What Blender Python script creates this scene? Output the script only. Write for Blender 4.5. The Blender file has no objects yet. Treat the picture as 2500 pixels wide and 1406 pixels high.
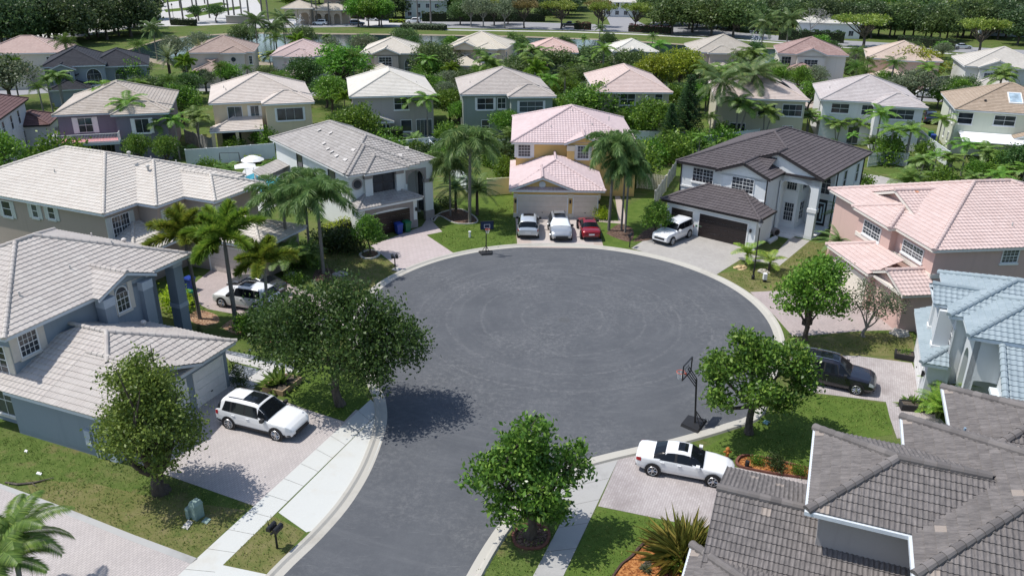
import bpy, math, random
import numpy as np
C = bpy.context.scene.collection
PI = math.pi
# ---------------------------------------------------------------- camera, sky, sun, exposure
F_PX, PITCH, ROLL, HCAM = 1960.0, math.radians(23.2), math.radians(0.57), 24.8
cd = bpy.data.cameras.new('camera'); cam = bpy.data.objects.new('camera', cd); C.objects.link(cam)
cd.sensor_fit = 'HORIZONTAL'; cd.sensor_width = 36.0; cd.lens = 36.0*F_PX/2500.0
cd.clip_start = 0.5; cd.clip_end = 3000
from mathutils import Matrix, Vector
_r = Vector((1, 0, 0)); _u = Vector((0, math.sin(PITCH), math.cos(PITCH))); _f = Vector((0, math.cos(PITCH), -math.sin(PITCH)))
_x = _r*math.cos(ROLL)+_u*math.sin(ROLL); _y = -_r*math.sin(ROLL)+_u*math.cos(ROLL); _z = -_f
cam.matrix_world = Matrix(((_x.x, _y.x, _z.x, 0), (_x.y, _y.y, _z.y, 0), (_x.z, _y.z, _z.z, HCAM), (0, 0, 0, 1)))
bpy.context.scene.camera = cam
EL = math.radians(62)
SUN_DIR = Vector((-0.995*math.cos(EL), 0.07*math.cos(EL), math.sin(EL))).normalized()
w = bpy.data.worlds.new('World'); bpy.context.scene.world = w; w.use_nodes = True
nt = w.node_tree; bg = nt.nodes['Background']; sk = nt.nodes.new('ShaderNodeTexSky'); sk.sky_type = 'NISHITA'
sk.sun_disc = False; sk.sun_elevation = EL; sk.sun_rotation = math.atan2(SUN_DIR.x, SUN_DIR.y)
nt.links.new(sk.outputs['Color'], bg.inputs['Color']); bg.inputs['Strength'].default_value = 0.15
sl = bpy.data.lights.new('sun', 'SUN'); sl.energy = 4.1; sl.angle = math.radians(0.5); sl.color = (1.0, 0.96, 0.9)
sun = bpy.data.objects.new('sun', sl); C.objects.link(sun); sun.rotation_euler = SUN_DIR.to_track_quat('Z', 'Y').to_euler()
vs = bpy.context.scene.view_settings; vs.view_transform = 'Standard'; vs.look = 'None'; vs.exposure = 0.15; vs.gamma = 1.0

# ---------------------------------------------------------------- pixel rays of the survey (2500 x 1406) to ground points
CAM = np.array([0, 0, HCAM]); R_ = np.array(_r); U_ = np.array(_u); F_ = np.array(_f)
def ray(u, v):
    x = (u-1250)/F_PX; y = -(v-703)/F_PX; c, s = math.cos(ROLL), math.sin(ROLL)
    return (x*c-y*s)*R_ + (x*s+y*c)*U_ + F_
def P(u, v, z=0.0):
    d = ray(u, v); t = (z-HCAM)/d[2]; return (d[0]*t, d[1]*t)
def row_of(x, y, z):
    q = np.array([x, y, z])-CAM; k = q@F_; a = q@R_/k; b = q@U_/k
    return 703-F_PX*(-a*math.sin(ROLL)+b*math.cos(ROLL))
def height_at(x, y, v):
    lo, hi = 0.0, 45.0
    for _ in range(40):
        m = (lo+hi)/2
        if row_of(x, y, m) > v: lo = m
        else: hi = m
    return lo

# ---------------------------------------------------------------- mesh accumulator
class MB:
    def __init__(s): s.V = []; s.F = []; s.UV = []; s.n = 0
    def arr(s, V, Fc, uv=None):
        V = np.asarray(V, float).reshape(-1, 3); Fc = np.asarray(Fc, np.int32)
        s.V.append(V); s.F.append(Fc+s.n); s.UV.append(uv); s.n += len(V)
    def poly(s, pts): s.arr(pts, [list(range(len(pts)))])
    def box(s, x0, x1, y0, y1, z0, z1):
        V = [(x, y, z) for z in (z0, z1) for x, y in ((x0, y0), (x1, y0), (x1, y1), (x0, y1))]
        s.arr(V, [(3, 2, 1, 0), (4, 5, 6, 7), (0, 1, 5, 4), (1, 2, 6, 5), (2, 3, 7, 6), (3, 0, 4, 7)])
    def hexa(s, b, t):
        s.arr(list(b)+list(t), [(3, 2, 1, 0), (4, 5, 6, 7), (0, 1, 5, 4), (1, 2, 6, 5), (2, 3, 7, 6), (3, 0, 4, 7)])
    def bar(s, a, b, r, n=6, r2=None, cap=True):
        a = np.array(a, float); b = np.array(b, float); d = b-a; L = np.linalg.norm(d); d = d/max(L, 1e-9)
        h = np.array([0, 0, 1.]) if abs(d[2]) < .9 else np.array([1., 0, 0])
        p = np.cross(d, h); p /= np.linalg.norm(p); q = np.cross(d, p); r2 = r if r2 is None else r2
        th = np.arange(n)*2*PI/n; ring = np.cos(th)[:, None]*p+np.sin(th)[:, None]*q
        V = np.vstack([a+ring*r, b+ring*r2]); i = np.arange(n); j = (i+1) % n
        s.arr(V, np.stack([i, j, j+n, i+n], 1)[:, ::-1])
        if cap:
            s.arr(a+ring*r, [list(range(n))]); s.arr(b+ring*r2, [list(range(n))[::-1]])
    def tube(s, pts, rad, n=7):
        pts = np.asarray(pts, float); rad = np.asarray(rad, float); m = len(pts)
        T = np.gradient(pts, axis=0); T /= np.linalg.norm(T, axis=1)[:, None]+1e-9
        rows = []; p = np.cross(T[0], [0.31, 0.9, 0.2])
        for k in range(m):
            p = p-T[k]*(p@T[k]); p /= np.linalg.norm(p)+1e-9; q = np.cross(T[k], p)
            th = np.arange(n)*2*PI/n; rows.append(pts[k]+rad[k]*(np.cos(th)[:, None]*p+np.sin(th)[:, None]*q))
        V = np.vstack(rows); fs = []
        i = np.arange(n); j = (i+1) % n
        for k in range(m-1): fs.append(np.stack([k*n+i, k*n+j, (k+1)*n+j, (k+1)*n+i], 1))
        s.arr(V, np.vstack(fs)); s.arr(V[-n:], [list(range(n))])
    def disc(s, c, nrm, r, n=16, th=0.02):
        c = np.array(c, float); nrm = np.array(nrm, float); nrm /= np.linalg.norm(nrm); s.bar(c-nrm*th/2, c+nrm*th/2, r, n)
    def lathe(s, prof, c=(0, 0), n=16):
        prof = np.asarray(prof, float); th = np.arange(n)*2*PI/n; V = []
        for r, z in prof: V.append(np.stack([c[0]+r*np.cos(th), c[1]+r*np.sin(th), np.full(n, z)], 1))
        V = np.vstack(V); i = np.arange(n); j = (i+1) % n
        s.arr(V, np.vstack([np.stack([k*n+i, k*n+j, (k+1)*n+j, (k+1)*n+i], 1) for k in range(len(prof)-1)]))
        s.arr(V[-n:], [list(range(n))])
    def mesh(s, name, mats, smooth=False):
        me = bpy.data.meshes.new(name)
        if not s.V: return me
        V = np.vstack(s.V); loops = []; tot = []
        for f in s.F: loops.append(f.ravel()); tot.append(np.full(len(f), f.shape[1], np.int32))
        loops = np.concatenate(loops); tot = np.concatenate(tot); st = np.concatenate([[0], np.cumsum(tot)[:-1]]).astype(np.int32)
        me.vertices.add(len(V)); me.vertices.foreach_set('co', V.astype(np.float32).ravel())
        me.loops.add(len(loops)); me.loops.foreach_set('vertex_index', loops.astype(np.int32))
        me.polygons.add(len(tot)); me.polygons.foreach_set('loop_start', st); me.polygons.foreach_set('loop_total', tot)
        if any(u is not None for u in s.UV):
            uvs = []
            for V_, F_a, u, n0 in zip(s.V, s.F, s.UV, np.cumsum([0]+[len(v) for v in s.V[:-1]])):
                if u is None: uvs.append(np.zeros((F_a.size, 2)))
                else: uvs.append(np.asarray(u)[(F_a-n0).ravel()])
            l = me.uv_layers.new(name='UVMap'); l.data.foreach_set('uv', np.vstack(uvs).astype(np.float32).ravel())
        me.update(calc_edges=True); me.validate()
        me.polygons.foreach_set('use_smooth', np.full(len(me.polygons), bool(smooth)))
        for m in (mats if isinstance(mats, (list, tuple)) else [mats]): me.materials.append(m)
        return me
def tag(o, label=None, cat=None, group=None, kind=None):
    if label: o['label'] = label
    if cat: o['category'] = cat
    if group: o['group'] = group
    if kind: o['kind'] = kind
    return o
def link(name, me, parent=None):
    o = bpy.data.objects.new(name, me); C.objects.link(o)
    if parent is not None: o.parent = parent
    return o
def part(name, mb, mat, parent, smooth=False, label=None):
    if not mb.V: return None
    return tag(link(name, mb.mesh(name, mat, smooth), parent), label)
def thing(name, label, cat, loc, rz=0.0, group=None):
    o = bpy.data.objects.new(name, None); C.objects.link(o); o.location = (loc[0], loc[1], loc[2] if len(loc) > 2 else 0); o.rotation_euler = (0, 0, math.radians(rz))
    o.empty_display_size = .3
    return tag(o, label, cat, group)
def copy_thing(src, loc, rz, label=None, scale=None):
    r = src.copy(); C.objects.link(r); r.location = (loc[0], loc[1], loc[2] if len(loc) > 2 else 0); r.rotation_euler = (0, 0, math.radians(rz))
    if scale: r.scale = (scale,)*3 if not isinstance(scale, tuple) else scale
    if label: r['label'] = label
    for ch in list(src.children):
        c = ch.copy(); C.objects.link(c); c.parent = r
        for g in list(ch.children):
            d = g.copy(); C.objects.link(d); d.parent = c
    return r

# ---------------------------------------------------------------- materials
def hexc(h): return tuple(((int(h[i:i+2], 16)/255)**2.2) for i in (0, 2, 4))
class N:
    def __init__(s, name, rough=.8, spec=.5):
        s.m = bpy.data.materials.new(name); s.m.use_nodes = True; s.t = s.m.node_tree; s.b = s.t.nodes['Principled BSDF']
        s.b.inputs['Roughness'].default_value = rough; s.b.inputs['Specular IOR Level'].default_value = spec
    def n(s, ty, **kw):
        o = s.t.nodes.new(ty)
        for k, v in kw.items():
            if k in o.inputs: o.inputs[k].default_value = v
            else: setattr(o, k, v)
        return o
    def l(s, a, b): s.t.links.new(a, b)
    def pos(s): return s.n('ShaderNodeNewGeometry').outputs['Position']
    def obj(s): return s.n('ShaderNodeTexCoord').outputs['Object']
    def noise(s, vec, scale, detail=4, rough=.6):
        o = s.n('ShaderNodeTexNoise'); o.inputs['Scale'].default_value = scale; o.inputs['Detail'].default_value = detail; o.inputs['Roughness'].default_value = rough
        s.l(vec, o.inputs['Vector']); return o.outputs['Fac']
    def ramp(s, fac, stops):
        r = s.n('ShaderNodeValToRGB'); e = r.color_ramp.elements
        while len(e) < len(stops): e.new(.5)
        for k, (p, c) in enumerate(stops): e[k].position = p; e[k].color = (*c, 1) if len(c) == 3 else c
        s.l(fac, r.inputs['Fac']); return r.outputs['Color']
    def mix(s, fac, a, b, mode='MIX'):
        o = s.n('ShaderNodeMix'); o.data_type = 'RGBA'; o.blend_type = mode
        for sock, v in ((o.inputs[0], fac), (o.inputs[6], a), (o.inputs[7], b)):
            if hasattr(v, 'node'): s.l(v, sock)
            else: sock.default_value = v if not isinstance(v, tuple) else (*v, 1)[:4]
        return o.outputs[2]
    def math(s, op, a, b=None):
        o = s.n('ShaderNodeMath'); o.operation = op
        for k, v in enumerate((a, b)):
            if v is None: continue
            if hasattr(v, 'node'): s.l(v, o.inputs[k])
            else: o.inputs[k].default_value = v
        return o.outputs[0]
    def bump(s, h, strength=.3, dist=.02):
        o = s.n('ShaderNodeBump'); o.inputs['Strength'].default_value = strength; o.inputs['Distance'].default_value = dist
        s.l(h, o.inputs['Height']); s.l(o.outputs['Normal'], s.b.inputs['Normal'])
    def col(s, c):
        if hasattr(c, 'node'): s.l(c, s.b.inputs['Base Color'])
        else: s.b.inputs['Base Color'].default_value = (*c, 1)
        return s.m
def plain(name, c, rough=.6, var=.0, scale=6, spec=.4, metal=0, bump=0):
    k = N(name, rough, spec); k.b.inputs['Metallic'].default_value = metal
    if var:
        f = k.noise(k.pos(), scale, 5); a = tuple(x*(1-var) for x in c); b = tuple(min(1, x*(1+var)) for x in c)
        k.col(k.ramp(f, [(.3, a), (.7, b)]))
        if bump: k.bump(k.noise(k.pos(), 40, 3), bump, .02)
    else: k.col(c)
    return k.m
_stucco = {}
def stucco(c, key):
    if key in _stucco: return _stucco[key]
    k = N('stucco_'+key, .9, .2); p = k.pos(); f = k.noise(p, .7, 6, .7); g = k.noise(p, 9, 3)
    m = k.mix(k.math('MULTIPLY', f, .35), c, tuple(x*.78 for x in c)); m = k.mix(k.math('MULTIPLY', g, .25), m, tuple(min(1, x*1.2) for x in c)); mp = k.n('ShaderNodeMapping'); mp.inputs['Scale'].default_value = (2.2, 2.2, .16); k.l(p, mp.inputs['Vector']); sk_ = k.noise(mp.outputs[0], 1.0, 5, .7); m = k.mix(k.math('MULTIPLY', k.ramp(sk_, [(.52, (0, 0, 0)), (.72, (1, 1, 1))]), .28), m, tuple(x*.72 for x in c))
    # weathering near the ground: a thin grey splash line
    z = k.n('ShaderNodeSeparateXYZ'); k.l(p, z.inputs[0]); zz = k.math('ADD', z.outputs['Z'], k.math('MULTIPLY', f, -.3))
    d = k.ramp(zz, [(.0, (1, 1, 1)), (.25, (0, 0, 0))]); m = k.mix(k.math('MULTIPLY', d, .3), m, tuple(x*.6+.02 for x in c))
    _stucco[key] = k.col(m); return _stucco[key]
def rooftile(name, c1, c2, stain=.25, odd=None, grime=(.12, .11, .10), smear=0.0):
    k = N(name, .85, .25); uv = k.n('ShaderNodeUVMap'); uv.uv_map = 'UVMap'
    fl = k.n('ShaderNodeVectorMath'); fl.operation = 'FLOOR'; k.l(uv.outputs['UV'], fl.inputs[0])
    wn = k.n('ShaderNodeTexWhiteNoise'); wn.noise_dimensions = '2D'; k.l(fl.outputs[0], wn.inputs['Vector'])
    m = k.mix(wn.outputs['Value'], c1, c2)
    p = k.pos(); f = k.noise(p, .9, 7, .7); g = k.noise(p, 6, 5, .7)
    m = k.mix(k.math('MULTIPLY', k.ramp(f, [(.42, (0, 0, 0)), (.72, (1, 1, 1))]), stain), m, grime)
    m = k.mix(k.math('MULTIPLY', g, .36), m, tuple(x*.68 for x in c1)); m = k.mix(k.math('MULTIPLY', k.ramp(k.noise(p, .28, 5, .7), [(.45, (0, 0, 0)), (.7, (1, 1, 1))]), .22), m, tuple(x*.62 for x in c1))
    if smear:
        sc = k.n('ShaderNodeVectorMath'); sc.operation = 'MULTIPLY'; k.l(uv.outputs['UV'], sc.inputs[0]); sc.inputs[1].default_value = (3.2, .55, 1)
        h = k.noise(sc.outputs[0], 1.0, 5, .75); m = k.mix(k.math('MULTIPLY', k.ramp(h, [(.35, (1, 1, 1)), (.62, (0, 0, 0))]), smear), m, grime)
    if odd:
        wn2 = k.n('ShaderNodeTexWhiteNoise'); wn2.noise_dimensions = '3D'; sc = k.n('ShaderNodeVectorMath'); sc.operation = 'ADD'; sc.inputs[1].default_value = (17, 31, 5)
        k.l(fl.outputs[0], sc.inputs[0]); k.l(sc.outputs[0], wn2.inputs['Vector'])
        sy = k.n('ShaderNodeSeparateXYZ'); k.l(fl.outputs[0], sy.inputs[0]); m = k.mix(k.math('MULTIPLY', k.math('GREATER_THAN', wn2.outputs['Value'], odd[1]), k.math('LESS_THAN', sy.outputs['Y'], 500)), m, odd[0])
    return k.col(m)
def pavers(name, c1, c2, rot, w=.24, h=.12, mortar=(.3, .28, .26), stain=.3, grime=(.2, .18, .17)):
    k = N(name, .85, .3); mp = k.n('ShaderNodeMapping'); mp.inputs['Rotation'].default_value = (0, 0, math.radians(-rot)); p = k.pos(); k.l(p, mp.inputs['Vector'])
    br = k.n('ShaderNodeTexBrick'); br.offset = .5; k.l(mp.outputs[0], br.inputs['Vector'])
    br.inputs['Color1'].default_value = (*c1, 1); br.inputs['Color2'].default_value = (*c2, 1); br.inputs['Mortar'].default_value = (*mortar, 1)
    br.inputs['Scale'].default_value = 1; br.inputs['Mortar Size'].default_value = .012; br.inputs['Brick Width'].default_value = w; br.inputs['Row Height'].default_value = h
    f = k.noise(p, .45, 6, .65); g = k.noise(p, 3.1, 6, .7)
    m = k.mix(k.math('MULTIPLY', k.ramp(f, [(.45, (0, 0, 0)), (.7, (1, 1, 1))]), stain), br.outputs['Color'], grime)
    m = k.mix(k.math('MULTIPLY', g, .35), m, tuple(x*.7 for x in c1)); return k.col(m)
def glass(name='window_glass', c=(.018, .022, .028)):
    k = N(name, .06, .6); f = k.noise(k.pos(), .8, 3); oi = k.n('ShaderNodeObjectInfo'); a = k.ramp(f, [(.35, c), (.7, tuple(x*2.2+.01 for x in c))]); return k.col(k.mix(k.ramp(oi.outputs['Random'], [(.55, (0, 0, 0)), (.95, (.75, .75, .75))]), a, (.10, .115, .13)))
def leafmat(name, dark, light, tip=None, trans=.35, gloss=.45):
    k = N(name, gloss, .35); g = k.n('ShaderNodeNewGeometry'); oi = k.n('ShaderNodeObjectInfo'); n = k.noise(k.obj(), .9, 3)
    r = k.math('ADD', k.math('MULTIPLY', g.outputs['Random Per Island'], .62), k.math('MULTIPLY', n, .38))
    st = [(.1, dark), (.62, light)] + ([(.93, tip)] if tip else [])
    c = k.ramp(r, st); hs = k.n('ShaderNodeHueSaturation'); k.l(c, hs.inputs['Color'])
    k.l(k.math('ADD', k.math('MULTIPLY', oi.outputs['Random'], .03), .485), hs.inputs['Hue']); k.l(k.math('ADD', k.math('MULTIPLY', oi.outputs['Random'], .45), 1.75), hs.inputs['Value'])
    k.l(hs.outputs[0], k.b.inputs['Base Color'])
    tr = k.n('ShaderNodeBsdfTranslucent'); mx = k.n('ShaderNodeMixShader'); mx.inputs[0].default_value = trans
    k.l(hs.outputs[0], tr.inputs['Color']); k.l(k.b.outputs[0], mx.inputs[1]); k.l(tr.outputs[0], mx.inputs[2])
    k.l(mx.outputs[0], k.t.nodes['Material Output'].inputs['Surface']); return k.m
def bark(name, a, b, sc=6):
    k = N(name, .9, .2); mp = k.n('ShaderNodeMapping'); mp.inputs['Scale'].default_value = (1, 1, .35); k.l(k.obj(), mp.inputs['Vector'])
    f = k.noise(mp.outputs[0], sc, 6, .7); k.bump(f, .6, .05); return k.col(k.ramp(f, [(.3, a), (.7, b)]))
M = {}
M['glass'] = glass(); M['white'] = plain('white_trim', (.74, .74, .73), .6, .06, 3); M['dark_trim'] = plain('dark_trim', (.035, .030, .032), .5, .1, 3)
M['frame'] = plain('window_frame_white', (.72, .73, .73), .45, .04); M['frame_dark'] = plain('window_frame_dark', (.05, .045, .045), .4)
M['black'] = plain('black_metal', (.018, .018, .02), .45, .2, 4); M['grey_trim'] = plain('grey_trim', (.30, .27, .26), .8, .08, 4)
M['gutter'] = plain('gutter_paint', (.62, .66, .70), .4, .08, 4); M['rubber'] = plain('tyre_rubber', (.015, .015, .016), .8); M['alloy'] = plain('wheel_alloy', (.55, .55, .56), .3, metal=.9)
M['conc'] = plain('concrete_trim', (.50, .48, .45), .85, .12, 2)
# ---------------------------------------------------------------- roofs
def roof_plane(mb, pts, lod=1, tile=.30, course=.36, amp=.035, lift=.04, ribs=1):
    P3 = np.array(pts, float); n = np.zeros(3)
    for k in range(len(P3)): n += np.cross(P3[k], P3[(k+1) % len(P3)])
    n /= np.linalg.norm(n)
    if n[2] < 0: n = -n
    u = np.cross([0, 0, 1.], n); u /= np.linalg.norm(u); v = np.cross(n, u)
    o = P3[np.argmin(P3 @ v)]; q = P3-o; U = q@u; Vv = q@v
    vmax = Vv.max(); K = max(1, int(math.ceil(vmax/course-1e-6))); nv = len(P3)
    def span(t):
        lo, hi = 1e9, -1e9
        for k in range(nv):
            a, b = k, (k+1) % nv; va, vb = Vv[a], Vv[b]
            if min(va, vb)-1e-6 <= t <= max(va, vb)+1e-6:
                if abs(va-vb) < 1e-6: c = (U[a], U[b])
                else: c = (U[a]+(U[b]-U[a])*(t-va)/(vb-va),)
                lo = min(lo, *c); hi = max(hi, *c)
        return (lo, hi) if lo < 1e8 else (0, 0)
    eps = 1e-4
    if lod >= 2: us = np.array([U.min(), U.max()]); wv = np.zeros(2)
    elif lod == 1: us = np.array([U.min(), U.max()]); wv = np.zeros(2)
    else:
        sub = 6*ribs; a0 = math.floor(U.min()/tile)*tile; us = np.arange(a0, U.max()+tile, tile/sub)
        ph = us/tile*2*PI*ribs; wv = amp*(.5+.5*np.cos(ph))**1.4
    rows = []; uvr = []
    for k in range(K):
        v0, v1 = k*course, min((k+1)*course, vmax)
        for t, te, h, vv in ((v0, v0+eps, lift, k+.03), (v1, v1-eps, 0.004, k+.97)):
            lo, hi = span(min(max(te, 0), vmax)); uc = np.clip(us, lo, hi)
            rows.append(o+uc[:, None]*u+t*v+(wv+h)[:, None]*n); uvr.append(np.stack([uc/tile+.001, np.full(len(us), vv)], 1))
    V = np.stack(rows); m = len(us); nr = len(rows); UV = np.stack(uvr)
    idx = np.arange(nr*m).reshape(nr, m); a = idx[:-1, :-1]; b = idx[:-1, 1:]; c = idx[1:, 1:]; d = idx[1:, :-1]
    Fq = np.stack([a, b, c, d], -1).reshape(-1, 4); VV = V.reshape(-1, 3)
    area = np.linalg.norm(np.cross(VV[Fq[:, 2]]-VV[Fq[:, 0]], VV[Fq[:, 3]]-VV[Fq[:, 1]]), axis=1); Fq = Fq[area > 1e-6]
    if lod == 0:    # closing lip along the eave
        lo, hi = span(eps); uc = np.clip(us, lo, hi); A = o+uc[:, None]*u+(wv+lift)[:, None]*n; B = o+uc[:, None]*u-.02*n
        i = np.arange(m-1); mb.arr(np.vstack([A, B]), np.stack([i+m, i+m+1, i+1, i], 1), np.zeros((2*m, 2)))
    mb.arr(VV, Fq, UV.reshape(-1, 2))
_capk = [0]
def cap_line(mb, a, b, lod=1, r=.125, seg=.42, up=.03):
    a = np.array(a, float); b = np.array(b, float); d = b-a; L = np.linalg.norm(d)
    if L < .1: return
    d /= L; s = np.cross(d, [0, 0, 1.]); s /= np.linalg.norm(s); n = np.cross(s, d)
    nn = 6 if lod == 0 else 4; th = np.linspace(-.25, PI+.25, nn+1); k = max(1, int(round(L/seg))) if lod == 0 else 1
    for j in range(k):
        _capk[0] += 1
        t0 = a+d*(L*j/k-(.04 if lod == 0 else 0)); t1 = a+d*(L*(j+1)/k); r0, r1 = (r*1.16, r*.94) if lod == 0 else (r, r)
        A = t0+n*up+r0*(np.cos(th)[:, None]*s+np.sin(th)[:, None]*n); B = t1+n*up+r1*(np.cos(th)[:, None]*s+np.sin(th)[:, None]*n)
        i = np.arange(nn); uv = np.tile([[_capk[0]*3+.5, 900.5]], (2*(nn+1), 1))
        mb.arr(np.vstack([A, B]), np.stack([i, i+1, i+nn+2, i+nn+1], 1)[:, ::-1], uv)
        mb.arr(A, [list(range(nn+1))], np.tile([[_capk[0]*3+.5, 900.5]], (nn+1, 1)))
FOOT = []
def free(x, y, m=0.0):
    for h, x0, x1, y0, y1 in FOOT:
        d = np.array([x, y, 0])-h.o; a, b = d@h.ex, d@h.ey
        if x0-m < a < x1+m and y0-m < b < y1+m: return False
    return True
class Bands:
    def __init__(s): s.g = []
    def new(s): s.g.append(MB()); return s.g[-1]
    def box(s, *a): s.new().box(*a)
class House:
    def __init__(s, label, cat, px, z, h, pal, lod=1, name='house', xy=None, tile=.30, amp=.035, course=.36, lift=.04, cap=.125, ribs=1):
        s.loc = xy or P(px[0], px[1], z); s.h = h; s.root = thing(name, label, cat, s.loc, h)
        s.pal = pal; s.lod = lod; s.wall = MB(); s.roof = MB(); s.fas = MB(); s.band = Bands(); s.kw = dict(tile=tile, amp=amp, course=course, lift=lift, ribs=ribs); s.capr = cap
        a = math.radians(h); s.ex = np.array([math.cos(a), math.sin(a), 0]); s.ey = np.array([-s.ex[1], s.ex[0], 0]); s.o = np.array([*s.loc, 0.])
    def loc_ray(s, u, v):
        d = ray(u, v); q = CAM-s.o; f = lambda w: np.array([w@s.ex, w@s.ey, w[2]]); return f(q), f(d)
    def on_wall(s, side, c, u, v):
        q, d = s.loc_ray(u, v); ax = 1 if side in 'FB' else 0; t = (c-q[ax])/d[ax]; p = q+d*t
        return (p[0] if side in 'FB' else p[1], p[2])
    def world(s, x, y): p = s.o+s.ex*x+s.ey*y; return (p[0], p[1])
    def pt(s, side, c, a, off, z):
        return {'F': (a, c-off, z), 'B': (a, c+off, z), 'L': (c-off, a, z), 'R': (c+off, a, z)}[side]
    def wbox(s, mb, side, c, a0, a1, z0, z1, o0, o1):
        p = [s.pt(side, c, a, o, z) for z in (z0, z1) for a, o in ((a0, o0), (a1, o0), (a1, o1), (a0, o1))]
        p = np.array(p); mb.box(p[:, 0].min(), p[:, 0].max(), p[:, 1].min(), p[:, 1].max(), z0, z1)
    def block(s, x0, x1, y0, y1, z0, z1): s.wall.box(x0, x1, y0, y1, z0, z1)
    def slab(s, x0, x1, y0, y1, z, t=.2): s.fas.box(x0+.02, x1-.02, y0+.02, y1-.02, z-t, z-.012)
    def plane(s, *pts): roof_plane(s.roof, pts, s.lod, **s.kw)
    def cap(s, a, b): cap_line(s.roof, a, b, s.lod, s.capr)
    def hip(s, x0, x1, y0, y1, z, p=.4, back=True, slab=True, planes='FBLR', caps=True):
        w = x1-x0; d = y1-y0; h = min(w, d)/2; t = z+h*p
        if w <= d: A = ((x0+x1)/2, y0+h, t); B = ((x0+x1)/2, y1-h, t)
        else: A = (x0+h, (y0+y1)/2, t); B = (x1-h, (y0+y1)/2, t)
        c00, c10, c11, c01 = (x0, y0, z), (x1, y0, z), (x1, y1, z), (x0, y1, z)
        same = abs(w-d) < 1e-3
        if w <= d:
            f, b, l, r = [c00, c10, A], [c11, c01, B], [c01, c00, A, B], [c10, c11, B, A]
        else:
            f, b, l, r = [c00, c10, B, A], [c11, c01, A, B], [c01, c00, A], [c10, c11, B]
        for key, q in zip('FBLR', (f, b, l, r)):
            if key in planes: s.plane(*(q[:3] if same else q))
        if caps:
            if not same: s.cap(A, B)
            if w <= d: cs = [(c00, A), (c10, A)]+([(c11, B), (c01, B)] if back else [])
            else: cs = [(c00, A), (c01, A), (c10, B), (c11, B)]
            for a, b in cs: s.cap(a, b)
        if slab: s.slab(x0, x1, y0, y1, z)
        return A, B
    def gable(s, x0, x1, y0, y1, z, p=.4, rake=.16, wall=True, wy=.5, ins=.45, side='F', mat=None):
        """front gable: eaves at x0, x1; ridge along y from the front edge y0 back to y1"""
        xm = (x0+x1)/2; t = z+(x1-x0)/2*p; T = lambda q: q if side == 'F' else (q[1], q[0], q[2])
        A, B = T((xm, y0, t)), T((xm, y1, t)); c = [T(q) for q in ((x0, y0, z), (x1, y0, z), (x1, y1, z), (x0, y1, z))]
        s.plane(c[0], A, B, c[3]); s.plane(c[1], c[2], B, A); s.cap(A, B)
        for xa in (x0, x1):     # rake boards
            q0 = np.array(T((xa, y0+.03, z))); q1 = np.array(T((xm, y0+.03, t))); dn = np.array([0, 0, -rake-.03]); up = np.array([0, 0, -.012])
            bk = np.array(T((0, .09, 0)), float)
            s.fas.hexa([q0+dn, q1+dn, q1+dn+bk, q0+dn+bk], [q0+up, q1+up, q1+up+bk, q0+up+bk])
        if wall:
            k = ins*p; zz = z-.05
            f = [T(q) for q in ((x0+ins, y0+wy, zz-.4), (x1-ins, y0+wy, zz-.4), (x1-ins, y0+wy, zz+k-.05), (xm, y0+wy, t-.12), (x0+ins, y0+wy, zz+k-.05))]
            g = [np.array(q)+np.array(T((0, .25, 0))) for q in f]
            (mat or s.wall).arr(f, [list(range(5))]); (mat or s.wall).arr(g, [list(range(5))[::-1]])
            (mat or s.wall).arr(list(f)+list(g), [(i, (i+1) % 5, (i+1) % 5+5, i+5) for i in range(5)])
        return xm, t
    def skirt(s, x0, x1, y0, y1, z, p=.4, li=True, ri=True, slab=True):
        """lean-to tile roof against a wall at y1, hipped at its ends"""
        d = y1-y0; t = z+d*p; a, b = x0+(d if li else 0), x1-(d if ri else 0)
        s.plane((x0, y0, z), (x1, y0, z), (b, y1, t), (a, y1, t))
        if li: s.plane((x0, y1, z), (x0, y0, z), (a, y1, t)); s.cap((x0, y0, z), (a, y1, t))
        if ri: s.plane((x1, y0, z), (x1, y1, z), (b, y1, t)); s.cap((x1, y0, z), (b, y1, t))
        if slab: s.slab(x0, x1, y0, y1, z)
    def win(s, side, c, a, b=None, grid=(2, 2), shut=None, arch=False, fr=None, sill=True, double=False, label=None, fw=.07):
        """a, b: survey pixels of the upper left and lower right corner, or a = (s0, s1, z0, z1)"""
        if b is None: s0, s1, z0, z1 = a
        else:
            (s0, z1), (s1, z0) = s.on_wall(side, c, *a), s.on_wall(side, c, *b)
            if s0 > s1: s0, s1 = s1, s0
        pane = MB(); f = MB(); fr = fr or M['frame']; zs = z1; W = s1-s0
        if arch: zs = z1-min(W/2, arch if arch is not True else W/2)
        if arch:
            rise = z1-zs; th = np.linspace(0, PI, 13); top = [((s0+s1)/2+W/2*math.cos(t), zs+rise*math.sin(t)) for t in th]
            out = [(s0, z0), (s1, z0)]+top
            pane.poly([s.pt(side, c, q[0], .02, q[1]) for q in (out if side in 'FR' else out[::-1])])
            for q0, q1 in zip(top[:-1], top[1:]): f.bar(s.pt(side, c, q0[0], .03, q0[1]), s.pt(side, c, q1[0], .03, q1[1]), fw*.7, 4)
        else: s.wbox(pane, side, c, s0, s1, z0, z1, -.02, .02)
        s.wbox(f, side, c, s0-fw, s0, z0-fw, zs+(0 if arch else fw), -.02, .07); s.wbox(f, side, c, s1, s1+fw, z0-fw, zs+(0 if arch else fw), -.02, .07)
        s.wbox(f, side, c, s0, s1, z0-fw, z0, -.02, .07)
        if not arch: s.wbox(f, side, c, s0, s1, z1, z1+fw, -.02, .07)
        nx, ny = grid; mt = .022 if nx > 2 or ny > 2 else .03
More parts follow.
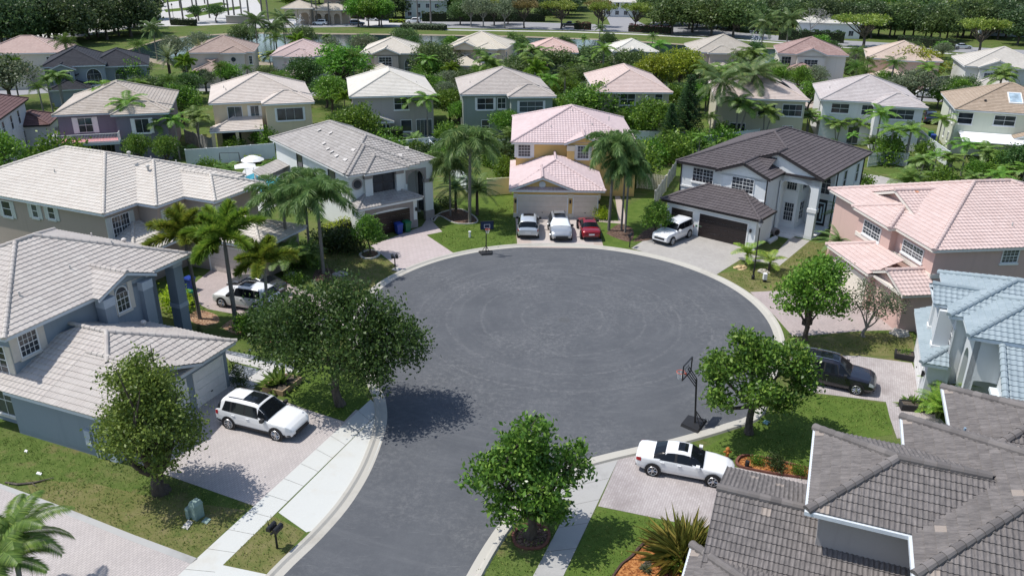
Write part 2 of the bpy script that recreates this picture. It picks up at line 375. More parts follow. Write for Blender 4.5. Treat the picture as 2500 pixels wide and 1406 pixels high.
        for k in range(1, nx):
            x = s0+W*k/nx; m2 = .05 if double and 2*k == nx else mt; s.wbox(f, side, c, x-m2/2, x+m2/2, z0, zs if arch and abs(x-(s0+s1)/2) > .1*W else z1-.02, .018, .045)
        for k in range(1, ny):
            z = z0+(z1-z0)*k/ny
            if z < z1-.1: s.wbox(f, side, c, s0+(0 if z < zs else W*.12), s1-(0 if z < zs else W*.12), z-(.025 if 2*k == ny else mt/2), z+(.025 if 2*k == ny else mt/2), .018, .042)
        o = part('window', pane, M['glass'], s.root, label=label); part('frame', f, fr, o)
        if sill:
            m = MB(); s.wbox(m, side, c, s0-fw-.08, s1+fw+.08, z0-fw-.13, z0-fw-.002, -.02, .12); part('sill', m, s.pal.get('sill', fr), o)
        if shut:
            for sg in (-1, 1):
                m = MB(); e = s0-fw-.01 if sg < 0 else s1+fw+.01; a0, a1 = (e-shut, e) if sg < 0 else (e, e+shut)
                s.wbox(m, side, c, a0, a1, z0-.12, z1+.1, -.02, .055); part('shutter', m, s.pal.get('shutter', M['white']), o)
        return s0, s1, z0, z1
    def garage_door(s, side, c, s0, s1, z1, mat, rows=4, surround=None, cols=8, handle=True):
        m = MB(); h = z1/rows
        for r in range(rows):
            s.wbox(m, side, c, s0, s1, r*h+.012, (r+1)*h-.004, -.1, .03)
            for q in range(cols):
                w = (s1-s0)/cols; s.wbox(m, side, c, s0+q*w+.08, s0+(q+1)*w-.08, r*h+.1, (r+1)*h-.1, .0, .037)
        o = part('garage_door', m, mat, s.root)
        if handle:
            m = MB(); s.wbox(m, side, c, (s0+s1)/2-.06, (s0+s1)/2+.06, h*.9, h*.9+.05, .03, .075); part('handle', m, M['black'], o)
        if surround:
            m = MB(); t = .12; s.wbox(m, side, c, s0-t, s0, 0, z1+t, -.02, .05); s.wbox(m, side, c, s1, s1+t, 0, z1+t, -.02, .05); s.wbox(m, side, c, s0, s1, z1, z1+t, -.02, .05); part('door_surround', m, surround, s.root)
    def lantern(s, side, c, a, z):
        m = MB(); s.wbox(m, side, c, a-.08, a+.08, z, z+.32, .05, .2); s.wbox(m, side, c, a-.05, a+.05, z+.1, z+.2, -.02, .05); part('wall_lantern', m, M['black'], s.root)
    def arch_wall(s, mb, side, c, s0, s1, z0, z1, a0, a1, zs, rise, t=.3, n=12):
        th = np.linspace(PI, 0, n+1); cx = (a0+a1)/2; arc = [(cx+(a1-a0)/2*math.cos(q), zs+rise*math.sin(q)) for q in th]
        cells = [[(s0, z0), (a0, z0), (a0, zs), (s0, zs)], [(a1, z0), (s1, z0), (s1, zs), (a1, zs)], [(s0, zs), (a0, zs), (a0, z1), (s0, z1)], [(a1, zs), (s1, zs), (s1, z1), (a1, z1)]]
        for p, q in zip(arc[:-1], arc[1:]): cells.append([p, q, (q[0], z1), (p[0], z1)])
        for cc in cells:
            f = [s.pt(side, c, x, 0, z) for x, z in cc]; g = [s.pt(side, c, x, -t, z) for x, z in cc]; mb.arr(f, [[0, 1, 2, 3]]); mb.arr(g, [[3, 2, 1, 0]])
        edge = [(a0, z0)]+arc+[(a1, z0)]
        for p, q in zip(edge[:-1], edge[1:]): mb.arr([s.pt(side, c, *p[:1], 0, p[1]), s.pt(side, c, q[0], 0, q[1]), s.pt(side, c, q[0], -t, q[1]), s.pt(side, c, p[0], -t, p[1])], [[0, 1, 2, 3]])
        for xx in (s0, s1): mb.arr([s.pt(side, c, xx, 0, z0), s.pt(side, c, xx, -t, z0), s.pt(side, c, xx, -t, z1), s.pt(side, c, xx, 0, z1)], [[0, 1, 2, 3]])
        mb.arr([s.pt(side, c, s0, 0, z1), s.pt(side, c, s1, 0, z1), s.pt(side, c, s1, -t, z1), s.pt(side, c, s0, -t, z1)], [[0, 1, 2, 3]])
    def vent(s, x, y, z, kind=0, mat=None):
        m = MB()
        if kind == 0: m.bar((x, y, z-.2), (x, y, z+.3), .05, 8)
        else: m.bar((x, y, z-.2), (x, y, z+.18), .09, 8); m.lathe([(.0, z+.14), (.17, z+.16), (.17, z+.26), (.08, z+.33)], (x, y), 10)
        part('roof_vent', m, mat or s.pal.get('vent', M['conc']), s.root)
    def done(s):
        q = np.vstack(s.wall.V); FOOT.append((s, q[:, 0].min()-.8, q[:, 0].max()+.8, q[:, 1].min()-.8, q[:, 1].max()+.8))
        part('wall', s.wall, s.pal['wall'], s.root); part('roof', s.roof, s.pal['roof'], s.root)
        part('fascia', s.fas, s.pal.get('fascia', M['white']), s.root); 
        for g in s.band.g: part('trim_band', g, s.pal.get('band', M['white']), s.root)
        return s
def RT(n, a, b, **k):
    if n not in M: M[n] = rooftile(n, a, b, **k)
    return M[n]
# ---------------------------------------------------------------- near houses round the court
def plan_court(label, px, h, pal, rect, gab, gar, g3, porch, pitch=.39, ge=2.9, e=5.8, pil=None, wins=(), lowwins=(), doors=None, lod=0):
    H = House(label, 'house', px, e, h, pal, lod); x1, y1 = rect
    A, B = H.hip(0, x1, 0, y1, e, pitch)
    px0 = porch if porch else x1
    H.block(.5, px0, .5, y1-.5, 0, e-.19)
    if porch:
        H.block(px0-.01, x1-.5, 3.0, y1-.52, 0, e-.195)
        for z0, z1, q in ((0, 1.0, .0), (1.0, 2.3, .0), (2.3, 2.6, .04), (2.6, e-.6, .0), (e-.6, e-.19, .04)):
            (H.band if q else H.wall).box(x1-1.3-q, x1-.55+q, .4-q, 1.15+q, z0, z1)
        H.band.box(px0+.2, x1-.6, .55, 3, -.02, .14)
    a0, a1 = gab; xm, t = H.gable(a0, a1, -.5, 3.5, e+.012, pitch, wy=.5)
    H.block(a0+.45, a1-.45, 0.0, 2, 2.6, e-.21)
    for q0, q1 in pil or ((a0+.35, a0+1.1), (a1-1.15, a1-.4)):
        H.wall.box(q0, q1, -.36, .3, 2.6, e-.75); H.band.box(q0-.04, q1+.04, -.4, .3, e-.75, e-.22)
    gx0, gx1, gy = gar
    H.hip(gx0, gx1, gy, gy+gx1-gx0+2.0, ge, pitch, back=False, planes='FLR', slab=False, caps=False); H.slab(gx0, gx1, gy, .45, ge)
    w = (gx1-gx0)/2; ax, az = (gx0+gx1)/2, ge+w*pitch; ay = gy+w
    H.cap((gx1, gy, ge), (ax, ay, az)); H.cap((ax, ay, az), (ax, .5, az)); gm = (gx0+g3)/2; gt = ge+(g3-gx0)/2*pitch
    H.gable(gx0+.012, g3, gy-.12, ay, ge+.015, pitch, wy=.6); H.cap((ax, ay, az), (gx0+w*.62, gy+w*.62, ge+w*.62*pitch))
    H.block(gx0+.45, gx1-.45, gy+.5, .6, 0, ge-.19)
    return H, ax, az
# A: blue grey house, lower left
palA = dict(wall=stucco((.25, .295, .34), 'bluegrey'), roof=RT('tile_sand', (0.464, 0.424, 0.392), (0.544, 0.504, 0.464), stain=.28, grime=(.36, .31, .28)), fascia=plain('fascia_blue_white', (.52, .57, .62), .6, .04), band=plain('band_pale_blue', (.42, .47, .53), .8, .05), shutter=plain('shutter_beige', (.56, .52, .46), .6, .05), sill=plain('sill_beige', (.60, .57, .52), .6), vent=plain('vent_cream', (.6, .56, .52), .6))
H, ax, az = plan_court('blue-grey two-storey house with sand tile roof, at the left edge nearest the camera', (10, 828), 68.3, palA, (13.5, 12.3), (5.6, 10.0), (-.55, 8.9, -7.0), 6.0, 9.9)
H.win('F', .5, (41, 822), (96, 851), (4, 4), shut=.42, label=None); H.win('F', 0, (278, 706), (317, 750), (3, 4), arch=.5, shut=.34)
H.win('F', 3.0, (10.8, 11.8, 3.2, 4.6), None, (2, 3)); H.win('F', 3.0, (10.6, 11.6, .2, 2.3), None, (1, 1), sill=False)
H.win('F', .5, (9.0, 9.75, .9, 2.5), None, (2, 4)); H.win('L', .5, (1.0, 2.1, 3.3, 4.9), None, (2, 4), shut=.4); H.win('L', .5, (1.3, 2.7, .55, 2.35), None, (2, 2), shut=.35)
H.garage_door('F', -6.5, .2, 5.0, 2.15, M['white'], surround=M['white']); H.garage_door('F', -6.5, 5.75, 8.0, 2.15, M['white'], surround=M['white'], cols=4)
m = MB()
for k in range(3): m.bar((-.16, -5.6+k*.22, 0), (-.16, -5.6+k*.22, 1.9), .045, 6)
m.box(-.25, -.105, -5.0, -4.6, .7, 1.6); part('meter_pipes', m, palA['band'], H.root)
H.band.box(-.15, .6, -6.6, -5.9, 0, .62)
for x, y, kd in ((6.6, 2.6, 0), (2.9, 2.2, 0), (10.3, 3.2, 0)): H.vent(x, y, 5.8+y*.39, kd)
H.vent(13.0, 5.2, 6.0, 1); H.vent(12.9, 8, 6.05, 0); H.vent(7.6, -1.3, 2.95+1.3*.39, 1); H.done(); HA = H
# D: yellow house, top of the court
palD = dict(wall=stucco((.70, .48, .19), 'yellow'), roof=RT('tile_pink', (.57, .455, .45), (.64, .52, .515), stain=.10, grime=(.48, .30, .29)), fascia=M['white'], band=plain('band_cream', (.70, .63, .50), .8, .04), sill=M['white'], shutter=M['white'])
H, ax, az = plan_court('yellow house with pink tile roof and three-car garage at the head of the court', (1248, 348), -.4, palD, (13.2, 13.6), (5.5, 9.7), (-.1, 9.25, -7.6), 6.36, None)
H.win('F', .5, (1266, 354), (1294, 382), (4, 4), shut=.34); H.win('F', 0, (1411, 357), (1436, 387), (4, 4), shut=.28)
cream = plain('garage_cream', (.70, .60, .50), .7, .05, 2)
H.garage_door('F', -7.1, .78, 5.6, 2.2, cream, surround=M['white']); H.garage_door('F', -7.1, 6.25, 8.55, 2.2, cream, surround=M['white'], cols=4)
for q0, q1 in ((.34, .78), (5.62, 6.2), (8.6, 8.84)): H.band.box(q0, q1, -7.2, -7.0, 2.0, 2.42); H.band.box(q0, q1, -7.2, -7.0, 0, .42)
m = MB(); m.disc((3.13, -7.16, 3.35), (0, 1, 0), .32, 20, .06); part('gable_medallion', m, M['white'], H.root)
for a in (.55, 5.9, 8.72): H.lantern('F', -7.1, a, 1.5)
for x, y in ((4.2, 2.6), (8.6, 3.1), (6.6, 5.6), (10.5, 4.4)): H.vent(x, y, 5.8+y*.38, 0)
H.done(); HD = H
# B: taupe house behind A
palB = dict(wall=stucco((.39, .325, .28), 'taupe'), roof=RT('tile_cream', (0.560, 0.512, 0.456), (0.624, 0.584, 0.528), stain=.10, grime=(.55, .46, .38)), fascia=M['gutter'], shutter=plain('shutter_sage', (.50, .53, .51), .6, .05), sill=plain('sill_sage', (.52, .55, .53), .6))
H = House('taupe stucco house with broad cream tile roof, behind the blue-grey house', 'house', (252, 524), 5.8, 66.9, palB, 0)
H.hip(0, 13.4, 0, 18.0, 5.8, .38); H.hip(3.2, 13.42, -2.0, 8.2, 5.79, .38, slab=False, planes='FLR', back=False); H.slab(3.2, 13.38, -2, 1, 5.79); H.hip(6.1, 12.0, -5.2, 4, 5.785, .38, slab=False, planes='FLR', back=False); H.slab(6.1, 12.0, -5.2, 0, 5.785)
H.block(.5, 12.9, .5, 17.5, 0, 5.6); H.block(3.65, 12.95, -1.5, 1, 0, 5.59); H.block(6.55, 11.5, -4.7, 0, 0, 5.58)
H.hip(5.1, 10.9, -10.1, 1.0, 2.9, .4, slab=False, planes='FLR', back=False); H.slab(5.1, 10.9, -10.1, .4, 2.9); H.block(5.55, 10.4, -9.6, .6, 0, 2.72); H.skirt(-.4, 5.6, -2.8, .5, 2.9, .4, True, False); H.block(.2, 5.6, -1.9, .6, 0, 2.7)

H.win('F', .5, (1.0, 2.6, 3.35, 5.15), None, (6, 4), shut=.45, double=True); H.win('F', -1.5, (4.4, 5.3, 3.4, 5.1), None, (3, 4), arch=.4, shut=.35); H.win('F', -4.7, (7.0, 8.1, 3.3, 5.2), None, (3, 4), shut=.4)
for a, b in (((3, 490), (32, 529)), ((76, 499), (96, 531)), ((116, 505), (137, 535))): H.win('L', .5, a, b, (1, 2), shut=.38)
H.garage_door('L', 5.55, -9.2, -4.4, 2.25, plain('garage_sand', (.62, .56, .51), .7, .04), surround=M['white'])
for x, y, kd in ((7.2, 4.5, 1), (6.9, 2.3, 1), (8.2, 3.2, 0), (3.5, 9, 0), (9.6, 1.9, 0)): H.vent(x, y, 5.8+min(x, y+2)*.38, kd)
H.done(); HB = H
# C: white house with weathered roof
palC = dict(wall=stucco((.72, .74, .72), 'offwhite'), roof=RT('tile_weathered', (0.368, 0.344, 0.320), (0.464, 0.440, 0.416), stain=.42, grime=(.22, .20, .19), smear=.25), fascia=M['white'], band=M['grey_trim'], sill=M['grey_trim'])
H = House('white house with weathered grey tile roof and loose tiles, left of the yellow house', 'house', (848, 430), 5.8, 37.15, palC, 0)
H.hip(0, 9.6, .6, 18.2, 5.8, .42); H.hip(.03, 7.35, 0, 9.0, 5.785, .42, slab=False, planes='FLR', back=False); H.slab(.03, 7.35, 0, 1.5, 5.785); H.hip(1.55, 6.0, -.35, 5.5, 5.775, .42, slab=False, planes='FLR', back=False); H.slab(1.55, 6, -.35, 1, 5.775)
H.block(.45, 6.1, .5, 17.8, 0, 5.6); H.block(6.0, 9.15, 3.4, 17.75, 0, 5.59)
H.arch_wall(H.wall, 'F', .62, 6.05, 9.15, 0, 5.6, 6.35, 8.25, 4.1, .95, .3); H.arch_wall(H.wall, 'R', 9.15, .63, 3.5, 0, 5.59, 1.3, 3.1, 3.7, .9, .3)
H.arch_wall(H.band.new(), 'F', .60, 6.2, 8.42, 3.9, 4.0+1.2, 6.36, 8.24, 4.1, .94, .1); H.arch_wall(H.band.new(), 'R', 9.17, 1.15, 3.25, 3.0, 4.72, 1.31, 3.09, 3.7, .89, .1)
H.band.box(8.2, 9.2, .56, .95, 3.72, 4.05); H.band.box(8.22, 9.2, .56, .95, 0, .9)
for q0, q1 in ((1.75, 2.5), (4.95, 5.7)): H.wall.box(q0, q1, .12, .55, 3.2, 5.15); H.band.box(q0-.04, q1+.04, .08, .56, 5.15, 5.57)
H.win('F', .5, (2.6, 4.85, 3.75, 5.3), None, (2, 2), fr=M['frame_dark']); H.band.box(2.5, 4.95, .42, .52, 3.45, 3.66)
m = MB(); m.disc((1.12, .49, 4.75), (0, 1, 0), .52, 24, .1); o = part('round_window', m, M['grey_trim'], H.root); m = MB(); m.disc((1.12, .42, 4.75), (0, 1, 0), .38, 24, .05); part('pane', m, M['glass'], o)
H.skirt(.1, 6.9, -1.25, .5, 2.95, .42); H.block(.45, 6.5, -.75, .55, 0, 2.75)
H.garage_door('F', -.75, 1.5, 5.7, 2.05, plain('garage_brown', (.030, .018, .016), .45, .2, 2)); H.arch_wall(H.band.new(), 'F', -.78, 1.1, 6.1, 0, 2.7, 1.5, 5.7, 1.98, .28, .08); H.band.box(6.05, 6.52, -.8, -.6, 0, .75); H.band.box(.43, .7, -.8, -.6, 0, .75)
H.lantern('F', -.75, 6.35, 1.65)
for a, b in ((11.0, 12.2), (3.6, 4.9)): H.win('L', .45, (a, b, 3.6, 5.35), None, (1, 1), fr=M['frame_dark'], sill=False)
H.win('L', .45, (16.2, 17.2, .3, 2.2), None, (1, 1), fr=M['frame_dark'], sill=False)
m = MB(); H.wbox(m, 'F', 3.4, 6.6, 7.5, .05, 2.3, -.05, .06); part('door', m, M['frame_dark'], H.root)
H.win('F', 3.4, (6.9, 7.8, 3.3, 5.0), None, (1, 1), fr=M['frame_dark'], sill=False); H.win('L', 9.0, (1.4, 3.0, .4, 4.2), None, (1, 3), fr=M['frame_dark'], sill=False)
m = MB(); m.box(6.9, 8.4, .05, .55, 0, .02); rnd = random.Random(4); M['tile_pale'] = plain('tile_pale', (.52, .49, .46), .85, .15)
tl = MB()
for x, y in ((3.4, 10.4), (3.2, 12.6), (2.0, 9.0), (1.6, 7.3), (1.5, 6.2), (1.3, 4.8), (2.6, 3.9), (1.3, 3.0), (2.4, 2.2), (4.0, 2.4), (5.0, 2.0), (3.0, 2.9), (6.4, 1.8), (7.6, 2.6)):
    z = 5.8+min(x, y-.6, 9.6-x)*.42+.09; a = rnd.uniform(-.5, .5)
    c, s_ = math.cos(a), math.sin(a); q = [(x+c*dx-s_*dy, y+s_*dx+c*dy, z+(dx*.42 if x < y-.6 else dy*.42)) for dx, dy in ((-.17, -.22), (.17, -.22), (.17, .22), (-.17, .22))]
    tl = MB(); tl.hexa(q, [(p[0], p[1], p[2]+.05) for p in q]); part('loose_tile', tl, M['tile_pale'], H.root)
H.skirt(-2.2, .45, 13.2, 15.6, 2.6, .3, True, False) if 0 else None
H.plane((-2.4, 17.6, 2.75), (-2.4, 14.4, 2.75), (.44, 14.4, 3.6), (.44, 17.6, 3.6)); H.slab(-2.4, .44, 14.4, 17.6, 2.75)
for yy in (14.6, 17.4): H.fas.box(-2.3, -2.15, yy-.07, yy+.07, 0, 2.6)
H.done(); HC = H
# E: white house with dark roof
palE = dict(wall=stucco((.76, .78, .78), 'white'), roof=RT('tile_charcoal', (0.098, 0.086, 0.090), (0.125, 0.110, 0.115), stain=.05, grime=(.06, .05, .05)), fascia=M['dark_trim'], band=M['white'], sill=M['white'])
H = House('white house with charcoal tile roof, dark garage doors and arched porch', 'house', (1651, 393), 5.8, -39.2, palE, 0, lift=.05)
e = 5.8; p = .4; ap = (6.65, 6.65, e+6.65*p); rb = (6.65, 9.35, e+6.65*p)
H.plane((0, 16, e), (0, 0, e), ap, rb); H.plane((0, 0, e), (8.7, 0, e), (8.7, 4.6, e+4.6*p), ap); H.plane((13.3, 16, e), (0, 16, e), rb)
H.plane((13.3, 2.5, e), (13.3, 16, e), rb, ap, (8.85, 4.45, 7.58), (8.85, 2.5, 7.58)); H.plane((8.85, 2.5, 7.58), (8.85, 4.45, 7.58), (6.4, 4.45, 6.6), (6.4, 2.5, 6.6))
for a, b in (((0, 0, e), ap), (ap, rb), (rb, (13.3, 16, e)), (ap, (8.85, 4.45, 7.58)), ((8.85, 2.5, 7.58), (8.85, 4.45, 7.58))): H.cap(a, b)
H.slab(0, 13.3, 2.6, 16, e); H.slab(0, 9.6, 0, 2.65, e-.004); H.gable(4.36, 9.64, -.6, 3.2, e+.012, p, wy=.45, rake=.2)
for q0, q1 in (((13.3, 2.53, e), (8.85, 2.53, 7.58)), ((6.9, 2.53, 6.8), (8.85, 2.53, 7.58))):
    q0 = np.array(q0); q1 = np.array(q1); dn = np.array([0, 0, -.24]); bk = np.array([0, .1, 0]); H.fas.hexa([q0+dn, q1+dn, q1+dn+bk, q0+dn+bk], [q0, q1, q1+bk, q0+bk])
H.wall.arr([(9.6, 2.85, 5.0), (12.9, 2.85, 5.0), (12.9, 2.85, 5.85), (8.85, 2.85, 7.42), (7.0, 2.85, 6.7), (7.0, 2.85, 5.0)], [[0, 1, 2, 3, 4, 5]])
H.block(.45, 9.2, .45, 15.5, 0, 5.6); H.block(4.85, 9.22, -.15, 1, 0, 5.59); H.block(9.0, 12.85, 7.2, 15.52, 0, 5.595)
H.block(9.0, 10.6, 4.4, 7.4, 0, 5.58); H.arch_wall(H.wall, 'F', 2.85, 9.3, 12.9, 0, 5.62, 9.45, 12.2, 4.55, .75, .55); H.arch_wall(H.wall, 'R', 12.9, 2.86, 7.3, 0, 5.61, 3.45, 6.9, 4.5, .8, .4) if 0 else None
H.wall.box(12.3, 12.9, 5.9, 7.3, 0, 5.6) if 0 else None
H.band.box(12.12, 12.98, 2.78, 3.48, 2.55, 2.9); H.band.box(9.1, 12.95, 2.9, 7.3, 0, .16); H.band.box(9.4, 11.4, 1.9, 2.9, 0, .08)
H.skirt(.55, 10.35, -3.4, -.15, 2.9, .42); H.slab(.55, 10.35, -3.4, .4, 2.9); H.block(1.0, 9.9, -2.95, .6, 0, 2.72)
gb = plain('garage_espresso', (.022, .016, .016), .4, .2, 3)
H.garage_door('F', -2.95, 1.55, 3.75, 2.2, gb, cols=4, surround=M['white']); H.garage_door('F', -2.95, 4.45, 9.1, 2.2, gb, surround=M['white'])
H.lantern('F', -2.95, 1.25, 1.5); H.lantern('F', -2.95, 9.45, 1.5)
for z in (3.3, 3.55): H.band.box(4.8, 9.26, -.22, .5, z, z+.12)
H.band.box(.4, 4.8, .38, .6, 3.35, 3.5)
H.win('F', .45, (1694, 409), (1739, 450), (6, 4), double=True); H.win('F', -.15, (1790, 431), (1837, 474), (6, 4), double=True)
H.win('F', 4.4, (9.45, 10.35, 3.9, 5.3), None, (4, 3)); H.win('F', 4.4, (9.5, 10.35, .9, 2.6), None, (4, 4)); H.win('R', 10.6, (5.2, 6.2, .9, 2.6), None, (2, 4)); H.win('R', 10.6, (5.2, 6.2, 3.9, 5.2), None, (2, 3))
d = MB(); H.wbox(d, 'F', 7.2, 10.9, 12.5, .16, 2.7, -.05, .06); o = part('door', d, M['black'], H.root); d = MB()
for a0, a1, z0, z1 in ((11.0, 11.6, .4, .52), (11.0, 11.12, .4, 2.4), (11.0, 11.6, 2.3, 2.42), (11.75, 12.35, .4, .52), (12.23, 12.35, .4, 2.4), (11.75, 12.35, 2.3, 2.42), (11.25, 11.4, .8, 2.0), (11.95, 12.1, .8, 2.0)): H.wbox(d, 'F', 7.2, a0, a1, z0, z1, .055, .07)
part('glass_inlay', d, plain('frosted_glass', (.5, .62, .66), .2), o)
H.win('F', 7.2, (10.9, 12.5, 3.3, 5.3), None, (4, 4), arch=.8)
for a in (9.6, 13.2): H.win('R', 12.85, (a, a+.75, 3.3, 5.1), None, (1, 2)); H.win('R', 12.85, (a+.1, a+.8, .9, 2.3), None, (1, 2))
dp = MB()
for q in ((.42, .4, 0), (12.9, 7.6, 0), (12.9, 15.3, 0), (9.28, -.2, 2.9)): dp = MB(); dp.bar((q[0], q[1], q[2]), (q[0], q[1], 5.6), .06, 6); part('downspout', dp, M['dark_trim'], H.root)
H.done(); HE = H
# F: pink house on the right
palF = dict(wall=stucco((.60, .42, .37), 'pink'), roof=RT('tile_salmon', (.565, .435, .40), (.63, .50, .465), stain=.08, grime=(.5, .32, .28), odd=((.50, .25, .16), .9985)), fascia=plain('fascia_cream', (.68, .64, .58), .6, .04), band=plain('band_ivory', (.70, .65, .58), .8, .04), sill=M['white'])
H = House('salmon pink house with pink tile roof, at the right edge beside the court', 'house', (2280, 612), 5.8, -83, palF, 0, cap=.15)
e = 5.8; p = .34; H.hip(-15, 0, 0, 18, e, p, slab=False); H.slab(-15, 0, 0, 18, e)
H.hip(-10.13, -4.7, -.48, 6, e-.01, p, slab=False, planes='FLR', back=False); H.slab(-10.13, -4.7, -.48, 1, e-.01)
H.block(-14.5, -.45, .5, 17.5, 0, 5.6); H.block(-9.7, -5.1, 0.0, 1, 2.9, 5.59)
H.gable(-12.1, -5.2, 1.9, 7.5, 6.3, p, wy=.5, rake=.2); H.block(-11.6, -5.7, 2.4, 3.0, 5.5, 6.35)
for z in (3.55,): H.band.box(-9.78, -5.05, -.06, .5, z, z+.32); H.band.box(-5.1, -.4, .44, .6, z, z+.32); H.band.box(-.46, -.38, .44, 1.4, z, z+.32)
H.win('F', 0.0, (2113, 537), (2146, 591), (6, 4), double=True); H.win('F', .5, (2209, 585), (2250, 641), (6, 4), double=True)
H.win('R', -.45, (2451, 611), (2480, 639), (4, 4)); H.win('R', -.45, (9.0, 10.0, .9, 2.2), None, (3, 4))
H.skirt(-9.3, -2.9, -2.6, 0.05, 2.95, .38, True, False); H.block(-8.9, -3.2, -2.15, .6, 0, 2.76)
H.gable(-3.6, 1.0, -2.3, .5, 2.95, .42, wy=.45); H.block(-3.25, .6, -1.8, .6, 0, 2.9); H.slab(-3.5, .95, -2.2, .5, 2.95)
H.garage_door('F', -2.15, -8.2, -3.7, 2.2, plain('garage_ivory', (.72, .66, .56), .7, .04), surround=palF['band'])
H.lantern('F', -2.15, -8.5, 1.5)
H.vent(-3.4, 9.3, 5.8+3.4*.34, 1, M['white']); H.vent(-2.2, 7.2, 5.8+2.2*.34, 0); H.vent(-6.0, 8.4, 5.8+5.5*.34, 0)
H.done(); HF = H
# G: pale house with light blue tile roof
palG = dict(wall=stucco((0.590, 0.614, 0.625), 'palegrey'), roof=RT('tile_blue', (.275, .335, .365), (.33, .39, .42), stain=.06, grime=(.2, .26, .29)), fascia=plain('fascia_pale_blue', (.60, .66, .70), .6, .04), band=M['white'])
H = House('pale grey house with light blue tile roof, partly cut by the right edge', 'house', (2328, 772), 5.8, -111.7, palG, 0, cap=.16)
e = 5.8; p = .39
H.hip(-7.0, 0, -.2, 14, e, p); H.hip(-4, 2.5, .5, 12, e-.01, p, planes='FLR', back=False)
H.gable(-4.6, -1.4, -.95, 2.5, e+.015, p, wy=.45); H.slab(-4.55, -1.45, -.9, .3, e+.01)
H.block(-6.5, -.45, .3, 13.5, 0, 5.6); H.block(-3.9, -1.9, -.4, .5, 2.6, 5.59); H.block(-.6, 2.05, 3.0, 11.5, 0, 5.59)
for x in (-4.5, -1.75):
    H.wall.box(x, x+.6, -.55, .35, 3.0, 5.55); H.band.box(x-.06, x+.66, -.6, .35, 3.05, 3.35)
H.arch_wall(H.wall, 'F', .95, -.4, 2.05, 0, 5.6, .1, 1.6, 3.6, .75, .3); H.arch_wall(H.wall, 'R', 2.05, .96, 3.1, 0, 5.59, 1.35, 2.7, 3.0, .1, .3)
H.plane((9, 2.1, 2.95), (9, 14, 2.95), (2.2, 14, 5.63), (2.2, 2.1, 5.63)); H.cap((9, 2.15, 2.95), (2.2, 2.15, 5.63)); H.slab(2.2, 9, 2.1, 14, 2.95)
H.wall.arr([(2.1, 2.5, 0), (8.5, 2.5, 0), (8.5, 2.5, 3.0), (2.1, 2.5, 5.4)], [[0, 1, 2, 3]]); H.block(2.1, 8.5, 2.52, 13, 0, 2.8)
H.win('F', 2.5, (4.6, 6.0, 1.4, 3.3), None, (3, 2), arch=True)
H.skirt(-7.3, .6, -1.1, .3, 2.9, .42, False, True); H.block(-6.8, .1, -.65, .5, 0, 2.72)
H.garage_door('F', -.65, -6.1, -1.4, 2.2, M['white'], surround=M['white']); H.lantern('F', -.65, -6.6, 1.6); H.lantern('F', -.65, -.4, 1.6)
H.win('F', .3, (-1.2, -.4, 3.3, 4.8), None, (2, 3)); d = MB(); H.wbox(d, 'F', 3.0, .2, 1.6, 0, 2.5, -.05, .05); part('door', d, M['black'], H.root)
H.vent(-4.6, 6, 5.8+2.4*.39, 0); H.done(); HG = H
# H: brown grey roof, lower right corner
palH = dict(wall=stucco((0.354, 0.330, 0.313), 'greige'), roof=RT('tile_brown', (.185, .168, .160), (.25, .228, .218), stain=.22, grime=(.075, .07, .07), odd=((.29, .25, .22), .990), smear=.75), fascia=M['gutter'], band=M['gutter'], vent=plain('vent_blue', (.25, .34, .42), .5))
H = House('greige house with ribbed brown-grey tile roof and white gutters, bottom right corner', 'house', (1972, 1245), 5.8, -111.7, palH, 0, amp=.04, course=.37, lift=.045, tile=.36, cap=.17, ribs=2)
e = 5.8; p = .40
H.hip(-5.86, 0, 0, 9, e, p, slab=False, planes='FLR', back=False); H.slab(-5.86, 0, 0, 4, e); H.hip(-8.3, 2.1, 3.5, 20, e-.01, p); H.hip(-11.9, -5.0, 5.4, 20, e-.02, p)
H.block(-5.4, -.5, .5, 5, 0, 5.6); H.block(-7.8, 1.6, 4.0, 19, 0, 5.59); H.block(-11.4, -6, 5.9, 19, 0, 5.58)
for a in ((-5.9, 0, -.1, -.0), (-8.34, -5.9, 3.4, 3.5), (-11.94, -8.3, 5.3, 5.4)): H.band.box(a[0], a[1], a[2], a[3], e-.17, e-.01)
H.band.box(0, .11, -.1, 3.5, e-.17, e-.012); H.band.box(.0, 2.2, 3.38, 3.49, e-.172, e-.014); H.band.box(2.1, 2.21, 3.4, 20, e-.17, e-.013)
H.gable(-5.7, 1.9, -3.4, 4.2, 2.95, .40, wall=True); H.slab(-5.7, 1.9, -3.4, 3, 2.95); H.block(-5.2, 1.5, -2.9, 3, 0, 2.76)
H.hip(.1, 6.5, -3.9, 8, 2.93, .40, planes='FLR', back=False); H.block(.6, 6, -3.4, 8, 0, 2.75); H.band.box(.05, 6.5, -4.0, -3.9, 2.78, 2.93)
H.garage_door('F', -2.9, -4.9, -.3, 2.15, M['white'])
H.vent(-6.6, 5.6, 6.5, 0); H.vent(-4.3, 8.6, 7.3, 1); H.vent(-.9, 4.1, 3.3, 1); H.done(); HH = H
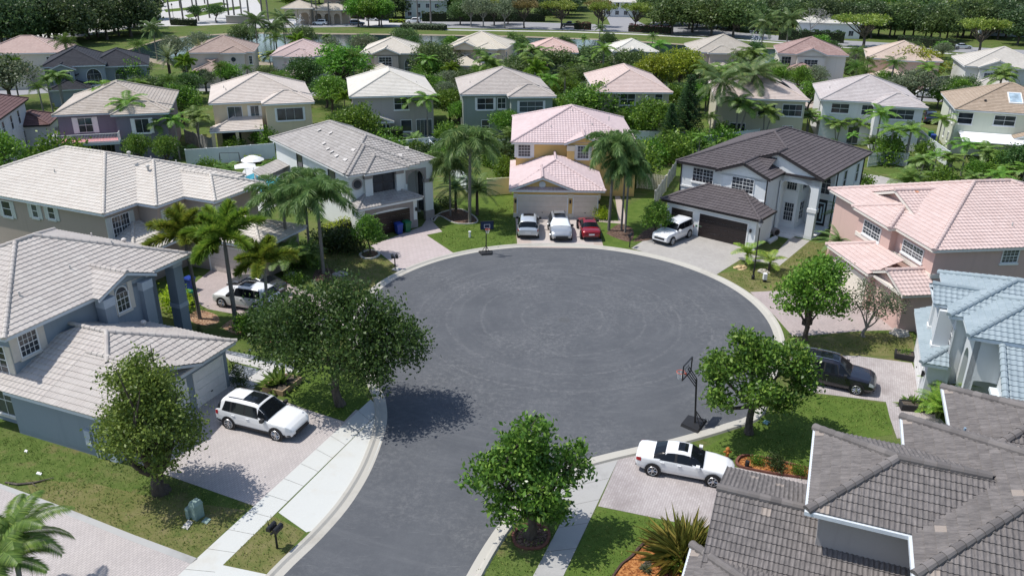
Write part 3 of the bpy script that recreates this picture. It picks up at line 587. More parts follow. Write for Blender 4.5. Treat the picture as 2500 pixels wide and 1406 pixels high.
# ---------------------------------------------------------------- second row: backs of houses seen over the fences
def rear_house(label, px, h, wall, roof, W=13.0, jog=2.2, D=14, split=6.4, patio=None, wins=(), fas=None, e=5.8, p=.4, name='house', wside=(), mirror=False, lod=1, shut=None):
    H = House(label, 'house', px, e, h, dict(wall=wall, roof=roof, fascia=fas or M['white'], sill=M['white'], shutter=M['white']), lod)
    H.hip(0, W, 0, D, e, p)
    H.block(.45, W-.45, .45, D-.5, 0, e-.19)
    if jog:
        s0, s1 = (split, W-.03) if not mirror else (.03, split)
        H.hip(s0, s1, -jog, (s1-s0)*.55, e-.01, p, slab=False, planes='FLR', back=False); H.slab(s0, s1, -jog, .4, e-.012); H.block(s0+.45, s1-.45, -jog+.45, 1, 0, e-.195)
    for q in wins: H.win(*q[:-1], **q[-1])
    if patio:
        a, b, y0 = patio; H.skirt(a, b, y0, .45, 2.75, .38, True, False)
        for x in (a+.35, (a+b)/2, b-.4): H.wall.box(x-.2, x+.2, y0+.2, y0+.6, 0, 2.56)
    return H
g3 = dict(grid=(2, 1), shut=None); WN = M['frame']
H = rear_house('cream house with sand roof and tiled rear porch, behind the white fence', (508.8, 254), 18, stucco((0.661, 0.555, 0.389), 'cream'), RT('tile_shell', (0.528, 0.464, 0.408), (0.600, 0.536, 0.480), stain=.08, grime=(.5, .42, .36)), patio=(-.2, 6.3, -2.6),
    wins=[('F', .45, (2.2, 3.9, 3.6, 5.2), dict(grid=(2, 1))), ('F', .45, (5.0, 6.0, 3.7, 5.2), dict(grid=(2, 1), shut=.3)), ('F', -1.75, (8.2, 11.4, 3.6, 5.1), dict(grid=(3, 1), shut=.2)), ('R', 12.55, (3, 4.2, 3.6, 5), dict(grid=(2, 2))), ('F', .45, (1.2, 3.4, .05, 2.3), dict(grid=(1, 1), sill=False, fr=M['dark_trim']))])
H.vent(2.2, 4.3, 6.7, 0); H.vent(1.9, 7, 6.6, 0); H.done()
# L
H = House('grey house with cream-white roof and small rear bay, behind the weathered roof', 'house', (869, 240.5), 5.8, 12, dict(wall=stucco((0.401, 0.372, 0.342), 'warmgrey'), roof=RT('tile_bone', (0.576, 0.544, 0.480), (0.640, 0.608, 0.552), stain=.05, grime=(.5, .46, .42)), fascia=M['white'], sill=M['white']), 1)
H.hip(-.9, 10.9, 1.0, 17, 5.8, .41); H.block(-.45, 10.4, 1.5, 16.5, 0, 5.6)
H.win('F', 1.5, (5.1, 7.0, 3.9, 5.4), None, (2, 2)); H.win('F', 1.5, (5.9, 7.3, .9, 2.4), None, (1, 1)); H.win('F', 1.5, (8.0, 10.1, .1, 2.4), None, (4, 1), sill=False)
H.block(1.3, 4.3, .6, 1.6, 0, 2.4); H.gable(.8, 4.9, .2, 1.7, 2.5, .36, wy=.4); H.slab(.8, 4.9, .2, 1.6, 2.5)
H.win('F', .6, (2.0, 3.7, .8, 2.1), None, (1, 1)); H.win('F', .6, (1.4, 1.85, .8, 2.1), None, (1, 1)); H.win('F', .6, (3.85, 4.25, .8, 2.1), None, (1, 1)); H.vent(8.6, 6, 6.6, 0); H.done()
H = rear_house('sage green house with light taupe roof, behind the yellow house', (1123, 231.7), 6.5, stucco((0.260, 0.301, 0.266), 'sage'), RT('tile_greige', (0.416, 0.372, 0.336), (0.480, 0.436, 0.400), stain=.10, grime=(.36, .32, .29)),
    wins=[('F', .45, (2.4, 4.6, 3.7, 5.2), dict(grid=(2, 2), shut=.25)), ('F', .45, (5.2, 6.3, 3.8, 5.2), dict(grid=(2, 2))), ('F', -1.75, (8.0, 11.2, 3.7, 5.1), dict(grid=(3, 2), shut=.25)), ('F', .45, (3, 4, .6, 2.2), dict(grid=(1, 2)))], D=14, jog=2.2)
H.vent(1.7, 5.2, 6.5, 0); H.done()
H = House('beige house with rosy roof and sliding rear door, behind the yellow house on its right', 'house', (1482, 225.7), 5.8, 1, dict(wall=stucco((0.519, 0.484, 0.366), 'khaki'), roof=RT('tile_rose', (0.528, 0.416, 0.376), (0.592, 0.480, 0.440), stain=.07, grime=(.5, .38, .34)), fascia=M['white'], sill=M['white']), 1)
H.hip(-1.6, 9.3, 0, 17, 5.8, .42); H.block(-1.15, 8.85, .45, 16.5, 0, 5.6)
H.win('F', .45, (1515, 230), (1549, 256), (2, 2)); H.win('F', .45, (1600, 231), (1616, 249), (1, 2)); H.win('F', .45, (1555, 285), (1605, 326), (4, 1), sill=False)
m = MB(); m.bar((5.6, .35, 4.6), (5.6, .05, 4.9), .03, 5); m.disc((5.75, -.05, 5.05), (.5, -.8, .3), .38, 14, .04); part('satellite_dish', m, M['white'], H.root)
H.vent(7.2, 2.2, 6.6, 0); H.done()
H = rear_house('beige house half hidden behind the tall coconut palms', (1785-40, 238), -9, stucco((0.531, 0.496, 0.378), 'khaki2'), RT('tile_rose2', (0.496, 0.416, 0.376), (0.560, 0.480, 0.440), stain=.10, grime=(.46, .37, .33)), W=12.5, jog=0,
    wins=[('F', .45, (6.0, 8.2, 3.6, 5.1), dict(grid=(2, 2))), ('F', .45, (9.2, 11.7, 3.6, 5.1), dict(grid=(3, 2))), ('F', .45, (2.5, 4.5, .1, 2.3), dict(grid=(2, 1), sill=False)), ('F', .45, (9.5, 10.8, .6, 2.2), dict(grid=(2, 1)))])
m = MB(); z0, z1 = 5.8+1.2*.4+.08, 5.8+5*.4+.08
m.hexa([(10.9, 4.2, z0), (10.9, 8.6, z0), (8.6, 7.6, z1), (8.6, 5.2, z1)], [(10.9, 4.2, z0+.06), (10.9, 8.6, z0+.06), (8.6, 7.6, z1+.06), (8.6, 5.2, z1+.06)]); part('solar_panel', m, M['dark_trim'], H.root); H.done()
H = rear_house('white house with pale mauve roof, right of the coconut palms', (2003.5, 243.9), -14.5, stucco((0.708, 0.708, 0.708), 'coolwhite'), RT('tile_mauve', (0.448, 0.404, 0.392), (0.520, 0.480, 0.468), stain=.08, grime=(.42, .37, .36)), jog=2.4, D=13.5,
    wins=[('F', .45, (2032, 253), (2070, 277), dict(grid=(2, 2))), ('F', .45, (2106, 257), (2129, 281), dict(grid=(2, 2))), ('F', -1.95, (2170, 267), (2228, 293), dict(grid=(3, 2))), ('L', .45, (3, 4, 3.6, 5), dict(grid=(1, 2))), ('F', .45, (4.2, 5.6, .1, 2.3), dict(grid=(2, 1), sill=False)), ('F', -1.95, (9.0, 10.6, .5, 1.6), dict(grid=(2, 1)))])
H.vent(1.6, 6, 6.5, 0); H.done()
H = rear_house('pale green house with tan barrel-tile roof, skylight and white awning', (2332, 267.5), -19, stucco((0.614, 0.637, 0.519), 'palegreen'), RT('tile_tan', (0.344, 0.268, 0.200), (0.432, 0.344, 0.264), stain=.12, grime=(.28, .22, .17)), jog=0, W=14, D=13.5, fas=M['white'],
    wins=[('F', .45, (2342, 275), (2371, 303), dict(grid=(1, 2))), ('F', .45, (2430, 282), (2475, 308), dict(grid=(2, 2))), ('L', .45, (2.2, 2.9, 3.7, 5.2), dict(grid=(1, 2))), ('L', .45, (4.2, 4.9, 3.7, 5.2), dict(grid=(1, 2))), ('L', .45, (6, 6.7, 3.7, 5.2), dict(grid=(1, 2))), ('L', .45, (3.2, 3.9, 1.0, 2.2), dict(grid=(1, 2))), ('L', .45, (6.6, 7.3, 1.0, 2.2), dict(grid=(1, 2)))], lod=1)
m = MB(); y0, y1 = 2.0, 4.4; m.hexa([(6.3, y0, 5.8+y0*.4+.02), (7.9, y0, 5.8+y0*.4+.02), (7.9, y1, 5.8+y1*.4+.02), (6.3, y1, 5.8+y1*.4+.02)], [(6.3, y0, 5.8+y0*.4+.16), (7.9, y0, 5.8+y0*.4+.16), (7.9, y1, 5.8+y1*.4+.16), (6.3, y1, 5.8+y1*.4+.16)])
o = part('skylight', m, M['white'], H.root); m = MB(); m.arr([(6.42, y0+.15, 5.8+(y0+.15)*.4+.165), (7.78, y0+.15, 5.8+(y0+.15)*.4+.165), (7.78, y1-.15, 5.8+(y1-.15)*.4+.165), (6.42, y1-.15, 5.8+(y1-.15)*.4+.165)], [[0, 1, 2, 3]]); part('pane', m, plain('skylight_glass', (.35, .45, .52), .1, .4, 1.2, .6), o)
m = MB(); m.hexa([(1.0, -3.6, 2.5), (12, -3.6, 2.5), (12, .45, 2.95), (1.0, .45, 2.95)], [(1.0, -3.6, 2.58), (12, -3.6, 2.58), (12, .45, 3.03), (1.0, .45, 3.03)])
o = part('awning', m, plain('awning_white', (.85, .85, .85), .5), H.root)
H.gable(7.0, 11.5, -1.6, .6, 2.95, .36, wy=.3); H.vent(3.6, 2.2, 6.6, 1, M['dark_trim']); H.done()
# J with the pink balcony
H = rear_house('slate purple house with sand roof and pink-floored balcony', (124.8, 282.6), 17, stucco((0.183, 0.177, 0.218), 'slatepurple'), RT('tile_sand2', (0.416, 0.360, 0.304), (0.512, 0.456, 0.400), stain=.2, grime=(.34, .28, .23)), jog=1.4, split=6.5, fas=plain('fascia_blue_grey', (.50, .56, .60), .6),
    wins=[('F', .45, (2.6, 4.1, 3.6, 5.25), dict(grid=(2, 2), shut=.55, sill=False)), ('F', .45, (6.9, 7.4, 3.2, 5.2), dict(grid=(2, 4)))])
H.win('F', -.95, (9.0, 10.5, 3.5, 5.1), None, (2, 1), shut=.4)
H.fas.box(.1, 7.2, -2.5, .5, 2.55, 2.85); m = MB(); m.box(.25, 7.05, -2.35, .45, 2.86, 2.93); part('balcony_floor', m, plain('floor_pink', (.55, .24, .25), .8, .1), H.root)
m = MB()
for x in np.arange(.2, 7.15, .16): m.bar((x, -2.42, 2.85), (x, -2.42, 3.85), .018, 4)
for y in np.arange(-2.42, .4, .16): m.bar((.2, y, 2.85), (.2, y, 3.85), .018, 4); m.bar((7.12, y, 2.85), (7.12, y, 3.85), .018, 4)
for z in (2.98, 3.86): m.bar((.2, -2.42, z), (7.12, -2.42, z), .035, 5); m.bar((.2, -2.42, z), (.2, .4, z), .035, 5); m.bar((7.12, -2.42, z), (7.12, .4, z), .035, 5)
part('balcony_railing', m, M['white'], H.root)
for x in (.4, 6.8): H.wall.box(x-.25, x+.35, -2.4, -1.9, 0, 2.55)
H.win('F', .45, (2.2, 3.0, .05, 2.2), None, (1, 1), sill=False); H.win('F', .45, (3.2, 4.2, .05, 2.2), None, (2, 1), sill=False); H.win('F', .45, (4.6, 6.2, .05, 2.2), None, (3, 1), sill=False); H.done()
# I maroon roof, left edge
H = House('white house with maroon tile roof at the left edge', 'house', (0, 291), 5.8, 17, dict(wall=stucco((0.661, 0.673, 0.673), 'white2'), roof=RT('tile_maroon', (0.135, 0.077, 0.072), (0.180, 0.108, 0.104), stain=.1, grime=(.09, .06, .06)), fascia=M['dark_trim'], sill=M['white']), 1)
H.hip(-13, 0, -3.5, 13.6, 5.8, .4); H.block(-12.5, -.45, -3, 13, 0, 5.6); H.hip(-3, 2.6, 10, 17, 3.0, .4); H.block(-3, 2.1, 10.4, 16.5, 0, 2.8)
for a in (1.6, 5.2, 8.6): H.win('R', -.45, (a, a+.9, 3.5, 5.1), None, (1, 2)); 
for a in (3.0, 9.5): H.win('R', -.45, (a, a+1.4, .6, 2.4), None, (2, 2))
H.done()
# ---------------------------------------------------------------- third row along the lake
def front_house(label, px, h, wall, roof, W=12, D=12.5, gab=None, ghip=None, wins=(), p=.4, fas=None, e=5.8, porch=True):
    H = House(label, 'house', px, e, h, dict(wall=wall, roof=roof, fascia=fas or M['white'], sill=M['white'], shutter=M['white']), 1, course=.4)
    H.hip(0, W, 0, D, e, p); H.block(.45, W-.45, .45, D-.5, 0, e-.19)
    if gab:
        H.gable(gab[0], gab[1], -1.0, 3, e+.01, p, wy=.4); H.block(gab[0]+.45, gab[1]-.45, -.6, 1, 0, e-.19)
    if ghip: H.hip(ghip[0], ghip[1], -1.2, 4, e-.01, p, slab=False, planes='FLR', back=False); H.slab(ghip[0], ghip[1], -1.2, .4, e-.012); H.block(ghip[0]+.45, ghip[1]-.45, -.75, 1, 0, e-.2)
    if porch: H.skirt(1, W*.62, -4, .3, 2.9, .4); H.block(1.4, W*.62-.4, -3.6, .5, 0, 2.72)
    for q in wins: H.win(*q[:-1], **q[-1])
    return H
H = House('grey-blue house with black roof, arched windows and metal gable, upper left', 'house', (98, 165), 5.8, 22, dict(wall=stucco((0.283, 0.319, 0.354), 'dullblue'), roof=RT('tile_black', (0.030, 0.032, 0.040), (0.042, 0.044, 0.054), stain=.05), fascia=M['gutter'], sill=M['white'], band=RT('roof_metal', (0.200, 0.220, 0.250), (0.240, 0.260, 0.290), stain=.03)), 1)
H.hip(0, 9.5, 0, 14, 5.8, .46); H.hip(6, 16, 2.5, 15, 5.2, .42); H.gable(1.0, 5.2, -1.1, 3, 5.4, .42, wy=.4)
H.block(.45, 9.2, .45, 13, 0, 5.6); H.block(6.4, 15.5, 3, 14.5, 0, 5.0); H.block(1.45, 4.75, -.7, 1, 0, 5.3)
H.win('F', -.7, (2.3, 4.2, 3.2, 4.9), None, (4, 4)); H.win('F', .45, (6.4, 8.6, 2.6, 5.2), None, (4, 3), arch=True); H.win('F', 3.0, (10.5, 12.3, 2.8, 4.6), None, (3, 2), arch=True); H.skirt(1, 7, -4, .3, 2.7, .4)
m = MB(); m.disc((.85, .43, 4.7), (0, 1, 0), .4, 16, .06); part('round_window', m, M['glass'], H.root); H.block(1.4, 6.6, -3.6, .5, 0, 2.5); H.done()
H = front_house('house with brown-pink roof and small round window, by the lake behind the date palms', (455, 130), 12, stucco((0.590, 0.543, 0.472), 'sandwall'), RT('tile_brownpink', (0.352, 0.264, 0.224), (0.432, 0.336, 0.288), stain=.15, grime=(.3, .22, .19)), W=12, D=12, ghip=(6.0, 10.6), wins=[('F', .45, (10.9, 11.4, 3.6, 5), dict(grid=(2, 3)))])
m = MB(); m.disc((8.2, -.78, 4.6), (0, 1, 0), .42, 16, .06); part('round_window', m, M['glass'], H.root); H.done()
H = front_house('pink-roofed house by the lake, half hidden by the bright green tree', (658, 138), 8, stucco((0.496, 0.507, 0.472), 'greygreen'), RT('tile_rose3', (0.480, 0.368, 0.344), (0.544, 0.432, 0.408), stain=.08, grime=(.45, .33, .31)), W=11, D=12, ghip=(2.5, 8), wins=[('F', -.75, (3.4, 4.2, 3.8, 4.9), dict(grid=(2, 2)))]); H.done()
H = front_house('greige house with ivory roof and double gable, by the lake above the grey house', (878, 131), 3, stucco((0.425, 0.378, 0.330), 'greige2'), RT('tile_ivory', (0.560, 0.512, 0.432), (0.616, 0.568, 0.496), stain=.05, grime=(.5, .44, .38)), W=11, D=13, gab=(2.2, 7.6), wins=[('F', -.6, (3.6, 5.9, 3.4, 5.2), dict(grid=(4, 4), double=True)), ('F', .45, (8.2, 9.8, 1.6, 4.8), dict(grid=(3, 4), arch=True))]); H.done()
H = front_house('cream house with ivory roof and triangular gable, by the lake above the sage house', (1085, 116), -8, stucco((0.684, 0.590, 0.472), 'buff'), RT('tile_ivory2', (0.576, 0.520, 0.424), (0.624, 0.576, 0.488), stain=.05, grime=(.5, .44, .36)), W=12.5, D=13, ghip=(6.3, 11), wins=[('F', -.75, (7.6, 9.6, 3.3, 5), dict(grid=(4, 4))), ('R', 12.05, (1.5, 3, 3.4, 5), dict(grid=(4, 3)))]); H.gable(1.5, 7.0, -1.0, 3, 5.9, .42, wy=.5, mat=None); H.done()
H = front_house('house with bright pink roof by the lake, above the long oak canopy', (1285, 128), -2, stucco((0.590, 0.566, 0.531), 'paleclay'), RT('tile_coral', (0.560, 0.392, 0.344), (0.608, 0.448, 0.400), stain=.05, grime=(.5, .35, .31)), W=10, D=12, ghip=(2.5, 8), wins=[]); H.done()
H = front_house('small white-roofed house between oak crowns by the lake', (1496, 127), 2, stucco((0.590, 0.566, 0.496), 'paleclay2'), RT('tile_chalk', (0.592, 0.568, 0.504), (0.640, 0.616, 0.560), stain=.04, grime=(.5, .48, .44)), W=9, D=10.5, gab=(2.2, 5.8), wins=[('F', -.6, (3.4, 4.6, 3.2, 4.6), dict(grid=(2, 3)))]); H.done()
H = front_house('house with mottled beige roof by the lake, left of the fountain', (1695, 128), -3, stucco((0.472, 0.413, 0.366), 'clay'), RT('tile_mottled', (0.416, 0.376, 0.320), (0.480, 0.440, 0.384), stain=.25, grime=(.33, .29, .25)), W=13.2, D=14, ghip=(2.5, 8.5)); H.done()
H = front_house('cream house with terracotta-brown roof and blue-curtained window, right of the fountain', (1899, 131), -13, stucco((0.684, 0.649, 0.578), 'ivorywall'), RT('tile_terracotta', (0.304, 0.204, 0.184), (0.400, 0.288, 0.264), stain=.15, grime=(.28, .18, .16)), W=13, D=13, gab=(3.2, 9.2), wins=[('F', .45, (.9, 2.6, 3.3, 5.2), dict(grid=(3, 3)))])
H.win('F', -.6, (5.0, 7.4, 3.1, 4.9), None, (4, 4), double=True); H.done()
H = front_house('peach house with peach roof, behind the golden-green round tree', (2115, 142), -20, stucco((0.625, 0.448, 0.354), 'peach'), RT('tile_peach', (0.512, 0.408, 0.336), (0.560, 0.456, 0.384), stain=.06, grime=(.46, .35, .29)), W=13, D=14, ghip=(3.4, 10)); H.done()
H = front_house('grey-white house with ivory roof and twin gable windows, upper right', (2355, 162), -18, stucco((0.566, 0.578, 0.543), 'mist'), RT('tile_ivory3', (0.496, 0.464, 0.416), (0.552, 0.520, 0.472), stain=.05, grime=(.45, .41, .37)), W=14, D=14, gab=(2.0, 8.2), wins=[('F', -.6, (3.2, 4.6, 3.2, 4.9), dict(grid=(3, 4))), ('F', -.6, (5.6, 7.0, 3.2, 4.9), dict(grid=(3, 4)))]); H.done()
H = front_house('pale house with pink roof at the left edge of the upper left', (-60, 133), 14, stucco((0.590, 0.566, 0.472), 'hay'), RT('tile_rose4', (0.464, 0.336, 0.296), (0.528, 0.400, 0.352), stain=.06, grime=(.42, .3, .27)), W=14, D=12, wins=[('F', .45, (11.2, 12.6, 3.4, 5), dict(grid=(2, 2))), ('R', 13.55, (1.5, 2.8, 3.4, 5), dict(grid=(1, 2)))]); H.done()
# far across the lake
H = House('gatehouse with ivory hip roofs and arches beyond the lake', 'gatehouse', (700, 62), 0, 4, dict(wall=stucco((0.496, 0.413, 0.330), 'gatewall'), roof=RT('tile_ivory4', (0.528, 0.464, 0.384), (0.576, 0.520, 0.440), stain=.04, grime=(.5, .4, .33)), fascia=M['white']), 2)
H.hip(-1, 9, -2, 8, 5.2, .45); H.hip(-.2, 8.2, -1.2, 6.8, 7.4, .5) if 0 else None; H.block(3.5, 8.4, 3.5, 7.4, 0, 5)
for x0, x1 in ((0, 4), (4.2, 8.2)): H.arch_wall(H.wall, 'F', -1.4, x0, x1, 0, 5, x0+.7, x1-.7, 2.8, 1.2, .6)
H.arch_wall(H.wall, 'R', 8.2, -1.4, 3.5, 0, 5, -.6, 2.8, 2.8, 1.2, .6); H.hip(8, 20, 1, 9, 4.6, .4); H.block(8.5, 19.5, 4, 8.5, 0, 4.4)
for x in (10, 13, 16): H.arch_wall(H.wall, 'F', 1.6, x-1.5, x+1.5, 0, 4.4, x-1, x+1, 2.4, 1, .4)
H.done()
def far_house(label, px, h, W, D, e, wallc, roofn, base=True):
    H = House(label, 'house', px, 0, h, dict(wall=wallc, roof=roofn, fascia=M['white']), 2); H.hip(0, W, 0, D, e, .4); H.block(.5, W-.5, .5, D-.5, 0, e-.19)
    for x in np.arange(1.6, W-2, 3.2):
        for z in ((.8, 2.2), (3.6, 5.0)):
            if z[1] < e: H.win('F', .5, (x, x+1.3, *z), None, (2, 1), sill=False)
    H.done()
far_house('brown two-storey house beyond the lake behind the gatehouse', (790, 42), 3, 20, 12, 8.4, stucco((0.307, 0.236, 0.201), 'mocha'), M['tile_brownpink'])
far_house('pale grey house behind the far hedge, left of the road junction', (985, 46), 0, 16, 12, 6.2, stucco((0.472, 0.519, 0.496), 'mint'), M['tile_greige'])
far_house('white house glimpsed behind trees at the far road junction', (1470, 42), -5, 14, 12, 5.2, stucco((0.720, 0.720, 0.720), 'white3'), M['tile_chalk'])
far_house('low white building behind the bare tree', (1945, 92), -12, 18, 10, 4.2, stucco((0.720, 0.720, 0.720), 'white4'), M['tile_chalk'])
far_house('blue-grey house with slate roof in the top right corner', (2400, 88), -16, 17, 14, 5.6, stucco((0.378, 0.425, 0.496), 'slateblue'), RT('tile_slate', (0.160, 0.180, 0.220), (0.200, 0.220, 0.260), stain=.05))
far_house('tan-roofed house at the top edge above the far trees', (2290, 52), -12, 16, 12, 5.6, stucco((0.590, 0.496, 0.389), 'tan3'), M['tile_tan'])
# ---------------------------------------------------------------- ground, road, paths, water
k = N('grass_ground', .95, .1); p = k.pos(); f = k.noise(p, .16, 7, .72); g = k.noise(p, 1.4, 6, .75); hN = k.noise(p, 16, 4, .7); q = k.noise(p, .55, 5, .7)
c = k.ramp(g, [(.28, (.052, .092, .018)), (.52, (.098, .142, .034)), (.75, (.150, .178, .058))])
c = k.mix(k.math('MULTIPLY', k.ramp(q, [(.54, (0, 0, 0)), (.68, (1, 1, 1))]), .8), c, (.19, .155, .075))
c = k.mix(k.math('MULTIPLY', k.ramp(f, [(.5, (0, 0, 0)), (.64, (1, 1, 1))]), .5), c, (.20, .165, .085))
c = k.mix(k.ramp(hN, [(.32, (.6, .6, .6)), (.56, (0, 0, 0))]), c, (.030, .052, .012)); k.bump(k.noise(p, 5, 3, .75), .5, .08); grass_m = k.col(c)
k = N('lush_grass', .95, .1); p = k.pos(); g = k.noise(p, 1.1, 6, .7); hN = k.noise(p, 17, 4, .7)
c = k.ramp(g, [(.28, (.060, .105, .020)), (.55, (.100, .150, .030)), (.8, (.155, .185, .055))]); c = k.mix(k.ramp(hN, [(.32, (.55, .55, .55)), (.56, (0, 0, 0))]), c, (.035, .075, .01)); k.bump(k.noise(p, 5, 3, .75), .4, .08); lush_m = k.col(c)
k = N('dry_grass', .95, .1); p = k.pos(); g = k.noise(p, .9, 6, .75); hN = k.noise(p, 18, 4, .7)
c = k.ramp(g, [(.3, (.075, .115, .028)), (.48, (.145, .150, .052)), (.7, (.215, .185, .095))]); c = k.mix(k.ramp(hN, [(.32, (.5, .5, .5)), (.56, (0, 0, 0))]), c, (.06, .06, .022)); k.bump(k.noise(p, 5, 3, .75), .4, .08); dry_m = k.col(c)
k = N('asphalt', .92, .25); p = k.pos(); sub = k.n('ShaderNodeVectorMath'); sub.operation = 'SUBTRACT'; k.l(p, sub.inputs[0]); sub.inputs[1].default_value = (3.7, 52.6, 0)
ln = k.n('ShaderNodeVectorMath'); ln.operation = 'LENGTH'; k.l(sub.outputs[0], ln.inputs[0]); gr = k.n('ShaderNodeTexGradient'); gr.gradient_type = 'RADIAL'; k.l(sub.outputs[0], gr.inputs[0])
cb = k.n('ShaderNodeCombineXYZ'); k.l(k.math('MULTIPLY', ln.outputs['Value'], 1.5), cb.inputs[0]); k.l(k.math('MULTIPLY', gr.outputs['Fac'], 14), cb.inputs[1]); sw = k.noise(cb.outputs[0], 1.0, 6, .72)
a = k.noise(p, .35, 7, .7); b = k.noise(p, 3, 6, .8); d = k.noise(p, 38, 3, .8)
c = k.ramp(a, [(.3, (.080, .086, .096)), (.7, (.108, .114, .124))]); c = k.mix(k.math('MULTIPLY', k.ramp(sw, [(.50, (0, 0, 0)), (.78, (1, 1, 1))]), .26), c, (.21, .215, .22))
c = k.mix(k.math('MULTIPLY', k.math('MULTIPLY', k.ramp(b, [(.46, (0, 0, 0)), (.68, (1, 1, 1))]), k.ramp(k.noise(p, .16, 4, .6), [(.42, (.1, .1, .1)), (.62, (1, 1, 1))])), .5), c, (.235, .235, .235)); 

for r0 in (3.4, 6.3, 8.8, 10.9):
    rg = k.ramp(k.math('ABSOLUTE', k.math('SUBTRACT', k.math('ADD', ln.outputs['Value'], k.math('MULTIPLY', a, .8)), r0)), [(.0, (1, 1, 1)), (.16, (0, 0, 0))]); c = k.mix(k.math('MULTIPLY', k.math('MULTIPLY', rg, k.ramp(b, [(.42, (0, 0, 0)), (.6, (1, 1, 1))])), .28), c, (.24, .24, .24))
for rot, sx in ((25, .5), (-40, .4), (80, .45)):
    mp = k.n('ShaderNodeMapping'); mp.inputs['Rotation'].default_value = (0, 0, math.radians(rot)); mp.inputs['Scale'].default_value = (sx, 5.5, 1); k.l(p, mp.inputs['Vector']); st_ = k.noise(mp.outputs[0], 1.0, 3, .6)
    c = k.mix(k.math('MULTIPLY', k.ramp(st_, [(.66, (0, 0, 0)), (.76, (1, 1, 1))]), .38), c, (.26, .26, .26))
c = k.mix(k.math('MULTIPLY', k.ramp(d, [(.35, (1, 1, 1)), (.55, (0, 0, 0))]), .35), c, (.045, .047, .052)); asph_m = k.col(c)
def concrete(name, c0, stain=(.42, .33, .20), amt=.35):
    k = N(name, .85, .25); p = k.pos(); a = k.noise(p, .3, 6, .7); b = k.noise(p, 2.2, 6, .75); c = k.mix(k.math('MULTIPLY', k.ramp(a, [(.52, (0, 0, 0)), (.7, (1, 1, 1))]), amt), c0, stain)
    c = k.mix(k.math('MULTIPLY', b, .3), c, tuple(x*.72 for x in c0)); c = k.mix(k.math('MULTIPLY', k.noise(p, 14, 4), .2), c, tuple(x*.6 for x in c0)); return k.col(c)
curb_m = concrete('curb_concrete', (.47, .45, .40), (.22, .19, .15), .55); walk_m = concrete('sidewalk_concrete', (.56, .57, .545)); old_m = concrete('old_concrete', (.40, .395, .38), (.20, .19, .18), .6)
pathm = concrete('path_concrete', (.52, .51, .49), (.35, .33, .3), .3)
pav1 = pavers('pavers_pinkgrey', (.50, .455, .44), (.44, .40, .39), 68.3, stain=.18); pav2 = pavers('pavers_pale', (.46, .42, .415), (.38, .34, .335), -111.7, stain=.6, grime=(.17, .14, .135))
pav3 = pavers('pavers_pink', (.53, .455, .44), (.48, .40, .385), 40, w=.3, h=.2, stain=.1); pav4 = pavers('pavers_grey', (.45, .43, .40), (.38, .36, .335), -39, stain=.3); pav5 = pavers('pavers_mauve', (.45, .375, .36), (.38, .315, .305), -83, stain=.3)
pav6 = pavers('pavers_sand', (.52, .43, .375), (.47, .385, .33), 0, stain=.2)
k = N('gravel', .9, .3); p = k.pos(); v = k.n('ShaderNodeTexVoronoi'); v.inputs['Scale'].default_value = 9; k.l(p, v.inputs['Vector']); s_ = k.n('ShaderNodeSeparateColor'); k.l(v.outputs['Color'], s_.inputs[0])
k.bump(v.outputs['Distance'], -.3, .05); gravel_m = k.col(k.ramp(s_.outputs[0], [(.0, (.06, .07, .085)), (.55, (.12, .14, .165)), (1, (.32, .34, .37))]))
def mulch(name, a, b, c_):
    k = N(name, .95, .15); p = k.pos(); v = k.n('ShaderNodeTexVoronoi'); v.inputs['Scale'].default_value = 14; k.l(p, v.inputs['Vector']); s_ = k.n('ShaderNodeSeparateColor'); k.l(v.outputs['Color'], s_.inputs[0])
    k.bump(v.outputs['Distance'], -.4, .05); return k.col(k.ramp(s_.outputs[0], [(0, a), (.5, b), (1, c_)]))
mul_o = mulch('mulch_orange', (.16, .055, .02), (.30, .115, .035), (.46, .22, .08)); mul_b = mulch('mulch_brown', (.05, .03, .024), (.11, .07, .05), (.20, .14, .11)); mul_t = mulch('mulch_tan', (.16, .08, .05), (.30, .18, .11), (.44, .32, .22)); soil_m = mulch('soil', (.05, .04, .03), (.09, .075, .06), (.14, .12, .1))
def structure(name, mb, mat, kind='structure', **kw): return tag(link(name, mb.mesh(name, mat, **kw)), kind=kind)
def sheet(name, pts, z, mat, px=True):
    m = MB(); m.poly([(*(P(*q) if px else q), z) for q in pts]); return structure(name, m, mat)
m = MB(); gx = np.linspace(-600, 600, 2); m.poly([(-900, -60, 0), (900, -60, 0), (900, 1500, 0), (-900, 1500, 0)]); structure('ground', m, grass_m)
# asphalt outline (counter-clockwise seen in the picture from the lower left)
cx, cy, rr = 3.7, 52.6, 14.75
left = [P(*q) for q in ((560, 1560), (690, 1406), (780, 1318), (850, 1238), (900, 1158), (930, 1085), (944, 1030), (942, 985), (930, 950))]
arc = [(cx+rr*math.cos(math.radians(t)), cy+rr*math.sin(math.radians(t))) for t in range(196, -36, -6)]
right = [P(*q) for q in ((1838, 1003), (1771, 1034), (1643, 1071), (1555, 1091), (1480, 1108), (1410, 1128), (1345, 1160), (1290, 1200), (1237, 1256), (1190, 1320), (1140, 1404), (1060, 1560))]
def smooth_line(pts, n=6):
    q = np.array(pts); out = []
    for i in range(len(q)-1):
        p0, p1, p2, p3 = q[max(i-1, 0)], q[i], q[i+1], q[min(i+2, len(q)-1)]
        for t in np.arange(n)/n: out.append(.5*((2*p1)+(-p0+p2)*t+(2*p0-5*p1+4*p2-p3)*t*t+(-p0+3*p1-3*p2+p3)*t**3))
    out.append(q[-1]); return np.array(out)
edge = smooth_line(left+arc[1:]+right, 4)
m = MB(); m.poly([(x, y, .006) for x, y in edge]); structure('road', m, asph_m)
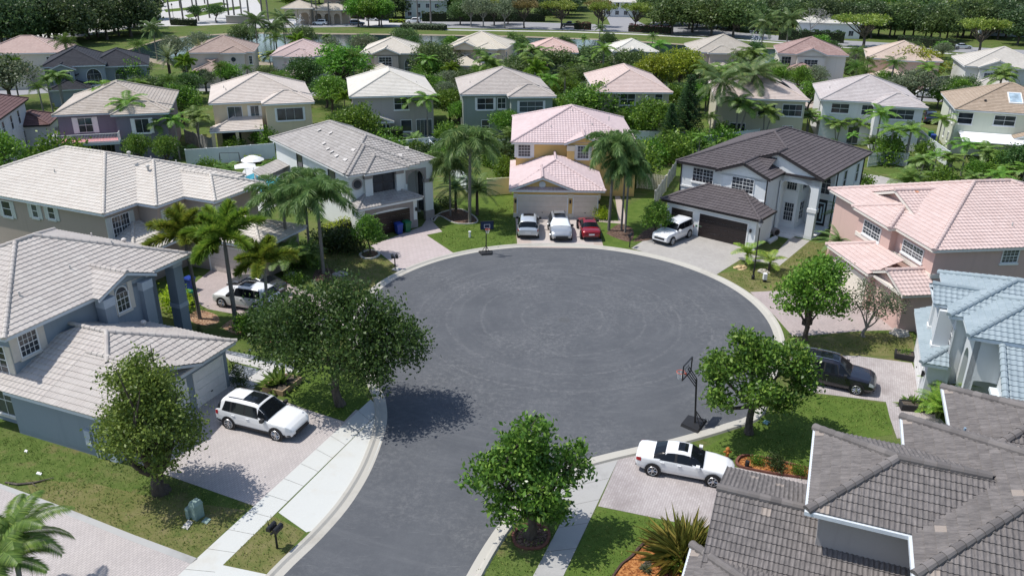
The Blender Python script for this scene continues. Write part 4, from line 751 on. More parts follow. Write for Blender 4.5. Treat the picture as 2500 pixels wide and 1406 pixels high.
def strip(mb, line, prof):
    """sweep a profile of (offset to the outside, height) along a line"""
    L = np.array(line); T = np.gradient(L, axis=0); T /= np.linalg.norm(T, axis=1)[:, None]; n = np.stack([-T[:, 1], T[:, 0]], 1); n = -n if False else n
    for (o0, z0), (o1, z1) in zip(prof[:-1], prof[1:]):
        A = np.column_stack([L+n*o0, np.full(len(L), z0)]); B = np.column_stack([L+n*o1, np.full(len(L), z1)]); i = np.arange(len(L)-1); h = len(L)
        mb.arr(np.vstack([A, B]), np.stack([i, i+1, i+1+h, i+h], 1))
m = MB(); strip(m, edge, [(-.02, .008), (.34, .03), (.46, .11), (.62, .12), (.68, .0)]); structure('kerb', m, curb_m)
# drives and paths
sheet('driveway', [(412, 1161), (650, 1245), (890, 1005), (868, 1000), (840, 1029), (741, 997), (560, 930), (300, 1120)], .008, pav1)
m = MB()
def walkstrip(a, b, n, mat, name, z=.012, gap=.02, depth=None):
    """a, b: two long edges (pixel pairs) split in n slabs with open joints"""
    A0, A1, B0, B1 = [np.array(P(*q)) for q in (*a, *b)]; mb = MB()
    for i in range(n):
        t0, t1 = i/n+gap/2/np.linalg.norm(A1-A0), (i+1)/n-gap/2/np.linalg.norm(A1-A0)
        q = [A0+(A1-A0)*t0, B0+(B1-B0)*t0, B0+(B1-B0)*t1, A0+(A1-A0)*t1]; mb.poly([(*x, z) for x in q])
    m0 = MB(); m0.poly([(*x, z-.004) for x in (A0, B0, B1, A1)]); structure('sidewalk_joint', m0, soil_m); return structure(name, mb, mat)
walkstrip(((330, 1500), (905, 975)), ((420, 1500), (932, 1000)), 13, walk_m, 'sidewalk')
sheet('apron', [(917, 1016), (680, 1251), (748, 1299), (800, 1287), (852, 1225), (902, 1145), (930, 1080), (936, 1030)], .016, walk_m)
sheet('apron', [(543, 1379), (652, 1402), (600, 1470), (440, 1480)], .016, walk_m)
sheet('driveway', [(-200, 1140), (-60, 1160), (0, 1182), (80, 1211), (193, 1254), (321, 1305), (481, 1364), (400, 1450), (300, 1520), (-300, 1520)], .008, pav1)
sheet('driveway_border', [(-60, 1158), (0, 1180), (80, 1209), (193, 1252), (321, 1303), (483, 1363), (466, 1376), (310, 1316), (184, 1265), (74, 1221), (0, 1192), (-60, 1170)], .012, concrete('edge_stone', (.42, .42, .41), (.2, .19, .18), .6))
sheet('path', [(545, 862), (700, 897), (735, 905), (700, 922), (660, 910), (615, 952), (575, 945), (640, 900), (560, 880)], .008, pathm)
sheet('gravel_strip', [(545, 853), (640, 872), (735, 900), (735, 906), (700, 897), (545, 862)], .010, gravel_m)
sheet('gravel_bed', [(575, 888), (650, 905), (600, 948), (540, 945)], .006, gravel_m)
sheet('driveway', [(520, 655), (625, 645), (700, 690), (880, 770), (905, 800), (700, 790), (510, 755), (440, 720)], .008, pav5)
sheet('driveway', [(905, 600), (1030, 553), (1045, 530), (1080, 566), (1041, 574), (1113, 622), (1045, 643), (985, 664)], .008, pavers('pavers_cream', (.50, .43, .42), (.46, .39, .38), 37, w=.4, h=.4, stain=.12))
sheet('driveway', [(1258, 520), (1263, 604), (1475, 607), (1460, 560), (1452, 520)], .008, pav6)
sheet('driveway', [(1275, 530), (1300, 598), (1450, 600), (1440, 530)], .012, concrete('drive_concrete', (.50, .45, .42), (.38, .30, .26), .3))
sheet('path', [(1452, 541), (1530, 548), (1522, 500), (1510, 470), (1500, 470), (1510, 540), (1452, 536)], .008, pav6)
sheet('driveway', [(1541, 606), (1592, 575), (1640, 560), (1847, 600), (1842, 612), (1748, 671), (1650, 640)], .008, pav4)
sheet('path', [(1931, 578), (1977, 588), (1902, 650), (1860, 640), (1805, 634), (1815, 618), (1880, 632)], .010, pav4)
sheet('patio', [(2095, 500), (2085, 455), (2100, 424), (2150, 430), (2190, 440), (2262, 447), (2295, 458), (2190, 472), (2160, 490), (2200, 520), (2100, 520)], .008, pav4)
sheet('lawn_island', [(2098, 432), (2108, 440), (2106, 452), (2094, 456)], .012, lush_m)
sheet('driveway', [(1831, 713), (1920, 709), (2045, 690), (2215, 805), (2100, 808), (1936, 822), (1890, 770)], .008, pav5)
sheet('driveway', [(1942, 868), (2000, 866), (2098, 869), (2226, 886), (2260, 965), (2285, 1010), (2330, 1060), (2190, 1070), (2172, 1018), (2163, 981), (1975, 957), (1948, 925)], .008, pav2)
sheet('driveway', [(1511, 1118), (1552, 1098), (1700, 1112), (1782, 1138), (1975, 1172), (2010, 1210), (1800, 1310), (1737, 1290), (1669, 1278), (1460, 1235)], .008, pav2)
sheet('apron', [(1399, 1222), (1442, 1137), (1405, 1147), (1350, 1185), (1330, 1215)], .010, old_m)
walkstrip(((1262, 1480), (1442, 1137)), ((1340, 1480), (1511, 1118)), 6, old_m, 'sidewalk')
# lawns with a look of their own
sheet('lawn', [(1045, 575), (1085, 560), (1130, 490), (1255, 470), (1257, 603), (1190, 612), (1115, 620)], .004, lush_m)
sheet('lawn', [(1465, 545), (1590, 470), (1600, 500), (1570, 560), (1530, 606), (1476, 606)], .004, lush_m)
sheet('lawn', [(565, 860), (760, 860), (905, 975), (840, 1027), (741, 996), (640, 940)], .004, lush_m)
sheet('lawn', [(1990, 965), (2165, 985), (2180, 1060), (2000, 1085), (1985, 1150), (1700, 1105), (1850, 1020)], .004, lush_m)
sheet('lawn', [(1460, 1237), (1740, 1292), (1800, 1340), (1700, 1480), (1345, 1480)], .0045, lush_m)
sheet('dry_lawn', [(790, 620), (880, 600), (950, 640), (985, 664), (945, 690), (880, 740), (780, 690)], .004, dry_m)
sheet('dry_lawn', [(60, 1170), (230, 1180), (380, 1215), (600, 1245), (480, 1364), (321, 1305), (80, 1211)], .004, dry_m)
sheet('dry_lawn', [(1750, 668), (1900, 650), (1975, 590), (2050, 600), (2045, 690), (1920, 709), (1831, 713)], .004, dry_m)
sheet('dry_lawn', [(660, 1255), (745, 1300), (650, 1402), (545, 1378)], .0045, dry_m)
sheet('dry_lawn', [(1940, 830), (2100, 812), (2225, 815), (2240, 870), (2098, 868), (1955, 862)], .004, dry_m)
# planting beds
def bed(pts, name, mat, z=.014, n=4, rim=None, rz=.09, rw=.12):
    q = smooth_line([P(*x) for x in pts]+[P(*pts[0])], n)[:-1]; m = MB(); m.poly([(*x, z) for x in q]); structure(name, m, mat)
    if rim:
        c = q.mean(0); m = MB(); L = np.vstack([q, q[:1]]); d = L-c; d /= np.linalg.norm(d, axis=1)[:, None]; o = L+d*rw; h = len(L); i = np.arange(h-1)
        V = np.vstack([np.column_stack([L, np.full(h, 0.)]), np.column_stack([L, np.full(h, rz)]), np.column_stack([o, np.full(h, rz)]), np.column_stack([o, np.full(h, 0.)])])
        m.arr(V, np.vstack([np.stack([i+a, i+1+a, i+1+a+h, i+a+h], 1) for a in (0, h, 2*h)])); return link('bed_edging', m.mesh('bed_edging', rim))
edge_red = plain('edging_rust', (.16, .065, .045), .9, .25, 5); edge_wh = plain('edging_pale', (.52, .50, .46), .9, .2, 5); edge_dk = plain('edging_brown', (.07, .04, .03), .9, .2, 5)
tag(bed([(1255, 1305), (1280, 1285), (1320, 1285), (1338, 1305), (1325, 1332), (1290, 1338), (1262, 1328)], 'tree_bed', mul_b, rim=edge_red), 'rust red scalloped ring round the foot of the front centre tree', 'edging')
tag(bed([(1800, 1130), (1812, 1117), (1850, 1118), (1985, 1150), (1995, 1162), (1990, 1172), (1900, 1158), (1815, 1143)], 'mulch_bed', mul_o, rim=edge_red, rz=.14), 'rusty edging round the rose bed of orange mulch', 'edging')
tag(bed([(1640, 1300), (1580, 1325), (1545, 1360), (1515, 1385), (1505, 1430), (1640, 1480), (1740, 1400), (1735, 1310)], 'mulch_bed', mul_o, rim=edge_dk), 'dark curved edging of the orange mulch bed by the spiky clump', 'edging')
bed([(1580, 1365), (1600, 1352), (1585, 1385), (1560, 1388)], 'soil_patch', soil_m, z=.02)
tag(bed([(880, 623), (895, 614), (915, 614), (924, 622), (910, 631), (890, 631)], 'tree_bed', mul_b, rim=edge_wh, rz=.12, rw=.16), 'pale ring kerb round the small round tree by the driveway', 'edging')
tag(bed([(1055, 535), (1080, 520), (1120, 512), (1150, 525), (1165, 540), (1150, 547), (1110, 545), (1075, 528), (1060, 541)], 'mulch_bed', mul_b, rim=edge_wh, rz=.1), 'pale curved kerb of the palm bed beside the yellow house lawn', 'edging')
for x, y in ((488, 775), (575, 797), (655, 820)): bed([(x-35, y+2), (x-5, y-18), (x+40, y-6), (x+45, y+12), (x+5, y+20)], 'mulch_ring', mul_t)
bed([(770, 660), (800, 655), (830, 670), (810, 690), (765, 685)], 'mulch_ring', mul_b); bed([(1480, 570), (1510, 548), (1545, 560), (1540, 590), (1500, 580)], 'mulch_ring', mul_b); bed([(1545, 590), (1580, 560), (1610, 560), (1590, 585)], 'mulch_ring', mul_b)
# lake, banks, far roads
k = N('water', .04, .6); p = k.pos(); k.bump(k.noise(p, 1.6, 4, .7), .12, .1); wat = k.col((.022, .040, .044))
far = [(300, 128), (390, 100), (470, 90), (600, 83), (760, 84), (1000, 87), (1250, 91), (1500, 100), (1700, 113), (1900, 121), (2010, 128)]
sheet('shore', [(280, 134), *[(u, v-3) for u, v in far], (2040, 140), (2000, 172), (1700, 160), (1250, 148), (700, 160), (400, 160)], .01, concrete('shore_sand', (.30, .25, .18), (.2, .18, .12), .5))
sheet('lake', [*far, (2020, 150), (1980, 165), (1700, 155), (1250, 143), (700, 152), (400, 150)], .02, wat)
farasph = concrete('far_asphalt', (.30, .30, .31), (.22, .22, .23), .4); farconc = concrete('far_concrete', (.52, .51, .49), (.4, .4, .38), .2)
sheet('road', [(600, 70), (900, 66), (1150, 70), (1400, 75), (1560, 81), (1800, 94), (2050, 112), (2560, 141), (2560, 126), (2050, 99), (1800, 80), (1600, 66), (1400, 58), (1150, 51), (900, 47), (700, 46), (600, 50)], .008, farasph)
sheet('sidewalk', [(1000, 73.5), (1400, 80), (1560, 86), (1800, 99), (2050, 117), (2560, 147), (2560, 144.5), (2050, 114.5), (1800, 96.5), (1560, 83.5), (1400, 77.5), (1000, 71.5)], .012, farconc)
sheet('driveway', [(620, 66), (900, 63), (1010, 60), (1010, 52), (900, 49), (740, 46), (620, 52)], .012, farconc)
sheet('road', [(1490, 62), (1590, 68), (1530, 40), (1500, 30), (1470, 28), (1480, 40)], .010, farasph)
sheet('road', [(1580, 68), (1800, 80), (1760, 62), (1640, 52), (1590, 55)], .012, farasph)
sheet('road', [(-60, 128), (20, 112), (90, 102), (200, 90), (340, 66), (480, 64), (560, 60), (640, 56), (640, 20), (600, -40), (385, -40), (392, 0), (396, 30), (380, 44), (300, 58), (180, 76), (60, 90), (-60, 102)], .014, farconc)
for a in (((400, 24), (470, 18), (540, 6), (560, 12), (480, 24), (405, 31)), ((450, 38), (520, 24), (585, 16), (590, 22), (530, 32), (460, 45)), ((400, 8), (440, 3), (470, -6), (400, -4))): sheet('median', a, .02, lush_m)
sheet('road', [(-200, 250), (300, 215), (760, 235), (870, 228), (1060, 205), (1400, 215), (1700, 232), (1990, 235), (2290, 250), (2560, 232), (2560, 214), (2300, 224), (2000, 212), (1700, 208), (1400, 196), (1060, 188), (870, 206), (760, 214), (300, 195), (-200, 228)], .008, farasph)
for q in (((2105, 244), (2150, 235), (2160, 215), (2110, 215)), ((2250, 240), (2305, 235), (2280, 215), (2240, 212)), ((1930, 268), (2000, 262), (1985, 225), (1940, 225))): sheet('driveway', q, .012, pav6)
# pools
poolw = plain('pool_water', (.05, .30, .42), .05, .15, 1.2); pooldk = concrete('pool_deck', (.60, .60, .59), (.5, .5, .48), .2)
sheet('pool_deck', [(560, 470), (600, 408), (690, 405), (720, 480), (640, 520)], .006, pooldk); m = MB()
sheet('pool', [(598, 432), (640, 415), (690, 418), (700, 452), (640, 470), (610, 458)], .02, poolw)
sheet('pool', [(-60, 540), (0, 535), (30, 560), (20, 600), (-60, 610)], .02, plain('pool_teal', (.04, .30, .28), .06, .15, 1.5)); sheet('pool_deck', [(-120, 470), (10, 478), (60, 560), (30, 640), (-120, 640)], .006, pooldk)
# ---------------------------------------------------------------- vegetation
LM = dict(
    oak=leafmat('leaf_oak', (.015, .036, .009), (.036, .074, .017), (.075, .12, .03)),
    fine=leafmat('leaf_olive', (.032, .052, .012), (.090, .118, .022), (.17, .20, .04)),
    gloss=leafmat('leaf_glossy', (.022, .058, .010), (.068, .135, .020), (.19, .27, .055), gloss=.3),
    bright=leafmat('leaf_bright', (.030, .072, .010), (.085, .165, .020), (.17, .27, .04)),
    far=leafmat('leaf_far', (.020, .036, .015), (.045, .070, .026), (.07, .10, .035)),
    farmix=leafmat('leaf_farmix', (.026, .048, .016), (.062, .095, .028), (.10, .14, .04)),
    grey=leafmat('leaf_greygreen', (.050, .066, .038), (.095, .115, .065), (.14, .16, .09)),
    gold=leafmat('leaf_golden', (.055, .080, .010), (.150, .185, .016), (.27, .28, .03)),
    umb=leafmat('leaf_umbrella', (.060, .090, .014), (.125, .155, .026), (.19, .20, .04)),
    rust=leafmat('leaf_rust', (.07, .065, .02), (.14, .12, .04), (.20, .16, .06)),
    palm=leafmat('frond_green', (.030, .062, .012), (.080, .135, .025), (.16, .20, .05), trans=.25),
    fox=leafmat('frond_foxtail', (.045, .090, .012), (.12, .19, .025), (.25, .27, .045), trans=.3),
    foxo=leafmat('frond_foxtail_old', (.05, .085, .012), (.12, .165, .022), (.26, .23, .04), trans=.3),
    queen=leafmat('frond_queen', (.040, .075, .022), (.085, .140, .042), (.17, .21, .07), trans=.25),
    coco=leafmat('frond_coconut', (.030, .058, .018), (.070, .110, .035), (.17, .18, .06), trans=.25),
    date=leafmat('frond_date', (.040, .060, .022), (.085, .110, .040), (.20, .17, .06), trans=.2),
    yel=leafmat('frond_yellow', (.16, .15, .01), (.34, .28, .02), (.45, .36, .05), trans=.3),
    norf=leafmat('leaf_norfolk', (.010, .028, .010), (.028, .058, .018), (.05, .085, .028)),
    hedge=leafmat('leaf_hedge', (.020, .050, .008), (.065, .125, .015), (.17, .25, .03)),
    limeh=leafmat('leaf_lime', (.10, .15, .008), (.22, .28, .015), (.32, .36, .03)),
    redh=leafmat('leaf_red', (.030, .010, .012), (.070, .020, .022), (.11, .04, .035)),
    cord=leafmat('leaf_cordyline', (.028, .042, .010), (.095, .10, .020), (.30, .24, .06), trans=.2), purple=leafmat('leaf_purple', (.05, .02, .022), (.11, .045, .05), (.16, .08, .07)),
    dark=leafmat('leaf_dark', (.012, .024, .008), (.028, .048, .014), (.05, .08, .02)))
BK = dict(oak=bark('bark_oak', (.055, .045, .038), (.15, .13, .11)), palm=bark('bark_palm', (.13, .12, .105), (.26, .24, .22), 3), dark=bark('bark_dark', (.05, .038, .03), (.12, .10, .085)), pale=bark('bark_pale', (.18, .17, .15), (.32, .30, .28)), coco=bark('bark_coconut', (.16, .14, .12), (.33, .30, .26), 4),
    crown=plain('crownshaft', (.12, .17, .05), .5, .15, 3), bare=bark('bark_bare', (.26, .25, .24), (.42, .41, .40)))
def rng_unit(r, n): v = r.normal(size=(n, 3)); return v/np.linalg.norm(v, axis=1)[:, None]
def leaf_quads(mb, c, d, l, w, r):
    s = np.cross(d, rng_unit(r, len(c))); s /= np.linalg.norm(s, axis=1)[:, None]+1e-9; l = np.asarray(l)[:, None] if np.ndim(l) else l; w = np.asarray(w)[:, None] if np.ndim(w) else w
    V = np.stack([c-d*l/2, c+s*w/2, c+d*l/2, c-s*w/2], 1).reshape(-1, 3); mb.arr(V, np.arange(len(V)).reshape(-1, 4))
def crown(blobs, ncl, per, leaf, seed, clump=.4, shell=.55, aspect=.55, droop=0.0, weights=None):
    r = np.random.default_rng(seed); B = np.array(blobs, float); wt = (B[:, 3]*B[:, 4]*B[:, 5])**(2/3); wt /= wt.sum(); k = r.choice(len(B), ncl, p=wt)
    u = rng_unit(r, ncl); rad = shell+(1-shell)*r.random(ncl)**.6; rad *= 1+.16*r.normal(size=ncl)*(r.random(ncl) < .35); cc = B[k, :3]+u*B[k, 3:]*rad[:, None]
    n = ncl*per; C0 = np.repeat(cc, per, 0); up = np.repeat(u, per, 0); q = r.normal(size=(n, 3))*clump*.5; q[:, 2] *= .7; c = C0+q; c[:, 2] -= droop*np.abs(r.normal(size=n))
    d = rng_unit(r, n)*.9+up*.5+np.array([0, 0, .25]); d /= np.linalg.norm(d, axis=1)[:, None]; m = MB(); sz = leaf*(.65+.7*r.random(n)); leaf_quads(m, c, d, sz, sz*aspect, r); return m
def limbs(trunk, fork, tips, r0, r1, seed, bend=.12, n=7, sub=2):
    """tapered trunk from the ground to the fork, limbs on to the tips and twigs off each limb"""
    rn = np.random.default_rng(seed); m = MB(); a = np.array(trunk, float); f = np.array(fork, float); t = np.linspace(0, 1, 6)[:, None]
    mid = a+(f-a)*t+np.sin(t*PI)*rn.normal(size=3)*bend*np.array([1, 1, .2]); m.tube(mid, np.linspace(r0, r1, 6)*np.array([1.35, 1.05, 1, 1, 1, 1]), n+2)
    for tp in tips:
        tp = np.array(tp, float); L = f+(tp-f)*np.linspace(0, 1, 6)[:, None]+np.sin(np.linspace(0, 1, 6)*PI)[:, None]*(rn.normal(size=3)*.1*np.linalg.norm(tp-f)+np.array([0, 0, -.03])); m.tube(L, np.linspace(r1*.72, r1*.14, 6), n-1)
        for _ in range(sub):
            b = L[rn.integers(2, 5)]; e = b+(rng_unit(rn, 1)[0]*.8+np.array([0, 0, .3])+(tp-f)/np.linalg.norm(tp-f))*np.linalg.norm(tp-f)*.28; m.tube(np.linspace(b, e, 4), np.linspace(r1*.26, r1*.06, 4), 4)
    return m
TREES = {}
def deftree(key, crown_mb, trunk_mb, leafm, barkm, h): TREES[key] = (crown_mb.mesh(key+'_crown', leafm), trunk_mb.mesh(key+'_trunk', barkm, True), h)
def blob_tree(key, blobs, ncl, per, leaf, seed, lm, bk, fork, r0, r1, h, tips=None, **kw):
    tips = tips or [(b[0], b[1], b[2]) for b in blobs]; deftree(key, crown(blobs, ncl, per, leaf, seed, **kw), limbs((0, 0, -.05), fork, tips, r0, r1, seed), LM[lm], BK[bk], h)
def tree(key, base, top=None, label='', group=None, name='tree', cat='tree', rz=None, h=None, wide=1.0, scale=None, xy=None):
    x, y = xy or P(*base); cm, tm, h0 = TREES[key]
    if scale is None: scale = (h or height_at(x, y, top))/h0
    t = thing(name, label, cat, (x, y, 0), random.uniform(0, 360) if rz is None else rz, group); t.scale = (scale*wide, scale*wide, scale)
    if len(tm.vertices): link('trunk', tm, t)
    if len(cm.vertices): link('crown', cm, t)
    return t
random.seed(11)
# -------- near trees, each with a crown of its own
def around(n, R, z0, z1, r, seed, jitter=.3):
    q = random.Random(seed); return [(R*math.cos(a)*q.uniform(.75, 1.1), R*math.sin(a)*q.uniform(.75, 1.1), q.uniform(z0, z1), *(r*q.uniform(.8, 1.2) for _ in range(3))) for a in [2*PI*i/n+q.uniform(-jitter, jitter) for i in range(n)]]
blob_tree('olive_vase', [(0, 0, 5.6, 1.2, 1.2, 1.6), (0, 0, 4.2, 1.7, 1.7, 1.4)]+around(6, 1.7, 3.6, 5.2, 1.0, 1)+around(5, 1.5, 2.5, 3.3, .8, 2)+around(4, .9, 6.0, 6.6, .7, 3), 1250, 16, .17, 5, 'fine', 'dark', (0, 0, 1.0), .38, .26, 7.4, clump=.5, shell=.4)
blob_tree('spread_oak', [(-3.1, .9, 4.7, 1.7, 1.6, 1.4), (-2.2, -.5, 5.6, 1.5, 1.4, 1.2), (-.6, .6, 5.6, 1.9, 1.8, 1.5), (1.3, .2, 5.6, 2.0, 1.9, 1.5), (3.0, -.2, 4.6, 1.7, 1.7, 1.4), (3.6, .9, 3.8, 1.2, 1.2, 1.2), (1.2, -1.5, 4.2, 1.7, 1.6, 1.5), (-1.4, -1.4, 3.9, 1.3, 1.2, 1.2), (-3.6, -.3, 3.5, 1.0, 1.0, 1.0), (2.6, -1.6, 3.3, 1.0, 1.0, 1.0), (.5, .5, 6.7, 1.0, 1.0, .8), (2.0, .2, 2.7, .9, .9, .8)], 1750, 14, .19, 8, 'oak', 'oak', (.05, 0, 2.4), .24, .19, 7.6, clump=.55, shell=.35, droop=.25)
blob_tree('glossy_lobes', [(0.0, 0.0, 5.3, 0.8, 0.8, 0.8), (-0.35, 0.24, 4.24, 1.2, 1.12, 0.88), (-1.77, 0.12, 3.41, 0.88, 0.88, 0.96), (1.77, 0.12, 3.53, 0.8, 0.8, 0.96), (0.35, -0.83, 3.06, 1.04, 0.96, 0.88), (0.0, 0.94, 3.18, 1.12, 0.88, 0.88), (-1.06, -0.59, 2.12, 0.8, 0.8, 0.64), (0.83, -0.35, 1.76, 0.8, 0.72, 0.56)], 640, 13, .25, 14, 'gloss', 'dark', (0, 0, 1.1), .24, .20, 6.0, clump=.42, shell=.5, aspect=.5)
blob_tree('glossy_wide', [(0.0, 0.0, 4.74, 1.2, 1.12, 0.88), (-1.97, 0.23, 4.05, 0.96, 0.96, 0.8), (1.97, 0.0, 4.05, 1.04, 1.04, 0.88), (-0.46, -1.16, 3.23, 1.04, 0.88, 0.72), (2.55, -0.58, 3.0, 0.72, 0.72, 0.64), (-2.44, -0.58, 2.89, 0.64, 0.64, 0.56), (0.7, 1.28, 3.58, 1.04, 0.88, 0.8), (1.04, -0.93, 2.42, 0.72, 0.64, 0.56), (-0.93, 0.35, 5.44, 0.64, 0.64, 0.48)], 760, 13, .24, 21, 'gloss', 'oak', (0, 0, 1.7), .21, .17, 5.8, clump=.42, shell=.5, aspect=.5)
blob_tree('ficus_round', [(0.0, 0.0, 3.49, 1.53, 1.53, 1.26), (-0.97, 0.22, 2.84, 1.08, 1.08, 0.99), (0.97, -0.11, 2.74, 1.08, 1.08, 0.99), (0.22, 0.22, 4.46, 0.99, 0.99, 0.72), (0.97, 0.65, 4.14, 0.9, 0.9, 0.81), (-0.86, -0.43, 3.92, 0.81, 0.81, 0.72)], 620, 12, .2, 31, 'bright', 'dark', (0, 0, 1.0), .16, .13, 5.0, clump=.36, shell=.6)
blob_tree('scraggly', [(0, 0, 3.4, 1.2, 1.2, .8), (1.3, 0, 2.9, 1.1, 1.0, .8), (-1.0, .3, 2.8, 1.0, .9, .8), (2.0, .3, 2.4, .9, .8, .6), (.3, -.6, 2.4, 1.0, .9, .7), (-.4, .1, 3.9, .7, .7, .5)], 300, 9, .16, 41, 'grey', 'pale', (.1, 0, .7), .12, .10, 4.3, clump=.5, shell=.3)
blob_tree('lollipop', [(0, 0, 2.6, 1.15, 1.15, 1.0), (-.6, .1, 2.0, .9, .9, .7), (.7, 0, 2.1, .85, .85, .7), (0, .2, 3.2, .7, .7, .5)], 420, 11, .15, 51, 'hedge', 'dark', (0, 0, 1.0), .09, .07, 3.7, clump=.3, shell=.5)
# -------- kinds that stand in numbers
def oakish(key, seed, lm, R, h, ncl, per, leaf, bk='oak', fork=.3, nb=7, flat=1.0, shell=.5, zf=.68):
    zc = h*zf; b = [(0, 0, zc+h*.08, R*.62, R*.62, h*.24*flat)]+around(nb, R*.62, zc-h*.12, zc+h*.06, R*.44, seed)+around(4, R*.35, zc+h*.08, zc+h*.17, R*.34, seed+1); b = [(x, y, z, r1, r2, r3*.8*flat) for x, y, z, r1, r2, r3 in b]
    blob_tree(key, b, ncl, per, leaf, seed, lm, bk, (0, 0, h*fork), .05*R+.06, .035*R+.05, h, shell=shell, clump=leaf*2.1)
oakish('mid_bright', 61, 'bright', 3.0, 6.5, 420, 11, .30); oakish('mid_mango', 62, 'hedge', 3.4, 6.0, 520, 11, .30, flat=1.15); oakish('mid_dark', 63, 'oak', 3.2, 7.5, 460, 11, .30); oakish('mid_grey', 64, 'grey', 3.4, 6.5, 440, 11, .27); oakish('mid_gold', 65, 'gold', 3.0, 6.0, 460, 11, .30); oakish('mid_gloss', 66, 'gloss', 2.6, 6.0, 400, 11, .28); oakish('mid_mix', 67, 'farmix', 4.0, 7.0, 520, 11, .32)
oakish('far_dark', 71, 'far', 5.0, 10.5, 567, 10, .62, fork=.22, zf=.56, flat=1.35); oakish('far_dark2', 72, 'far', 4.2, 10, 486, 10, .6, fork=.22, zf=.56, flat=1.35); oakish('far_mix', 73, 'farmix', 4.8, 9.5, 540, 10, .6, zf=.57, flat=1.3, fork=.22); oakish('far_grey', 74, 'grey', 4.0, 8.5, 260, 8, .5, bk='pale', shell=.3); oakish('far_bright', 75, 'bright', 4.5, 9, 513, 10, .58)
def umbrella(key, seed, lm):
    q = random.Random(seed); b = [(5.5*math.sqrt(q.random())*math.cos(a), 5.5*math.sqrt(q.random())*math.sin(a), 6.6+q.uniform(-.3, .5), 1.7, 1.7, .55) for a in [q.uniform(0, 6.28) for _ in range(17)]]+[(0, 0, 7.3, 2.5, 2.5, .6)]
    blob_tree(key, b, 520, 9, .5, seed, lm, 'oak', (0, 0, 2.6), .3, .25, 8.0, shell=.2, clump=.8)
umbrella('umbrella', 81, 'umb'); umbrella('umbrella_rust', 82, 'rust')
tm = MB(); rn = np.random.default_rng(9)
def rec(a, d, L, r, dep):
    b = a+d*L; tm.tube(np.linspace(a, b, 3), np.linspace(r, r*.6, 3), 5)
    if dep: 
        for _ in range(3): e = d+rng_unit(rn, 1)[0]*.75; rec(b, e/np.linalg.norm(e), L*.72, r*.58, dep-1)
rec(np.array([0, 0, 0.]), np.array([0, 0, 1.]), 2.2, .16, 5); TREES['bare'] = (MB().mesh('none', []), tm.mesh('bare_trunk', BK['bare'], True), 6.5)
# norfolk pine: whorled drooping tiers
r = np.random.default_rng(3); m = MB(); tm = MB(); tm.bar((0, 0, 0), (0, 0, 14), .2, 7, .03)
for i, z in enumerate(np.linspace(1.2, 13.6, 30)):
    R = 2.3*(1-(z/14.3)**1.3)+.2; nb = 7
    for j in range(nb):
        a = 2*PI*j/nb+i*.7; dr = np.array([math.cos(a), math.sin(a), 0]); n = int(16*R/2.3+5); t = np.linspace(.12, 1, n)[:, None]
        c = np.array([0, 0, z])+dr*R*t+np.array([0, 0, 1])*(.28*R*t**2-.12*R*t); c = np.repeat(c, 5, 0); c = c+r.normal(size=c.shape)*np.array([.11, .11, .07]); d = dr*.8+rng_unit(r, len(c))*.6; d /= np.linalg.norm(d, axis=1)[:, None]; leaf_quads(m, c, d, .30, .10, r)
deftree('norfolk', m, tm, LM['norf'], BK['dark'], 14.2)
